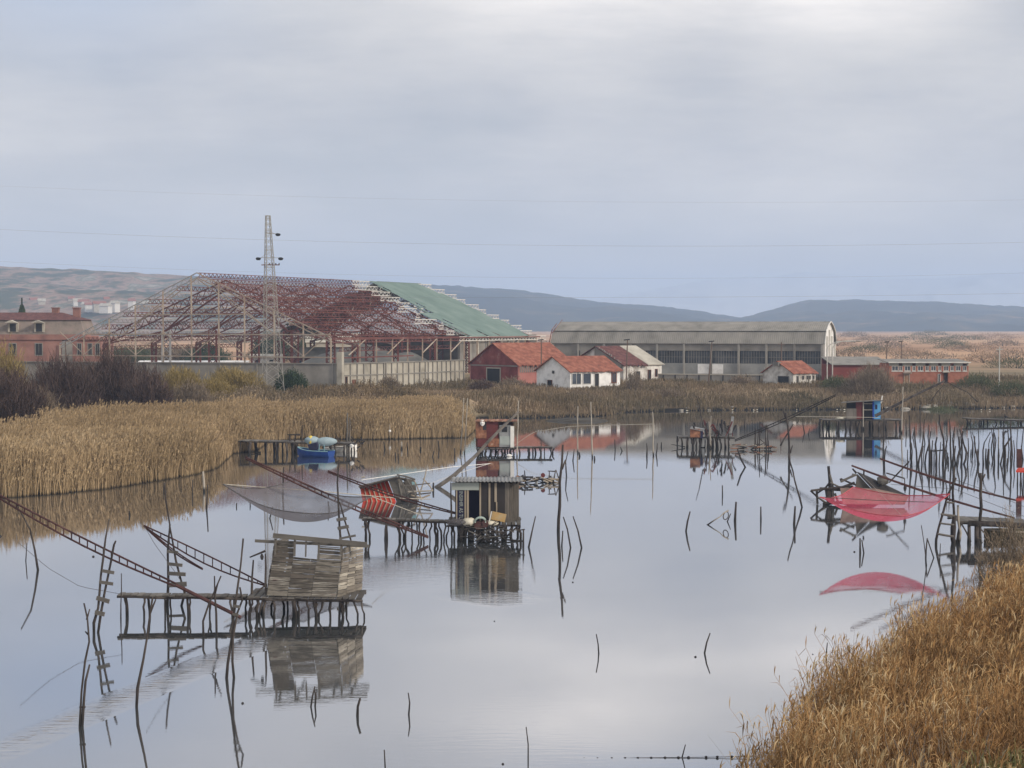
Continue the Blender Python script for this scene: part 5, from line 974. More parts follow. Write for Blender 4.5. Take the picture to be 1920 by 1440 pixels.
# ---- platforms on piles
def platform(name, label, D, x0, x1, yd, yw, posts, depth=1.2, thick=.08, rpx=4, group=None, yd2=None, planks=True, mdeck=None, wig=1.0, rows=(0, 1)):
    yd2 = yd2 or yd; A, B = W(x0, yd, D), W(x1, yd2, D); root = empty(name, (A.x, D, 0), label, 'platform' if 'platform' in name else 'jetty', group)
    mb = MB(); n = max(2, int((B - A).length / .22)); 
    for i in range(n):
        p = A.lerp(B, (i + .5) / n); w_ = (B - A).length / n * rg.uniform(.75, .98); d0 = rg.uniform(0, .12); mb.box(p + Vector((0, depth / 2 + d0 / 2, -thick / 4 + rg.uniform(-.012, .012))), (w_, depth + rg.uniform(-.05, .2), thick * .5))
    mb.build('deck', mdeck or m_plank, root)
    for v in (.06, depth - .1): mb = MB(); k = 7; mb.tube([A.lerp(B, i / k) + Vector((rg.uniform(-.02, .02), v, -thick * .5 - .05 + rg.uniform(-.02, .02))) for i in range(k + 1)], .05, 6); mb.build('beam', m_pile, root)
    for i, pp in enumerate(posts):
        if isinstance(pp, (int, float)): pp = (pp, rpx)
        x, rr = pp[0], pp[1]; yy = yd + (yd2 - yd) * (x - x0) / max(1, x1 - x0); row = rg.choice(rows); Dp = D + .1 + row * (depth - .2); s = Dp / D
        ztop = A.z + (B.z - A.z) * (x - x0) / max(1, x1 - x0) - thick; xb = (x - CX) * pxm(D) + rg.uniform(-.14, .14) * wig; xt = (x - CX) * pxm(D) + rg.uniform(-.05, .05)
        pts = [Vector((xt, Dp, ztop))]; k = 4
        for q in range(1, k + 1): t = q / k; pts.append(Vector((xt + (xb - xt) * t + rg.uniform(-.05, .05) * wig * (1 if q < k else .3), Dp + rg.uniform(-.04, .04), ztop * (1 - t) - .5 * t * (q == k) * 1.6)))
        mb = MB(); r_ = rr / 2 * pxm(D); mb.tube(pts, [r_ * rg.uniform(.8, 1.15) for _ in pts], 6); mb.build('post', m_pile, root, smooth=True)
    return root
# near plank hut and its jetty (D ~ 58)
Dn = 58.4
rt = platform('jetty', 'narrow plank jetty leading left from the grey plank hut', Dn, 219, 462, 1115, 1160, [(224, 5), (228, 4), (264, 4), (269, 5), (302, 3.6), (309, 4), (345, 5), (354, 3.4), (386, 3.6), (391, 3.4), (427, 4), (433, 3.4), (455, 4)], depth=.5, yd2=1118, wig=.7)
root = platform('stilt_platform', 'weathered pile platform carrying the grey plank hut', Dn - .3, 463, 679, 1119, 1162, [(466, 5), (470, 4), (477, 6), (479, 4), (489, 4), (494, 5), (498, 4), (508, 4.5), (517, 5), (521, 4.5), (532, 3.6), (539, 5), (548, 8), (551, 7), (557, 4), (573, 4.5), (584, 5.5), (591, 5), (603, 4.5), (618, 5), (629, 5), (634, 4), (638, 5), (643, 4), (662, 4), (678, 3.4)], depth=1.9, yd2=1122, wig=1.0)
# the near hut: measured corners, planks laid in three bays
D1 = Dn - .3
BL, BR, TL, TR = W(500, 1117, D1), W(630, 1121, D1), W(516, 1017, D1 + .05), W(643, 1027, D1 + .05)
D2 = D1 + 2.0; RBR, RTR = W(679, 1112, D2), W(681, 1019, D2 + .05)
hut = empty('plank_hut', BL, 'roofless hut of mixed grey and maroon planks on the near pile platform', 'hut')
def wall_planks(A, B, Cc, Dd, rows, bays, hole=None, m=m_plankmix, t=.03, parent=None, name='plank_wall', gap=.0, seed=0):
    """A bottom-left B bottom-right C top-right D top-left; staggered boards"""
    q = random.Random(seed); mb = MB(); nrm = (B - A).cross(Dd - A).normalized()
    for b0, b1 in zip(bays[:-1], bays[1:]):
        v = 0.0
        while v < 1 - 1e-3:
            h = q.uniform(.6, 1.4) / rows; v1 = min(1, v + h); 
            if hole and any(hu0 <= b0 + 1e-3 and b1 <= hu1 + 1e-3 and v1 > hv0 + .02 and v < hv1 for (hu0, hu1, hv0, hv1) in hole): v = v1; continue
            P = lambda u, vv: (A.lerp(B, u)).lerp(Dd.lerp(Cc, u), vv)
            off = nrm * q.uniform(-.012, .02); a = P(b0 + .003, v + .010), P(b1 - .003, v + .010 + q.uniform(-.004, .004)), P(b1 - .002, v1 + q.uniform(-.004, .004)), P(b0 + .002, v1)
            mb.poly([p + off for p in a], t); v = v1
    return mb.build(name, m, parent)
wall_planks(BL, BR, TR, TL, 13, [0, .3, .64, 1], hole=[(.3, .64, .70, 1.1)], parent=hut, seed=2)
wall_planks(BR + Vector((.03, .02, 0)), RBR, RTR, TR + Vector((.03, .02, 0)), 16, [0, .34, .66, 1], parent=hut, seed=5, m=mat('sunlit_side_plank', [C(.06, .052, .042), C(.19, .165, .135), C(.12, .105, .086), C(.27, .24, .195), C(.50, .46, .38)], scale=3, island=.75, stretch=(.5, .5, 3), detail=8, poss=[0, .3, .5, .8, .96]))  # right wall in lighter planks: its sunlit side is put into the colour
BLb, TLb = BL + Vector((.25, 2.0, .0)), TL + Vector((.2, 2.0, 0))
wall_planks(BLb, BL + Vector((-.03, .04, 0)), TL + Vector((-.03, .04, 0)), TLb, 12, [0, .5, 1], parent=hut, seed=7); wall_planks(RBR + Vector((-.02, .03, 0)), BLb + Vector((0, .03, 0)), TLb + Vector((0, .03, -.75)), RTR + Vector((-.02, .03, -.75)), 8, [0, .3, .7, 1], parent=hut, seed=8)
for a, b, w_ in [((512, 1004), (688, 1021), .16), ((478, 1014), (692, 1024), .10)]:
    mb = MB(); mb.bar(W(a[0], a[1], D1 - .1 if w_ > .12 else D1 + .5), W(b[0], b[1], D1 - .1 if w_ > .12 else D1 + .5), .07, w_); mb.build('roof_beam', m_plank, hut)
for x, y0, y1, w_ in [(553, 1011, 1043, .07), (574, 1012, 1044, .05), (598, 1014, 1052, .07), (640, 1018, 1040, .06), (517, 1010, 1040, .06)]: mb = MB(); mb.bar(W(x, y0, D1 - .05), W(x - 1, y1, D1 - .05), w_, .05, up=(0, 1, 0)); mb.build('stud', m_plank, hut)
for k in range(5): x = 520 + k * 34; mb = MB(); mb.bar(W(x, 1008 + k * 3.2, D1 - .15), W(x + 16, 1004 + k * 3.2, D1 + 2.0), .05, .07); mb.build('rafter', m_plank, hut)
rt = empty('winch_frame', W(475, 1112, Dn), 'small gallows frame of poles left of the grey plank hut', 'frame')
for a, b, nm in [((475, 1050), (472, 1114), 'post'), ((497, 1038), (499, 1116), 'post'), ((469, 1045), (497, 1033), 'crossbeam'), ((478, 1112), (500, 1096), 'brace')]: mb = crook([a, b], Dn - .2, .045, base=False); mb.build(nm, m_pile, rt)
mb = MB(); mb.blob(W(491, 1044, Dn - .2), (.06, .05, .12), 6, 4); mb.build('pulley', m_fdark, rt)
# ---- twin-tube lifting booms
def boom(name, label, a, b, Da, Db, gap0, gap1, rungs, m=None, r=.03, solid_tail=None, Dz=0):
    A, B = W(a[0], a[1], Da), W(b[0], b[1], Db); m = m or m_boom; root = empty(name, B, label, 'boom', 'net-lifting booms over the lagoon')
    up = Vector((0, 0, 1)); 
    for s, nm in ((1, 'upper_tube'), (-1, 'lower_tube')):
        mb = MB(); n = 8; mb.tube([A.lerp(B, i / n) + up * s * .5 * (gap0 + (gap1 - gap0) * math.sin(math.pi * min(1, i / n * 1.0)) if i < n else gap0) * 1.0 - up * (.12 * math.sin(math.pi * i / n)) for i in range(n + 1)], r, 6); mb.build(nm, m, root)
    for i in range(rungs):
        mb = MB(); t = (i + 1) / (rungs + 1); g_ = gap0 + (gap1 - gap0) * math.sin(math.pi * t); p = A.lerp(B, t) - up * (.12 * math.sin(math.pi * t)); mb.bar(p + up * g_ * .5, p - up * g_ * .5, r * 1.1); mb.build('rung', m, root)
    if solid_tail:
        C_ = W(solid_tail[0], solid_tail[1], Db); mb = MB(); mb.tube([B, C_], r * 1.9, 6); mb.build('tail_bar', m, root)
    return root
boom('net_boom', 'long rusty ladder-like boom entering from the left edge down to the near jetty', (-12, 925), (330, 1097), 57.8, 56.0, .10, .26, 22, solid_tail=(452, 1158), r=.033)
boom('net_boom', 'rusty ladder boom reaching left from the grey plank hut', (270, 986), (500, 1098), 61.5, 58.4, .03, .34, 13, r=.028)
boom('net_boom', 'short rusty stay boom below the ladder boom of the plank hut', (271, 987), (380, 1067), 61.5, 60.5, .03, .08, 5, r=.026)
boom('net_boom', 'dark red double boom holding the grey net', (460, 858), (803, 1007), 76, 79, .06, .19, 26, r=.045)
boom('net_boom', 'thin dark red boom in front of the sunken red hut', (615, 884), (853, 962), 82, 80, .06, .14, 16, r=.035)
boom('net_boom', 'long thin rusty boom from the ruined jetty towards the small white house', (1378, 826), (1567, 741), 140, 132, .10, .22, 14, m=m_pile, r=.04)
boom('net_boom', 'lower red tube boom crossing above the red net', (1597, 873), (1902, 971), 77, 79, .02, .05, 2, r=.035)
boom('net_boom', 'upper red tube boom crossing to the right platform', (1650, 860), (1905, 938), 78, 80, .02, .05, 2, r=.035)
rt = empty('wooden_boom', W(817, 916, 106), 'thick wooden boom beam rising right in front of the rusty hut', 'boom', 'net-lifting booms over the lagoon')
mb = crook([(972, 772), (927, 816), (887, 859), (850, 892), (817, 915)], 106, .16, base=False, taper=.5, jit=.5); mb.build('upper_beam', mat('bleached_pole', [C(.07, .058, .048), C(.15, .13, .11), C(.22, .195, .165)], scale=2), rt, smooth=True);
mb = crook([(812, 905), (812, 922)], 104, .09, base=True); mb.build('pivot_post', m_pile, rt); 
rt = empty('wooden_boom', W(1641, 779, 163), 'thick dark boom rising right from the blue hut', 'boom', 'net-lifting booms over the lagoon')
mb = crook([(1772, 714), (1705, 746), (1641, 780)], 163, .17, base=False, taper=.6, jit=.3); mb.build('beam', m_pile, rt)
for p in ([(1770, 722), (1757, 735), (1746, 752)], [(1796, 727), (1815, 736), (1833, 754)], [(1772, 714), (1796, 727)]): mb = crook(p, 163, .05, base=False, jit=.3); mb.build('net_spreader', m_pile, rt)
# ---- nets
def netmat(name, c, fac):
    m = bpy.data.materials.new(name); m.use_nodes = True; nt = m.node_tree; N = nt.nodes; L = nt.links; p = N['Principled BSDF']; p.inputs['Base Color'].default_value = c; p.inputs['Roughness'].default_value = .9
    tr = N.new('ShaderNodeBsdfTransparent'); mx = N.new('ShaderNodeMixShader'); o = N['Material Output']; tl = N.new('ShaderNodeBsdfTranslucent'); tl.inputs[0].default_value = c; m2 = N.new('ShaderNodeMixShader'); m2.inputs[0].default_value = .4
    tc = N.new('ShaderNodeTexCoord'); n = N.new('ShaderNodeTexNoise'); n.inputs['Scale'].default_value = 1.1; n.inputs['Detail'].default_value = 6; L.new(tc.outputs['Object'], n.inputs['Vector']); mr = N.new('ShaderNodeMapRange'); L.new(n.outputs[0], mr.inputs[0]); mr.inputs[1].default_value = .3; mr.inputs[2].default_value = .7; mr.inputs[3].default_value = fac - .12; mr.inputs[4].default_value = fac + .12
    # thicker where seen edge-on, as a real mesh is
    lw = N.new('ShaderNodeLayerWeight'); lw.inputs[0].default_value = .35; ad = N.new('ShaderNodeMath'); ad.operation = 'MULTIPLY_ADD'; ad.use_clamp = True; L.new(lw.outputs['Facing'], ad.inputs[0]); ad.inputs[1].default_value = .22; L.new(mr.outputs[0], ad.inputs[2])
    L.new(p.outputs[0], m2.inputs[1]); L.new(tl.outputs[0], m2.inputs[2]); L.new(ad.outputs[0], mx.inputs[0]); L.new(tr.outputs[0], mx.inputs[1]); L.new(m2.outputs[0], mx.inputs[2]); L.new(mx.outputs[0], o.inputs[0]); MATS[name] = m; return m
def net(name, label, c4, sag, m, mr_, n=28, ropes=True, edge_sag=.25):
    """square lift net hung by its four corners"""
    A, B, C_, D_ = c4; V = np.zeros((n, n, 3))
    for i in range(n):
        for j in range(n):
            u, v = i / (n - 1), j / (n - 1); p = A.lerp(B, u).lerp(D_.lerp(C_, u), v); su, sv = math.sin(math.pi * u), math.sin(math.pi * v)
            p.z -= sag * (su * sv) ** .75 + edge_sag * (su * (1 - sv) + sv * (1 - su)); V[i, j] = p
    idx = np.arange(n * n).reshape(n, n); Fq = np.stack([idx[:-1, :-1], idx[:-1, 1:], idx[1:, 1:], idx[1:, :-1]], -1).reshape(-1, 4)
    root = empty(name, A, label, 'net'); npmesh('mesh', V.reshape(-1, 3), Fq, m, parent=root, smooth=True)
    for e in (V[0], V[-1], V[:, 0], V[:, -1]): mb = MB(); mb.tube([Vector(p) for p in e[::3]], .022, 4); mb.build('edge_rope', mr_, root)
    return root
m_gnet = netmat('grey_net', C(.15, .135, .14), .55); m_rnet = netmat('red_net', C(.62, .085, .15), .42)
gn = net('lift_net', 'large grey fishing net sagging before the left reed reflections', [W(418, 908, 74), W(568, 962, 70.5), W(697, 931, 75.5), W(552, 899, 79)], 1.15, m_gnet, m_roped, edge_sag=.30)
rn = net('lift_net', 'bright red fishing net hanging before the collapsed hut', [W(1537, 932, 77.5), W(1690, 968, 74.5), W(1781, 926, 77.5), W(1600, 913, 81)], .95, m_rnet, mat('red_rope', [C(.30, .05, .06), C(.45, .09, .10)]), edge_sag=.22)
def rope(pts, D, r, label, m=None, sag=0, D2=None):
    A = W(*pts[0], D); B = W(*pts[-1], D2 or D); n = 14; P = []
    for i in range(n + 1):
        t = i / n; k = t * (len(pts) - 1); j = min(int(k), len(pts) - 2); f = k - j; x = pts[j][0] + (pts[j + 1][0] - pts[j][0]) * f; y = pts[j][1] + (pts[j + 1][1] - pts[j][1]) * f; q = W(x, y, D + ((D2 or D) - D) * t); q.z -= sag * 4 * t * (1 - t); P.append(q)
    mb = MB(); mb.tube(P, r, 4); o = mb.build('rope', m or m_rope, None, origin=A); return tag(o, label, 'rope', 'ropes of the lift nets')
rope([(418, 908), (500, 914), (600, 921), (740, 934), (808, 936)], 75, .022, 'long pale rope along the far edge of the grey net to the red hut', D2=86)
rope([(697, 931), (740, 947), (790, 966)], 76, .018, 'pale rope from the grey net corner down to the dark hut jetty', D2=80); rope([(678, 900), (760, 888), (850, 875), (960, 866)], 98, .02, 'white beaded rope rising right above the sunken red hut', m=m_float, D2=128)
rope([(34, 1017), (90, 1065), (150, 1100), (228, 1114)], 57, .008, 'thin line sagging from open water to the near jetty corner', m=m_roped); rope([(271, 987), (290, 1020), (330, 1075), (352, 1110)], 56, .008, 'thin line hanging from the near boom tip to the jetty', m=m_roped)
rope([(960, 838), (1000, 810), (1070, 799), (1225, 795)], 134, .018, 'pale line from the rusty hut to the tall channel poles', D2=136); rope([(1537, 932), (1640, 938), (1758, 942), (1778, 928)], 78, .016, 'dark taut rope across the red net', m=m_roped)
rope([(1670, 908), (1790, 917), (1920, 968)], 78, .010, 'thin line sagging from the red net to the right platform', m=m_roped); rope([(1786, 898), (1850, 920), (1920, 950)], 79, .010, 'thin line below the upper red boom', m=m_roped)
rope([(1490, 781), (1600, 782), (1650, 783)], 150, .02, 'pale rope at the water between ruined jetty and blue hut'); rope([(1618, 892), (1655, 930), (1690, 966)], 82, .008, 'pale diagonal rope before the collapsed hut', D2=74.6)
# ---- dark stilt hut in the middle
Dm = 79.6
platform('jetty', 'long thin-legged jetty joining the dark stilt hut from the left', Dm, 679, 850, 971, 1013, [(682, 4), (686, 5), (692, 4), (718, 3.4), (724, 4), (740, 3), (748, 5), (752, 4), (757, 3.4), (764, 5), (771, 3.4), (778, 3), (786, 3.4), (797, 3), (806, 3), (813, 5), (819, 3.6), (824, 3.6), (834, 3), (843, 3)], depth=.5, yd2=977, wig=1.4)
rt = platform('stilt_platform', 'heavy pile platform carrying the dark stilt hut', Dm - .3, 838, 977, 981, 1015, [(845, 4), (850, 4), (856, 10), (861, 7), (868, 4), (874, 6), (879, 9), (884, 6), (890, 5), (897, 6), (903, 8), (908, 5), (914, 7), (921, 5), (927, 6), (933, 4), (938, 6), (946, 7), (951, 5), (960, 6), (969, 5), (975, 5), (865, 8), (872, 6), (893, 6), (917, 6)], depth=2.6, wig=.7, thick=.14)
for a, b in [((972, 985), (948, 1008)), ((940, 1011), (980, 1015)), ((948, 1017), (962, 1024)), ((949, 1032), (962, 1022))]: crook([a, b], Dm - .4, .055, base=False).build('cross_brace', m_pile, rt)
hut = empty('dark_hut', W(855, 981, Dm), 'dark boarded hut with corrugated roof and navy lettered board, on piles in mid water', 'hut'); DF = Dm
def panel(root, x0, x1, y0, y1, D, m, name, t=.04, dx=0, yl=None, yr=None):
    mb = MB(); pts = [W(x0 + dx, y1, D), W(x1 + dx, y1, D), W(x1, yr if yr is not None else y0, D), W(x0, yl if yl is not None else y0, D)]; mb.poly(pts, t); return mb.build(name, m, root)
for x0, x1, y0, y1, d, m, nm in [(847, 898, 905, 919, -.10, m_lintel, 'lintel_board'), (855.5, 872, 919.3, 979, -.04, m_navy, 'sign_board'), (855, 857.4, 919.3, 979, -.07, m_plankt, 'plank'), (871, 873.5, 919.3, 979, -.07, m_plankt, 'plank'), (875, 879, 919.3, 979, -.06, m_plankt, 'plank'),
        (879.2, 899, 919.3, 979, .5, m_navy, 'doorway_shade'), (899, 902, 906, 979, -.06, m_plankt, 'plank'), (902.2, 915.8, 906, 979, -.02, m_darkb, 'board'), (916, 919.5, 906, 979, -.05, m_plankt, 'plank'), (919.7, 927, 906, 979, -.02, m_darkb, 'board'), (927.2, 931.5, 906, 941, -.05, m_plankt, 'plank'), (930, 932.5, 941.3, 960, -.05, m_plankt, 'plank'),  # near-black sheet inside the doorway paints its shade
        (927.2, 947, 906, 979, -.012, m_darkb, 'board')]: panel(hut, x0, x1, y0, y1, DF + d, m, nm)
for k, (x0, x1) in enumerate([(945.8, 951), (951.3, 955.2), (955.5, 959.5), (959.8, 963.4), (963.7, 967), (967.3, 970), (970.3, 973)]): panel(hut, x0, x1, 905 + (k % 3), 980 - (k % 2), DF + .0 + max(0, x0 - 950) * .055, m_plankv, 'side_plank')
for a, b in (((855, DF + .02), (855.5, DF + 2.2)), ((973, DF + 1.4), (955, DF + 2.2)), ((855.5, DF + 2.2), (955, DF + 2.2))):
    p = [W(a[0], 981, a[1]), W(b[0], 981 - .3, b[1])]; z1 = W(900, 906, DF).z - .03; z0 = W(900, 981, DF).z; mb = MB(); mb.poly([Vector((p[0].x, p[0].y, z0)), Vector((p[1].x, p[1].y, z0)), Vector((p[1].x, p[1].y, z1)), Vector((p[0].x, p[0].y, z1))], .04); mb.build('wall', m_darkb, hut)
A = W(844, 903.5, DF - .35); B = W(980, 906.5, DF - .35); fr = Fr(A, 0); slope_sheet(fr, hut, 0, (B - A).x, 0, 0, 2.7, -.03, m_galv, name='roof_sheet', t=.03, step=.17, amp=.05)
def text_obj(s_, loc, size, m, parent, rot=(R(90), 0, 0), name='lettering', sx=1.0):
    cu = bpy.data.curves.new(name, 'FONT'); cu.body = s_; cu.size = size; cu.extrude = .004; cu.space_character = 1.0; o = bpy.data.objects.new('tmp', cu); COL.objects.link(o)
    dg = bpy.context.evaluated_depsgraph_get(); me = bpy.data.meshes.new_from_object(o.evaluated_get(dg)); bpy.data.objects.remove(o); me.materials.append(m); q = bpy.data.objects.new(name, me); COL.objects.link(q)
    q.parent = parent; q.rotation_euler = rot; q.location = Vector(loc) - rootloc(parent); q.scale = (sx, 1, 1); return q
text_obj('INSIIHIR AS TUZ', W(861, 921, DF - .085), .26, m_lintel, hut, rot=(R(90), R(90), 0), sx=.78)
mb = crook([(845, 905), (846, 950), (847, 982)], DF - .3, .05, base=False); mb.build('corner_post', m_pile, hut)
for nm, px, py, r3, m, lb in [('sack', 879, 979, (.34, .25, .2), m_sack, 'lumpy white sack on the platform before the dark doorway'), ('sack', 919, 981, (.42, .22, .13), m_sack, 'flat white and orange sack lying before the dark hut boards'), ('net_pile', 859, 979, (.5, .3, .16), m_gnet, 'grey heap of netting at the left of the dark hut platform')]:
    p = W(px, py, Dm - .45); mb = MB(); mb.blob(p, r3, 12, 8, .14, int(px)); tag(mb.build(nm, m, None, origin=p, smooth=True), lb, nm.replace('_', ' '))
p = W(901, 977, Dm - .5); mb = MB()
for k in range(11): a = math.pi * k / 10; mb.box(p + Vector((math.cos(a) * .24, 0, math.sin(a) * .17)), (.10, .42, .05), (Vector((-math.sin(a), 0, math.cos(a))).normalized(), Vector((0, 1, 0)), Vector((math.cos(a), 0, math.sin(a))).normalized()))
tag(mb.build('fish_tub', mat('pale_mint', [C(.40, .50, .44), C(.52, .60, .54)]), None, origin=p), 'upturned pale green tub on the dark hut platform edge', 'tub')
for (px, py, rr) in ((909, 982, .2), (897, 985, .22)): p = W(px, py, Dm - .6); mb = MB(); mb.tube([p + Vector((0, -.1, 0)), p + Vector((0, .12, 0))], rr * .9, 12); tag(mb.build('rusty_drum', m_boom, None, origin=p), 'dark rusty drum end hanging below the pale green tub' if px < 900 else 'brown rusty drum inside the pale green tub', 'drum')
p = W(935, 969, Dm - .4); rt = empty('yellow_crate', p, 'tilted yellow-orange crate against the dark hut boards', 'crate'); ax = (Vector((.97, .05, -.22)).normalized(), Vector((0, 1, 0)), Vector((.22, 0, .97)).normalized())
mb = MB(); mb.box(p, (.66, .3, .36), ax); mb.build('body', m_crate, rt); mb = MB(); mb.box(p + Vector((-.38, -.05, .02)), (.05, .36, .46), ax); mb.build('lid', m_trim, rt)
root = empty('driftwood_heap', W(908, 1012, Dm - .7), 'tangled driftwood and branches heaped under the dark hut platform', 'driftwood')
for q in range(4):
    mb = MB()
    for k in range(22):
        x = rg.gauss(905 + q * 9, 17); y = rg.uniform(984, 1016); l = rg.uniform(8, 34); a = rg.uniform(-.9, .9); mb = crook([(x - l / 2, y - a * l / 2), (x + rg.uniform(-2, 2), y + rg.uniform(-2, 2)), (x + l / 2, y + a * l / 2)], Dm - .5 - rg.uniform(0, .6), rg.uniform(.015, .04), base=False, mb=mb)
    mb.build('branches', [m_pile, m_plank, m_darkb, m_pile][q], root)['kind'] = 'stuff'
# ---- rusty hut behind it
Dr = 133.5
platform('jetty', 'thin jetty running right from the rusty hut', Dr, 960, 1036, 838, 851, [(972, 3), (990, 3), (993, 3), (1000, 3), (1003, 3), (1013, 3), (1033, 3), (1038, 3), (1020, 2)], depth=.8, wig=.8, rpx=3)
platform('stilt_platform', 'low pile platform carrying the rusty sheet hut', Dr - .2, 892, 966, 840, 852, [(895, 4), (900, 3), (906, 4), (912, 5), (917, 3), (922, 4), (928, 4), (934, 3), (940, 5), (946, 4), (952, 3), (958, 4), (963, 3)], depth=2.5, wig=.8)
hut = empty('rusty_hut', W(893, 838, Dr), 'hut of rusty orange sheets with a grey door side, behind the dark hut', 'hut')
for x0, x1, y0, y1, d, m, nm in [(892, 905, 791, 806, 0, m_rustp, 'rusty_panel'), (893, 912, 806.3, 822, -.05, m_rustp, 'rusty_panel'), (912.2, 934, 790, 822, 0, m_maroon, 'maroon_panel'), (895, 915, 822.3, 838, 0, m_maroon, 'maroon_panel'), (915.2, 936, 822.3, 838, -.04, m_rustp, 'rusty_panel'), (905.2, 912, 791, 806, 0, m_darkb, 'dark_panel'), (936.2, 959, 797, 838, .0, m_galv, 'grey_panel'),
        (957, 964, 799, 839, -.08, m_trim, 'door_board'), (941, 951, 800, 810, -.03, m_dark, 'window'), (937, 958, 818, 834, -.03, m_lintel, 'patch_panel')]: panel(hut, x0, x1, y0, y1, Dr + d, m, nm)
z0, z1 = W(900, 838, Dr).z, W(900, 794, Dr).z
for a, b in (((893, Dr + .05), (896, Dr + 2.2)), ((963, Dr + .05), (963, Dr + 2.2)), ((896, Dr + 2.2), (963, Dr + 2.2))): p, q = W(a[0], 838, a[1]), W(b[0], 838, b[1]); mb = MB(); mb.poly([Vector((p.x, p.y, z0)), Vector((q.x, q.y, z0)), Vector((q.x, q.y, z1)), Vector((p.x, p.y, z1))], .04); mb.build('wall', m_rustp, hut)
A = W(890, 789.5, Dr - .2); slope_sheet(Fr(A, 2.0 * -1), hut, 0, 3.35, 0, 0, 2.7, .0, m_rustp, name='roof_sheet', t=.05, step=.3, amp=.03); p = W(904, 793, Dr - .1); mb = MB(); mb.blob(p, (.19, .16, .24), 8, 6, .2, 4); mb.build('white_bundle', m_float, hut)
p = W(955, 854, 131); mb = MB(); mb.blob(p, (.22, .15, .1), 8, 5); tag(mb.build('float', m_float, None, origin=p), 'white float under the rusty hut platform', 'float')
# ---- wreckage right of the dark hut
Dd = DY(905); root = empty('wreck_heap', W(1000, 905, Dd), 'low tangle of broken timber and orange scraps right of the rusty hut', 'wreckage')
for q in range(3):
    mb = MB()
    for k in range(14): x = rg.uniform(972, 1044); l = rg.uniform(8, 24); y = 901 + rg.uniform(-8, 3) + (4 if x > 1020 else 0); a = rg.uniform(-.5, .5); mb = crook([(x - l / 2, min(905, y - a * l / 2)), (x + l / 2, min(905.5, y + a * l / 2))], Dd + rg.uniform(-.6, .6), rg.uniform(.03, .07), base=False, mb=mb)
    mb.build('timbers', [m_pile, m_darkb, m_plankt][q], root)
for a, b, c_ in [((1042, 881), (1037, 905), 0), ((1042, 881), (1050, 905), 0), ((1027, 883), (1042, 884), 0), ((983, 882), (985, 905), 0), ((1030, 884), (1030, 905), 0), ((1016, 903), (1034, 893), 0)]: crook([a, b], Dd, .05, base=False).build('broken_post', m_pile, root)
mb = MB(); mb.blob(W(971, 900, Dd), (.22, .2, .28), 8, 6, .2, 1); mb.build('orange_scrap', m_orange, root); mb = MB(); mb.blob(W(1006, 901, Dd), (.10, .1, .22), 8, 6, .2, 1); mb.build('white_scrap', m_float, root)
p = W(1018, 891, Dd); mb = MB(); mb.tube([p + Vector((0, -.15, 0)), p + Vector((0, .15, 0))], .14, 12); tag(mb.build('hanging_buoy', m_maroon, None, origin=p), 'round dark red buoy standing on the wreckage tangle', 'buoy')
# ---- sunken red hut
Dh = 97.0; root = empty('sunken_red_hut', W(679, 938, Dh), 'half-sunk tilted hut with bright red boarded face', 'hut')
Q = lambda pts, D: [W(x, y, D_) for (x, y), D_ in zip(pts, D if isinstance(D, (list, tuple)) else [D] * len(pts))]
A, B, Cc, Dq = Q([(681, 945), (745, 945), (727, 899), (675, 914)], [Dh, Dh, Dh + .9, Dh + .9]); mb = MB(); n = 7
for k in range(n): a, b = k / n, (k + 1) / n - .012; mb.poly([A.lerp(B, a), A.lerp(B, b), Dq.lerp(Cc, b), Dq.lerp(Cc, a)], .05)
mb.build('red_wall', m_redb, root); mb = MB()
for k in range(1, n): a = k / n; mb.bar(A.lerp(B, a) + Vector((0, -.06, 0)), Dq.lerp(Cc, a) + Vector((0, -.06, 0)), .06, .03)
mb.build('batten', m_plankt, root); mb = MB(); mb.poly(Q([(672, 911), (744, 893), (770, 898), (728, 900), (675, 915)], [Dh - .2, Dh - .2, Dh + 1.6, Dh + 1.0, Dh + .8]), .06); mb.build('roof_edge', m_plank, root)
mb = MB(); mb.poly(Q([(728, 899), (744, 892), (770, 922), (745, 945)], [Dh + .3, Dh + .3, Dh + .9, Dh + .2]), .05); mb.build('grey_wall', m_plank, root)
mb = MB(); mb.poly(Q([(745, 945), (752, 905), (766, 903), (790, 945)], [Dh + .9, Dh + 1.4, Dh + 1.6, Dh + 1.2]), .05); mb.build('dark_wall', m_darkb, root)
for pts, r_ in [([(744, 890), (760, 893), (779, 899)], .07), ([(748, 892), (758, 912), (768, 940)], .06), ([(761, 895), (772, 915), (784, 940)], .06), ([(756, 912), (806, 906)], .045), ([(765, 922), (812, 920)], .06), ([(748, 905), (752, 925), (757, 942)], .05), ([(775, 897), (783, 915), (790, 938)], .05), ([(750, 930), (775, 928), (808, 924)], .05), ([(801, 873), (795, 900), (787, 925)], .05), ([(793, 897), (806, 912), (812, 920)], .05), ([(770, 928), (790, 934), (806, 928)], .08), ([(764, 930), (780, 926)], .09), ([(742, 935), (760, 940)], .06)]:
    crook(pts, Dh + rg.uniform(-.3, .5), r_ * .8, base=False, taper=.9).build('broken_rafter', rg.choice([m_plankt, m_palep, m_plank]), root)
mb = MB(); mb.poly(Q([(756, 898), (778, 899), (782, 928), (768, 930)], Dh + 1.3), .05); mb.build('panel', m_plank, root); mb = MB(); mb.poly(Q([(772, 903), (783, 905), (780, 911), (773, 910)], Dh + .9), .04); mb.build('blue_scrap', m_teal, root)
mb = MB(); mb.tube([W(678, 895, Dh), W(684, 894, Dh)], .05, 5); mb.build('pale_pipe', m_palep, root)
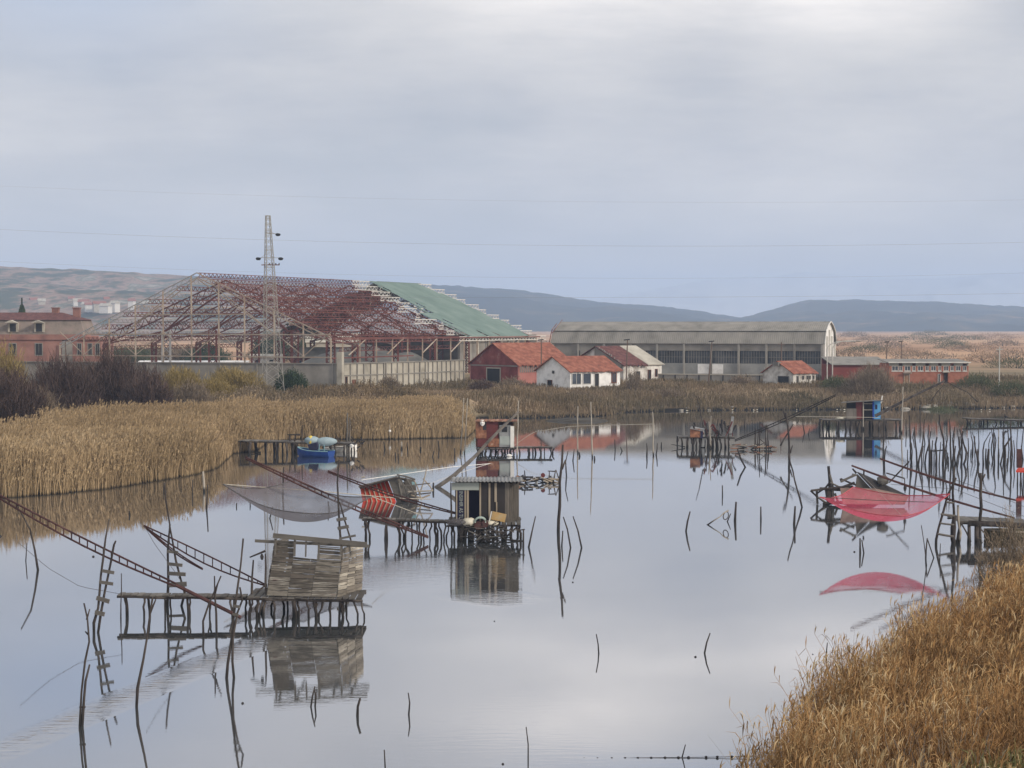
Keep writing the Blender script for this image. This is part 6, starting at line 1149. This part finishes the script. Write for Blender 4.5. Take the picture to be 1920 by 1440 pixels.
# ---- collapsed dark hut behind the red net
Dc = 95.5; root = empty('collapsed_hut', W(1600, 945, Dc), 'collapsed dark hut lying tilted in the water behind the red net', 'hut')
for pts, D_, m, nm in [([(1603, 917), (1607, 888), (1634, 917), (1632, 921)], [Dc + .3, Dc + .3, Dc + .3, Dc + .3], m_plank, 'gable_boards'), ([(1607, 886), (1624, 893), (1701, 930), (1640, 922)], [Dc + .2, Dc + .8, Dc + .8, Dc], m_darkb, 'roof_underside'),
        ([(1575, 916), (1640, 917), (1704, 931), (1696, 946), (1580, 946)], [Dc - .3, Dc - .3, Dc - .3, Dc - .9, Dc - .9], mat('weathered_brown_board', [C(.09, .045, .035), C(.18, .12, .10), C(.26, .20, .17)], scale=1.2, detail=8, island=.2), 'fallen_wall'), ([(1600, 915), (1650, 946), (1590, 946)], Dc + .4, m_darkb, 'dark_wall')]:
    mb = MB(); mb.poly(Q(pts, D_), .06); mb.build(nm, m, root)
for pts, r_ in [([(1554, 874), (1555, 900), (1558, 945)], .09), ([(1555, 890), (1561, 908), (1563, 945)], .07), ([(1520, 920), (1545, 917), (1580, 913), (1603, 905)], .08), ([(1520, 920), (1532, 931), (1552, 946)], .06), ([(1531, 917), (1532, 945)], .07), ([(1577, 898), (1596, 906), (1605, 909)], .06), ([(1577, 903), (1605, 890)], .08), ([(1577, 897), (1578, 904)], .09), ([(1599, 879), (1606, 887)], .06), ([(1556, 905), (1576, 914), (1590, 916)], .06), ([(1530, 926), (1548, 914), (1556, 905)], .06),
        ([(1536, 916), (1575, 918), (1600, 913)], .10), ([(1550, 916), (1553, 935), (1556, 945)], .16), ([(1543, 945), (1575, 942), (1600, 946)], .10), ([(1598, 889), (1607, 891)], .05), ([(1533, 932), (1551, 944)], .05), ([(1566, 925), (1572, 945)], .07), ([(1620, 882), (1620, 890)], .05)]:
    crook(pts, Dc + rg.uniform(-.4, .3), r_ * 1.0, base=False, taper=.9).build('broken_post', rg.choice([m_pile, m_pile, m_plank]), root)
mb = MB(); mb.bar(W(1662, 887, Dc), W(1696, 897, Dc), .05, .08); mb.bar(W(1696, 897, Dc), W(1697, 925, Dc), .05); mb.bar(W(1667, 905, Dc), W(1705, 865, Dc), .07); mb.build('frame', m_pile, root); mb = MB(); mb.blob(W(1655, 901, Dc + .3), (.34, .2, .3), 10, 6, .1, 3); mb.build('basket', m_plank, root); mb = MB(); mb.blob(W(1697, 915, Dc), (.1, .1, .2), 6, 5, .1, 3); mb.build('pulley', m_fdark, root)
# driftwood with a loop
D_ = DY(984); root = empty('looped_driftwood', W(1327, 984, D_), 'forked driftwood branch with a looped cord in mid water', 'driftwood'); crook([(1350, 969), (1338, 976), (1327, 984)], D_, .055, base=True).build('branch', m_palep, root)
mb = MB(); mb.tube([W(1361 + 5 * math.cos(a), 967 - 7 * math.sin(a) - 2 * math.cos(a), D_) for a in [i * math.pi / 7 for i in range(15)]], .028, 5); mb.build('loop', m_roped, root); crook([(1350, 969), (1357, 962), (1366, 957)], D_, .045, base=False).build('tip', m_palep, root)
# ---- ruined jetty with rusty box
Dj = 140.2; root = platform('jetty', 'ruined crowded jetty with broken posts in mid distance', Dj, 1273, 1378, 819, 840, [(1271, 2.6), (1275, 3), (1283, 3), (1290, 2.6), (1296, 4), (1301, 4), (1307, 3), (1313, 4), (1318, 5), (1324, 5), (1330, 4), (1336, 3), (1341, 4), (1348, 3), (1352, 4), (1356, 3), (1361, 3), (1367, 4), (1373, 3.4), (1294, 4), (1321, 5), (1328, 5), (1344, 4)], depth=2.0, wig=1.2)
for pts, r_, m in [([(1306, 742), (1311, 762), (1319, 800)], .05, m_pile), ([(1333, 780), (1331, 812), (1333, 838)], .06, m_palep), ([(1320, 809), (1317, 838)], .13, m_trim), ([(1325, 795), (1324, 815)], .05, m_pile), ([(1338, 800), (1345, 818)], .06, m_pile), ([(1361, 818), (1373, 790)], .06, m_maroon), ([(1342, 803), (1352, 817)], .05, m_pile), ([(1352, 790), (1354, 815)], .04, m_pile), ([(1346, 822), (1362, 821)], .05, m_palep), ([(1259, 833), (1285, 838)], .05, m_pile), ([(1329, 790), (1330, 815)], .05, m_palep), ([(1365, 800), (1366, 840)], .05, m_pile)]: crook(pts, Dj - .3 + rg.uniform(0, 1), r_, base=False).build('broken_post', m, root)
for k in range(46): x = rg.uniform(1300, 1376); y = rg.uniform(798, 822); crook([(x, y), (x + rg.uniform(-7, 7), y - rg.uniform(4, 16))], Dj + rg.uniform(-.3, 1.2), rg.uniform(.04, .10), base=False).build('splintered_timber', rg.choice([m_pile, m_darkb, m_darkb, m_maroon, m_plank]), root)
for px in (1371, 1372): mb = MB(); mb.bar(W(1370, 812, Dj), W(1374, 781, Dj), .22, .1, up=(0, 1, 0)); mb.build('grey_plank', m_galv, root) if px == 1371 else None
p = W(1304, 812, Dj - .2); rt = empty('rusty_box', p, 'orange rusty sheet box with pale lid on the ruined jetty', 'box'); panel(rt, 1294, 1313, 804, 820, Dj - .3, m_rustp, 'front_sheet', .05); panel(rt, 1313.2, 1318, 806, 822, Dj - .25, m_navy, 'side_sheet', .05)
mb = MB(); mb.poly(Q([(1293, 803), (1319, 808), (1322, 804), (1298, 799)], [Dj - .4, Dj - .4, Dj + .7, Dj + .7]), .04); mb.build('lid', m_galv, rt); mb = MB(); mb.box(W(1304, 812, Dj + .2), (.8, .8, .6)); mb.build('body', m_rustp, rt)
D_ = DY(843); root = empty('floating_debris', W(1400, 843, D_), 'line of floating timber and orange debris right of the ruined jetty', 'debris')
for q in range(3):
    mb = MB()
    for k in range(12): x = rg.uniform(1368, 1455); l = rg.uniform(5, 16); y = 841 - rg.uniform(0, 7) * (1 if x < 1420 else .5); mb = crook([(x - l / 2, y), (x + l / 2, y + rg.uniform(-3, 2))], D_ + rg.uniform(-.4, .4), rg.uniform(.03, .07), base=False, mb=mb)
    mb.build('timbers', [m_pile, m_plankt, m_orange][q], root)
for a, b in [((1416, 804), (1415, 842)), ((1423, 806), (1420, 842)), ((1437, 796), (1434, 842)), ((1424, 822), (1446, 842)), ((1434, 830), (1408, 843)), ((1439, 805), (1440, 842)), ((1429, 800), (1428, 812))]: crook([a, b], D_, .055, base=False).build('broken_post', m_pile, root)
# ---- blue hut
Db = 165.0
platform('stilt_platform', 'long pile platform carrying the blue hut', Db, 1543, 1694, 787, 806, [(1546, 3), (1552, 3), (1557, 3), (1563, 4), (1571, 3), (1575, 3), (1580, 3), (1586, 4), (1597, 4), (1607, 3), (1612, 3), (1618, 4), (1623, 3), (1628, 4), (1634, 3), (1641, 4), (1650, 3), (1662, 3), (1672, 3), (1681, 3), (1688, 3), (1691, 3), (1644, 3)], depth=2.2, wig=.8)
hut = empty('blue_hut', W(1590, 786, Db), 'small hut with bright blue right wall and slanting flat roof', 'hut')
for x0, x1, y0, y1, d, m, nm in [(1587, 1606, 766, 786, -.10, m_plankv, 'plank_screen'), (1587, 1606, 755, 786, .5, m_darkb, 'bay_shade'), (1605, 1618, 754, 786, 0, m_maroon, 'maroon_wall'), (1618.2, 1637, 752.5, 786, .35, m_darkb, 'framed_bay_shade'), (1637, 1651, 750.5, 786, -.02, m_blue, 'blue_wall')]: panel(hut, x0, x1, y0, y1, Db + d, m, nm, .06)  # the two recessed near-black sheets paint the shade of the open bays
mb = MB(); mb.box(W(1643, 763, Db - .045), (.2, .03, .45)); mb.build('window', m_navy, hut); mb = MB(); mb.bar(W(1637.5, 752, Db - .08), W(1637.5, 786, Db - .08), .14, .05); mb.build('corner_board', mat('royal_blue', [C(.01, .04, .25), C(.02, .06, .30)]), hut)
for y in (757, 768.5): mb = MB(); mb.bar(W(1618, y, Db - .03), W(1637, y, Db - .03), .05); mb.build('rail', m_palep, hut)
mb = MB(); mb.bar(W(1618.6, 754, Db - .04), W(1618.6, 800, Db - .04), .09); mb.build('post', m_palep, hut)
mb = MB(); mb.poly(Q([(1577, 754.5), (1657, 750), (1655, 749.5), (1580, 753)], [Db - .5, Db - .5, Db + 2.6, Db + 2.6]), .07); mb.build('roof', m_plank, hut)
z0, z1 = W(900, 786, Db).z, W(900, 753.5, Db).z
for a, b in (((1651, Db + .05), (1649, Db + 2.2)), ((1588, Db + .56), (1590, Db + 2.2)), ((1590, Db + 2.2), (1649, Db + 2.2))): p, q = W(a[0], 786, a[1]), W(b[0], 786, b[1]); mb = MB(); mb.poly([Vector((p.x, p.y, z0)), Vector((q.x, q.y, z0)), Vector((q.x, q.y, z1)), Vector((p.x, p.y, z1))], .05); mb.build('wall', m_darkb, hut)
mb = MB(); mb.bar(W(1652, 756, Db), W(1654.5, 742, Db), .12, .05); mb.build('white_post', m_trim, hut)
p = W(1577, 784, Db - .2 + .6); mb = MB(); mb.blob(p, (.5, .4, .14), 10, 6, .2, 2); tag(mb.build('net_pile', m_sack, None, origin=p), 'pale heap lying on the blue hut platform left of the planks', 'net pile')
platform('jetty', 'low ragged jetty at the far right edge of the water', 174, 1811, 1935, 784, 796, [(1821, 3), (1827, 2.6), (1840, 3), (1846, 3), (1853, 3), (1861, 3), (1868, 2.6), (1885, 3), (1890, 3), (1910, 3), (1918, 3), (1925, 3)], depth=1.5, wig=1.0, yd2=788)
p = W(1886, 783.5, 174.3); mb = MB(); mb.blob(p + Vector((0, 0, .12)), (.18, .1, .12), 8, 6); mb.blob(p + Vector((-.1, 0, .3)), (.07, .06, .09), 6, 5); mb.bar(p + Vector((.1, 0, .1)), p + Vector((.35, 0, .0)), .06); tag(mb.build('cormorant', m_fdark, None, origin=p, smooth=True), 'small dark bird perched on the far right jetty', 'bird')
# ---- right platform with big trunks
Dp = 78.6; root = platform('stilt_platform', 'platform on thick tree-trunk posts at the right edge', Dp, 1800, 1945, 977, 1020, [(1870, 3.6), (1896, 6), (1905, 4), (1925, 7)], depth=2.4, yd2=984, thick=.12, wig=.6)
for pts, r_, m in [([(1796, 947), (1797, 975), (1800, 1000), (1797, 1020)], 5.5, m_palep), ([(1791, 966), (1787, 990), (1786, 1010), (1789, 1021)], 10, m_pile), ([(1801, 980), (1797, 1000), (1794, 1021)], 6, m_pile), ([(1818, 979), (1818, 1000), (1818, 1021)], 8, m_pile), ([(1832, 983), (1831, 1000), (1833, 1021)], 11, m_pile), ([(1838, 887), (1838, 906), (1839, 950), (1836, 985), (1838, 1021)], 6.5, m_pile), ([(1848, 889), (1840, 903)], 4, m_pile), ([(1834, 884), (1837, 897)], 3.4, m_pile), ([(1802, 981), (1812, 998), (1820, 1016)], 3.4, m_pile), ([(1837, 989), (1855, 1010)], 3.6, m_pile)]:
    crook(pts, Dp - .1, r_ / 2 * pxm(Dp), base=pts[-1][1] > 1019, taper=.8).build('trunk_post', m, root, smooth=True)
mb = MB(); mb.tube([W(1816, 981, Dp - .15), W(1870, 983, Dp - .15), W(1945, 987, Dp - .15)], .13, 8); mb.build('log_beam', m_pile, root, smooth=True)
# boats
def boat(name, label, bow, stern, D, beam, h, mhull, mrim, zb=-.12, bowup=.25, cat='boat', dz=0, D2=None):
    A = Vector(((stern - CX) * pxm(D2 or D), D2 or D, 0)); B = Vector(((bow - CX) * pxm(D), D, 0)); ax = (B - A).normalized(); sd = Vector((-ax.y, ax.x, 0)); Ln = (B - A).length; root = empty(name, A.lerp(B, .5), label, cat)
    n = 13; V = []; 
    for i in range(n):
        t = i / (n - 1); bw = beam / 2 * (.86 + .14 * math.sin(min(1, t * 2) * math.pi / 2)) * (1 - max(0, (t - .55) / .45) ** 2.2 * .96); zt = h * (.92 + bowup * t ** 3 * 2); zk = zb + (zt * .45) * max(0, (t - .8) / .2) ** 2; c = A.lerp(B, t)
        V.append([c + sd * bw * a + Vector((0, 0, z + dz)) for a, z in ((1, zt), (.88, zt * .45), (.5, zk), (0, zk - .04), (-.5, zk), (-.88, zt * .45), (-1, zt))])
    mb = MB(); mb.v = [tuple(p) for r_ in V for p in r_]; mb.f = [(i * 7 + j, i * 7 + j + 1, (i + 1) * 7 + j + 1, (i + 1) * 7 + j) for i in range(n - 1) for j in range(6)] + [tuple(range(6, -1, -1))]; o = mb.build('hull', mhull, root, smooth=False)
    o.modifiers.new('thickness', 'SOLIDIFY').thickness = .04
    mb = MB()
    for j in (0, 6):
        for i in range(n - 1): mb.bar(V[i][j] + Vector((0, 0, .02)), V[i + 1][j] + Vector((0, 0, .02)), .09, .05)
    mb.build('gunwale', mrim, root)
    for t in (.25, .55): i = int(t * (n - 1)); mb = MB(); mb.bar(V[i][1], V[i][5], .25, .04); mb.build('thwart', mrim, root)
    return root
Dbt = 132; b_ = boat('blue_boat', 'deep blue wooden boat moored under the reed-side jetty', 558, 620, 131.5, 1.5, .48, m_blued, m_teal, D2=130.6); mb = MB()
pc = W(588, 840, 131); mb.box(pc + Vector((0, 0, .1)), (.7, .8, .55), (Vector((.96, 0, .28)), Vector((0, 1, 0)), Vector((-.28, 0, .96)))); mb.build('cabin', m_navy, b_); mb = MB(); mb.bar(W(598, 848, 130.9), W(599, 833, 130.9), .06); mb.bar(W(608, 848, 131.2), W(608, 834, 131.2), .06); mb.build('post', m_teal, b_)
boat('white_skiff', 'small pale skiff moored behind the right end of the blue boat', 668, 612, 137, 1.3, .38, m_trim, m_plank, D2=136)
boat('dark_boat', 'dark olive boat moored under the right platform', 1850, 1960, 80.2, 1.5, .30, mat('olive_hull', [C(.05, .045, .03), C(.10, .09, .06)]), m_palep, D2=81.5)
rt = platform('jetty', 'long plank jetty beside the reeds with tarpaulins, above the blue boat', 134, 446, 662, 826, 851, [(450, 2.4), (467, 6), (474, 6), (491, 3), (498, 2.6), (508, 4), (513, 5), (518, 4), (523, 3), (536, 4), (541, 3), (546, 6), (549, 5), (556, 4), (578, 3), (590, 3), (605, 4), (619, 5), (628, 3.4), (645, 3.4), (655, 3), (660, 3)], depth=1.6, yd2=831, wig=.6)
for pts, r_ in [([(466, 848), (489, 848)], .07), ([(538, 815), (562, 815)], .08), ([(567, 797), (566, 830)], .045), ([(543, 816), (544, 828)], .07), ([(553, 816), (553, 828)], .07), ([(629, 812), (636, 829)], .05)]: crook(pts, 134.4, r_, base=False).build('rail', m_pile, rt)
for px, py, r3, m, lb in [(585, 826, (.62, .5, .34), m_cloth, 'pale grey tarpaulin bundle at the left on the reed-side jetty'), (583, 825.5, (.24, .52, .36), m_yelt, 'yellow tarpaulin hump on the reed-side jetty'), (611, 828, (.92, .5, .36), m_cloth, 'larger blue-grey tarpaulin bundle above the blue boat')]:
    p = W(px, py, 134.2); mb = MB(); mb.blob(p, r3, 14, 8, .1, int(px)); tag(mb.build('tarpaulin', m, None, origin=p, smooth=True), lb, 'tarpaulin')
for pts, r_, lb in [([(651, 774), (651, 810), (651, 848)], 4.6, 'tall grey post at the right end of the reed-side jetty'), ([(656, 784), (655, 848)], 3, 'thin post doubling the tall grey post at the jetty end')]: S(pts, r_, lb, m=m_plank, name='mooring_post')
D_ = 133; root = empty('branch_heap', W(668, 832, D_), 'dark broken branches at the right tip of the reed-side jetty', 'branches'); mb = MB()
for k in range(16): x = rg.uniform(656, 682); y = rg.uniform(822, 836); mb = crook([(x, y), (x + rg.uniform(-8, 8), y + rg.uniform(-7, 5))], D_ + rg.uniform(-.5, .5), rg.uniform(.03, .07), base=False, mb=mb)
mb.build('branches', m_darkb, root)['kind'] = 'stuff'; mb = MB(); mb.blob(W(660, 836, D_), (.17, .15, .16), 8, 6, .15, 3); mb.build('white_can', m_float, root)
# roofed landing in the reeds and white marker ball
p = W(753, 778, 168); root = empty('reed_landing', p, 'small pale board landing half hidden in the reeds', 'landing'); mb = MB(); mb.bar(W(732, 776, 168), W(756, 778, 168), .8, .08); mb.bar(W(736, 782, 167), W(756, 783, 167), .7, .08); mb.build('boards', m_palep, root); mb = MB(); mb.bar(W(734, 776, 168), W(734, 815, 168), .1); mb.bar(W(755, 778, 168), W(755, 815, 168), .1); mb.build('legs', m_pile, root)
def ball(px, py, D, r, m, lb, nm='float', g_=None): r *= .72; p = W(px, py, D); mb = MB(); mb.blob(p, (r, r, r), 10, 7, 0.02); tag(mb.build(nm, m, None, origin=p, smooth=True), lb, nm.replace('_', ' '), g_)
ball(731, 808, 151, .16, m_float, 'white ball-shaped marker hanging before the reeds right of the jetty'); crook([(731, 795), (731, 824)], 151.2, .05, base=False).build('marker_post', m_palep, None, origin=W(731, 824, 151)); tag(bpy.data.objects['marker_post'], 'short post behind the white ball marker', 'post')
for px, py, r, lb in [(455, 1319, .055, 'tiny dark float below the near jetty ladder'), (943, 1433, .045, 'dark float at the bottom edge near the thin bent stick'), (927, 1165, .035, 'speck-like dark float below the dark hut reflection'), (1304, 1232, .055, 'dark float left of the short stick leaning right'), (1074, 1092, .05, 'dark float below the outermost leaning stakes'), (0, 1006, .12, 'dark float at the left edge of the picture'), (1602, 1035, .07, 'dark float beside the thick stub before the red net'), (1524, 1227, .03, 'tiny dark float left of the tiny upright stick')]:
    ball(px, py, DY(py), r, m_fdark, lb)
ball(175, 1044, 55, .06, m_fdark, 'dark weight hanging left of the narrow ladder', 'net_weight'); ball(159, 1026, 55, .03, m_fdark, 'small dark knot on a line left of the narrow ladder', 'net_weight')
D_ = DY(1421); root = empty('float_line', W(1094, 1423, D_), 'line of small dark floats strung across the bottom right water', 'float line'); mb = MB(); mb.tube([W(1094, 1423, D_), W(1200, 1421, D_), W(1345, 1419.5, D_), W(1420, 1418, D_)], .008, 4); mb.build('line', m_roped, root)
for px in (1095, 1120, 1147, 1172, 1196, 1221, 1247, 1272, 1291, 1324, 1345, 1372, 1397): mb = MB(); mb.blob(W(px, 1423 - (px - 1095) * .015, D_), (.035, .03, .03), 7, 5); mb.build('float', m_fdark, root)
# dark islet at the far reed end, litter on the shore
p = G(1085, 789); mb = MB(); mb.blob(p + Vector((0, 0, -.1)), (3.6, 1.6, .42), 14, 6, .15, 5); tag(mb.build('mud_islet', mat('dark_mud', [C(.03, .025, .02), C(.07, .06, .045)], scale=.8), None, origin=p), kind='structure')
root = empty('red_roof_hut', W(1920, 884, 108), 'edge of a red-roofed platform hut cut by the right side', 'hut'); mb = MB(); mb.poly(Q([(1905, 882), (1950, 884), (1950, 876), (1909, 877)], [107, 107, 109, 109]), .12); mb.build('roof', m_redb, root); mb = MB(); mb.bar(W(1911, 842, 108), W(1911, 877, 108), .3, .2); mb.build('post', m_boom, root)
for x in (1908, 1913, 1919, 1926): crook([(x, 883), (x, 912)], 107.5, .06, base=True).build('leg', m_pile, root)
for k in range(9):
    px = rg.choice([rg.uniform(1190, 1500), rg.uniform(1500, 1600), rg.uniform(1830, 1900)]); p = G(px, 769.5 + rg.uniform(0, 1) if px > 1300 else 771.5); p.z = .12; mb = MB(); mb.blob(p, (rg.uniform(.08, .18), .08, .06), 6, 4, .2, k); tag(mb.build('litter', m_sack, None, origin=p), 'small white piece of litter on the far waterline', 'litter', 'white litter along the far waterline')
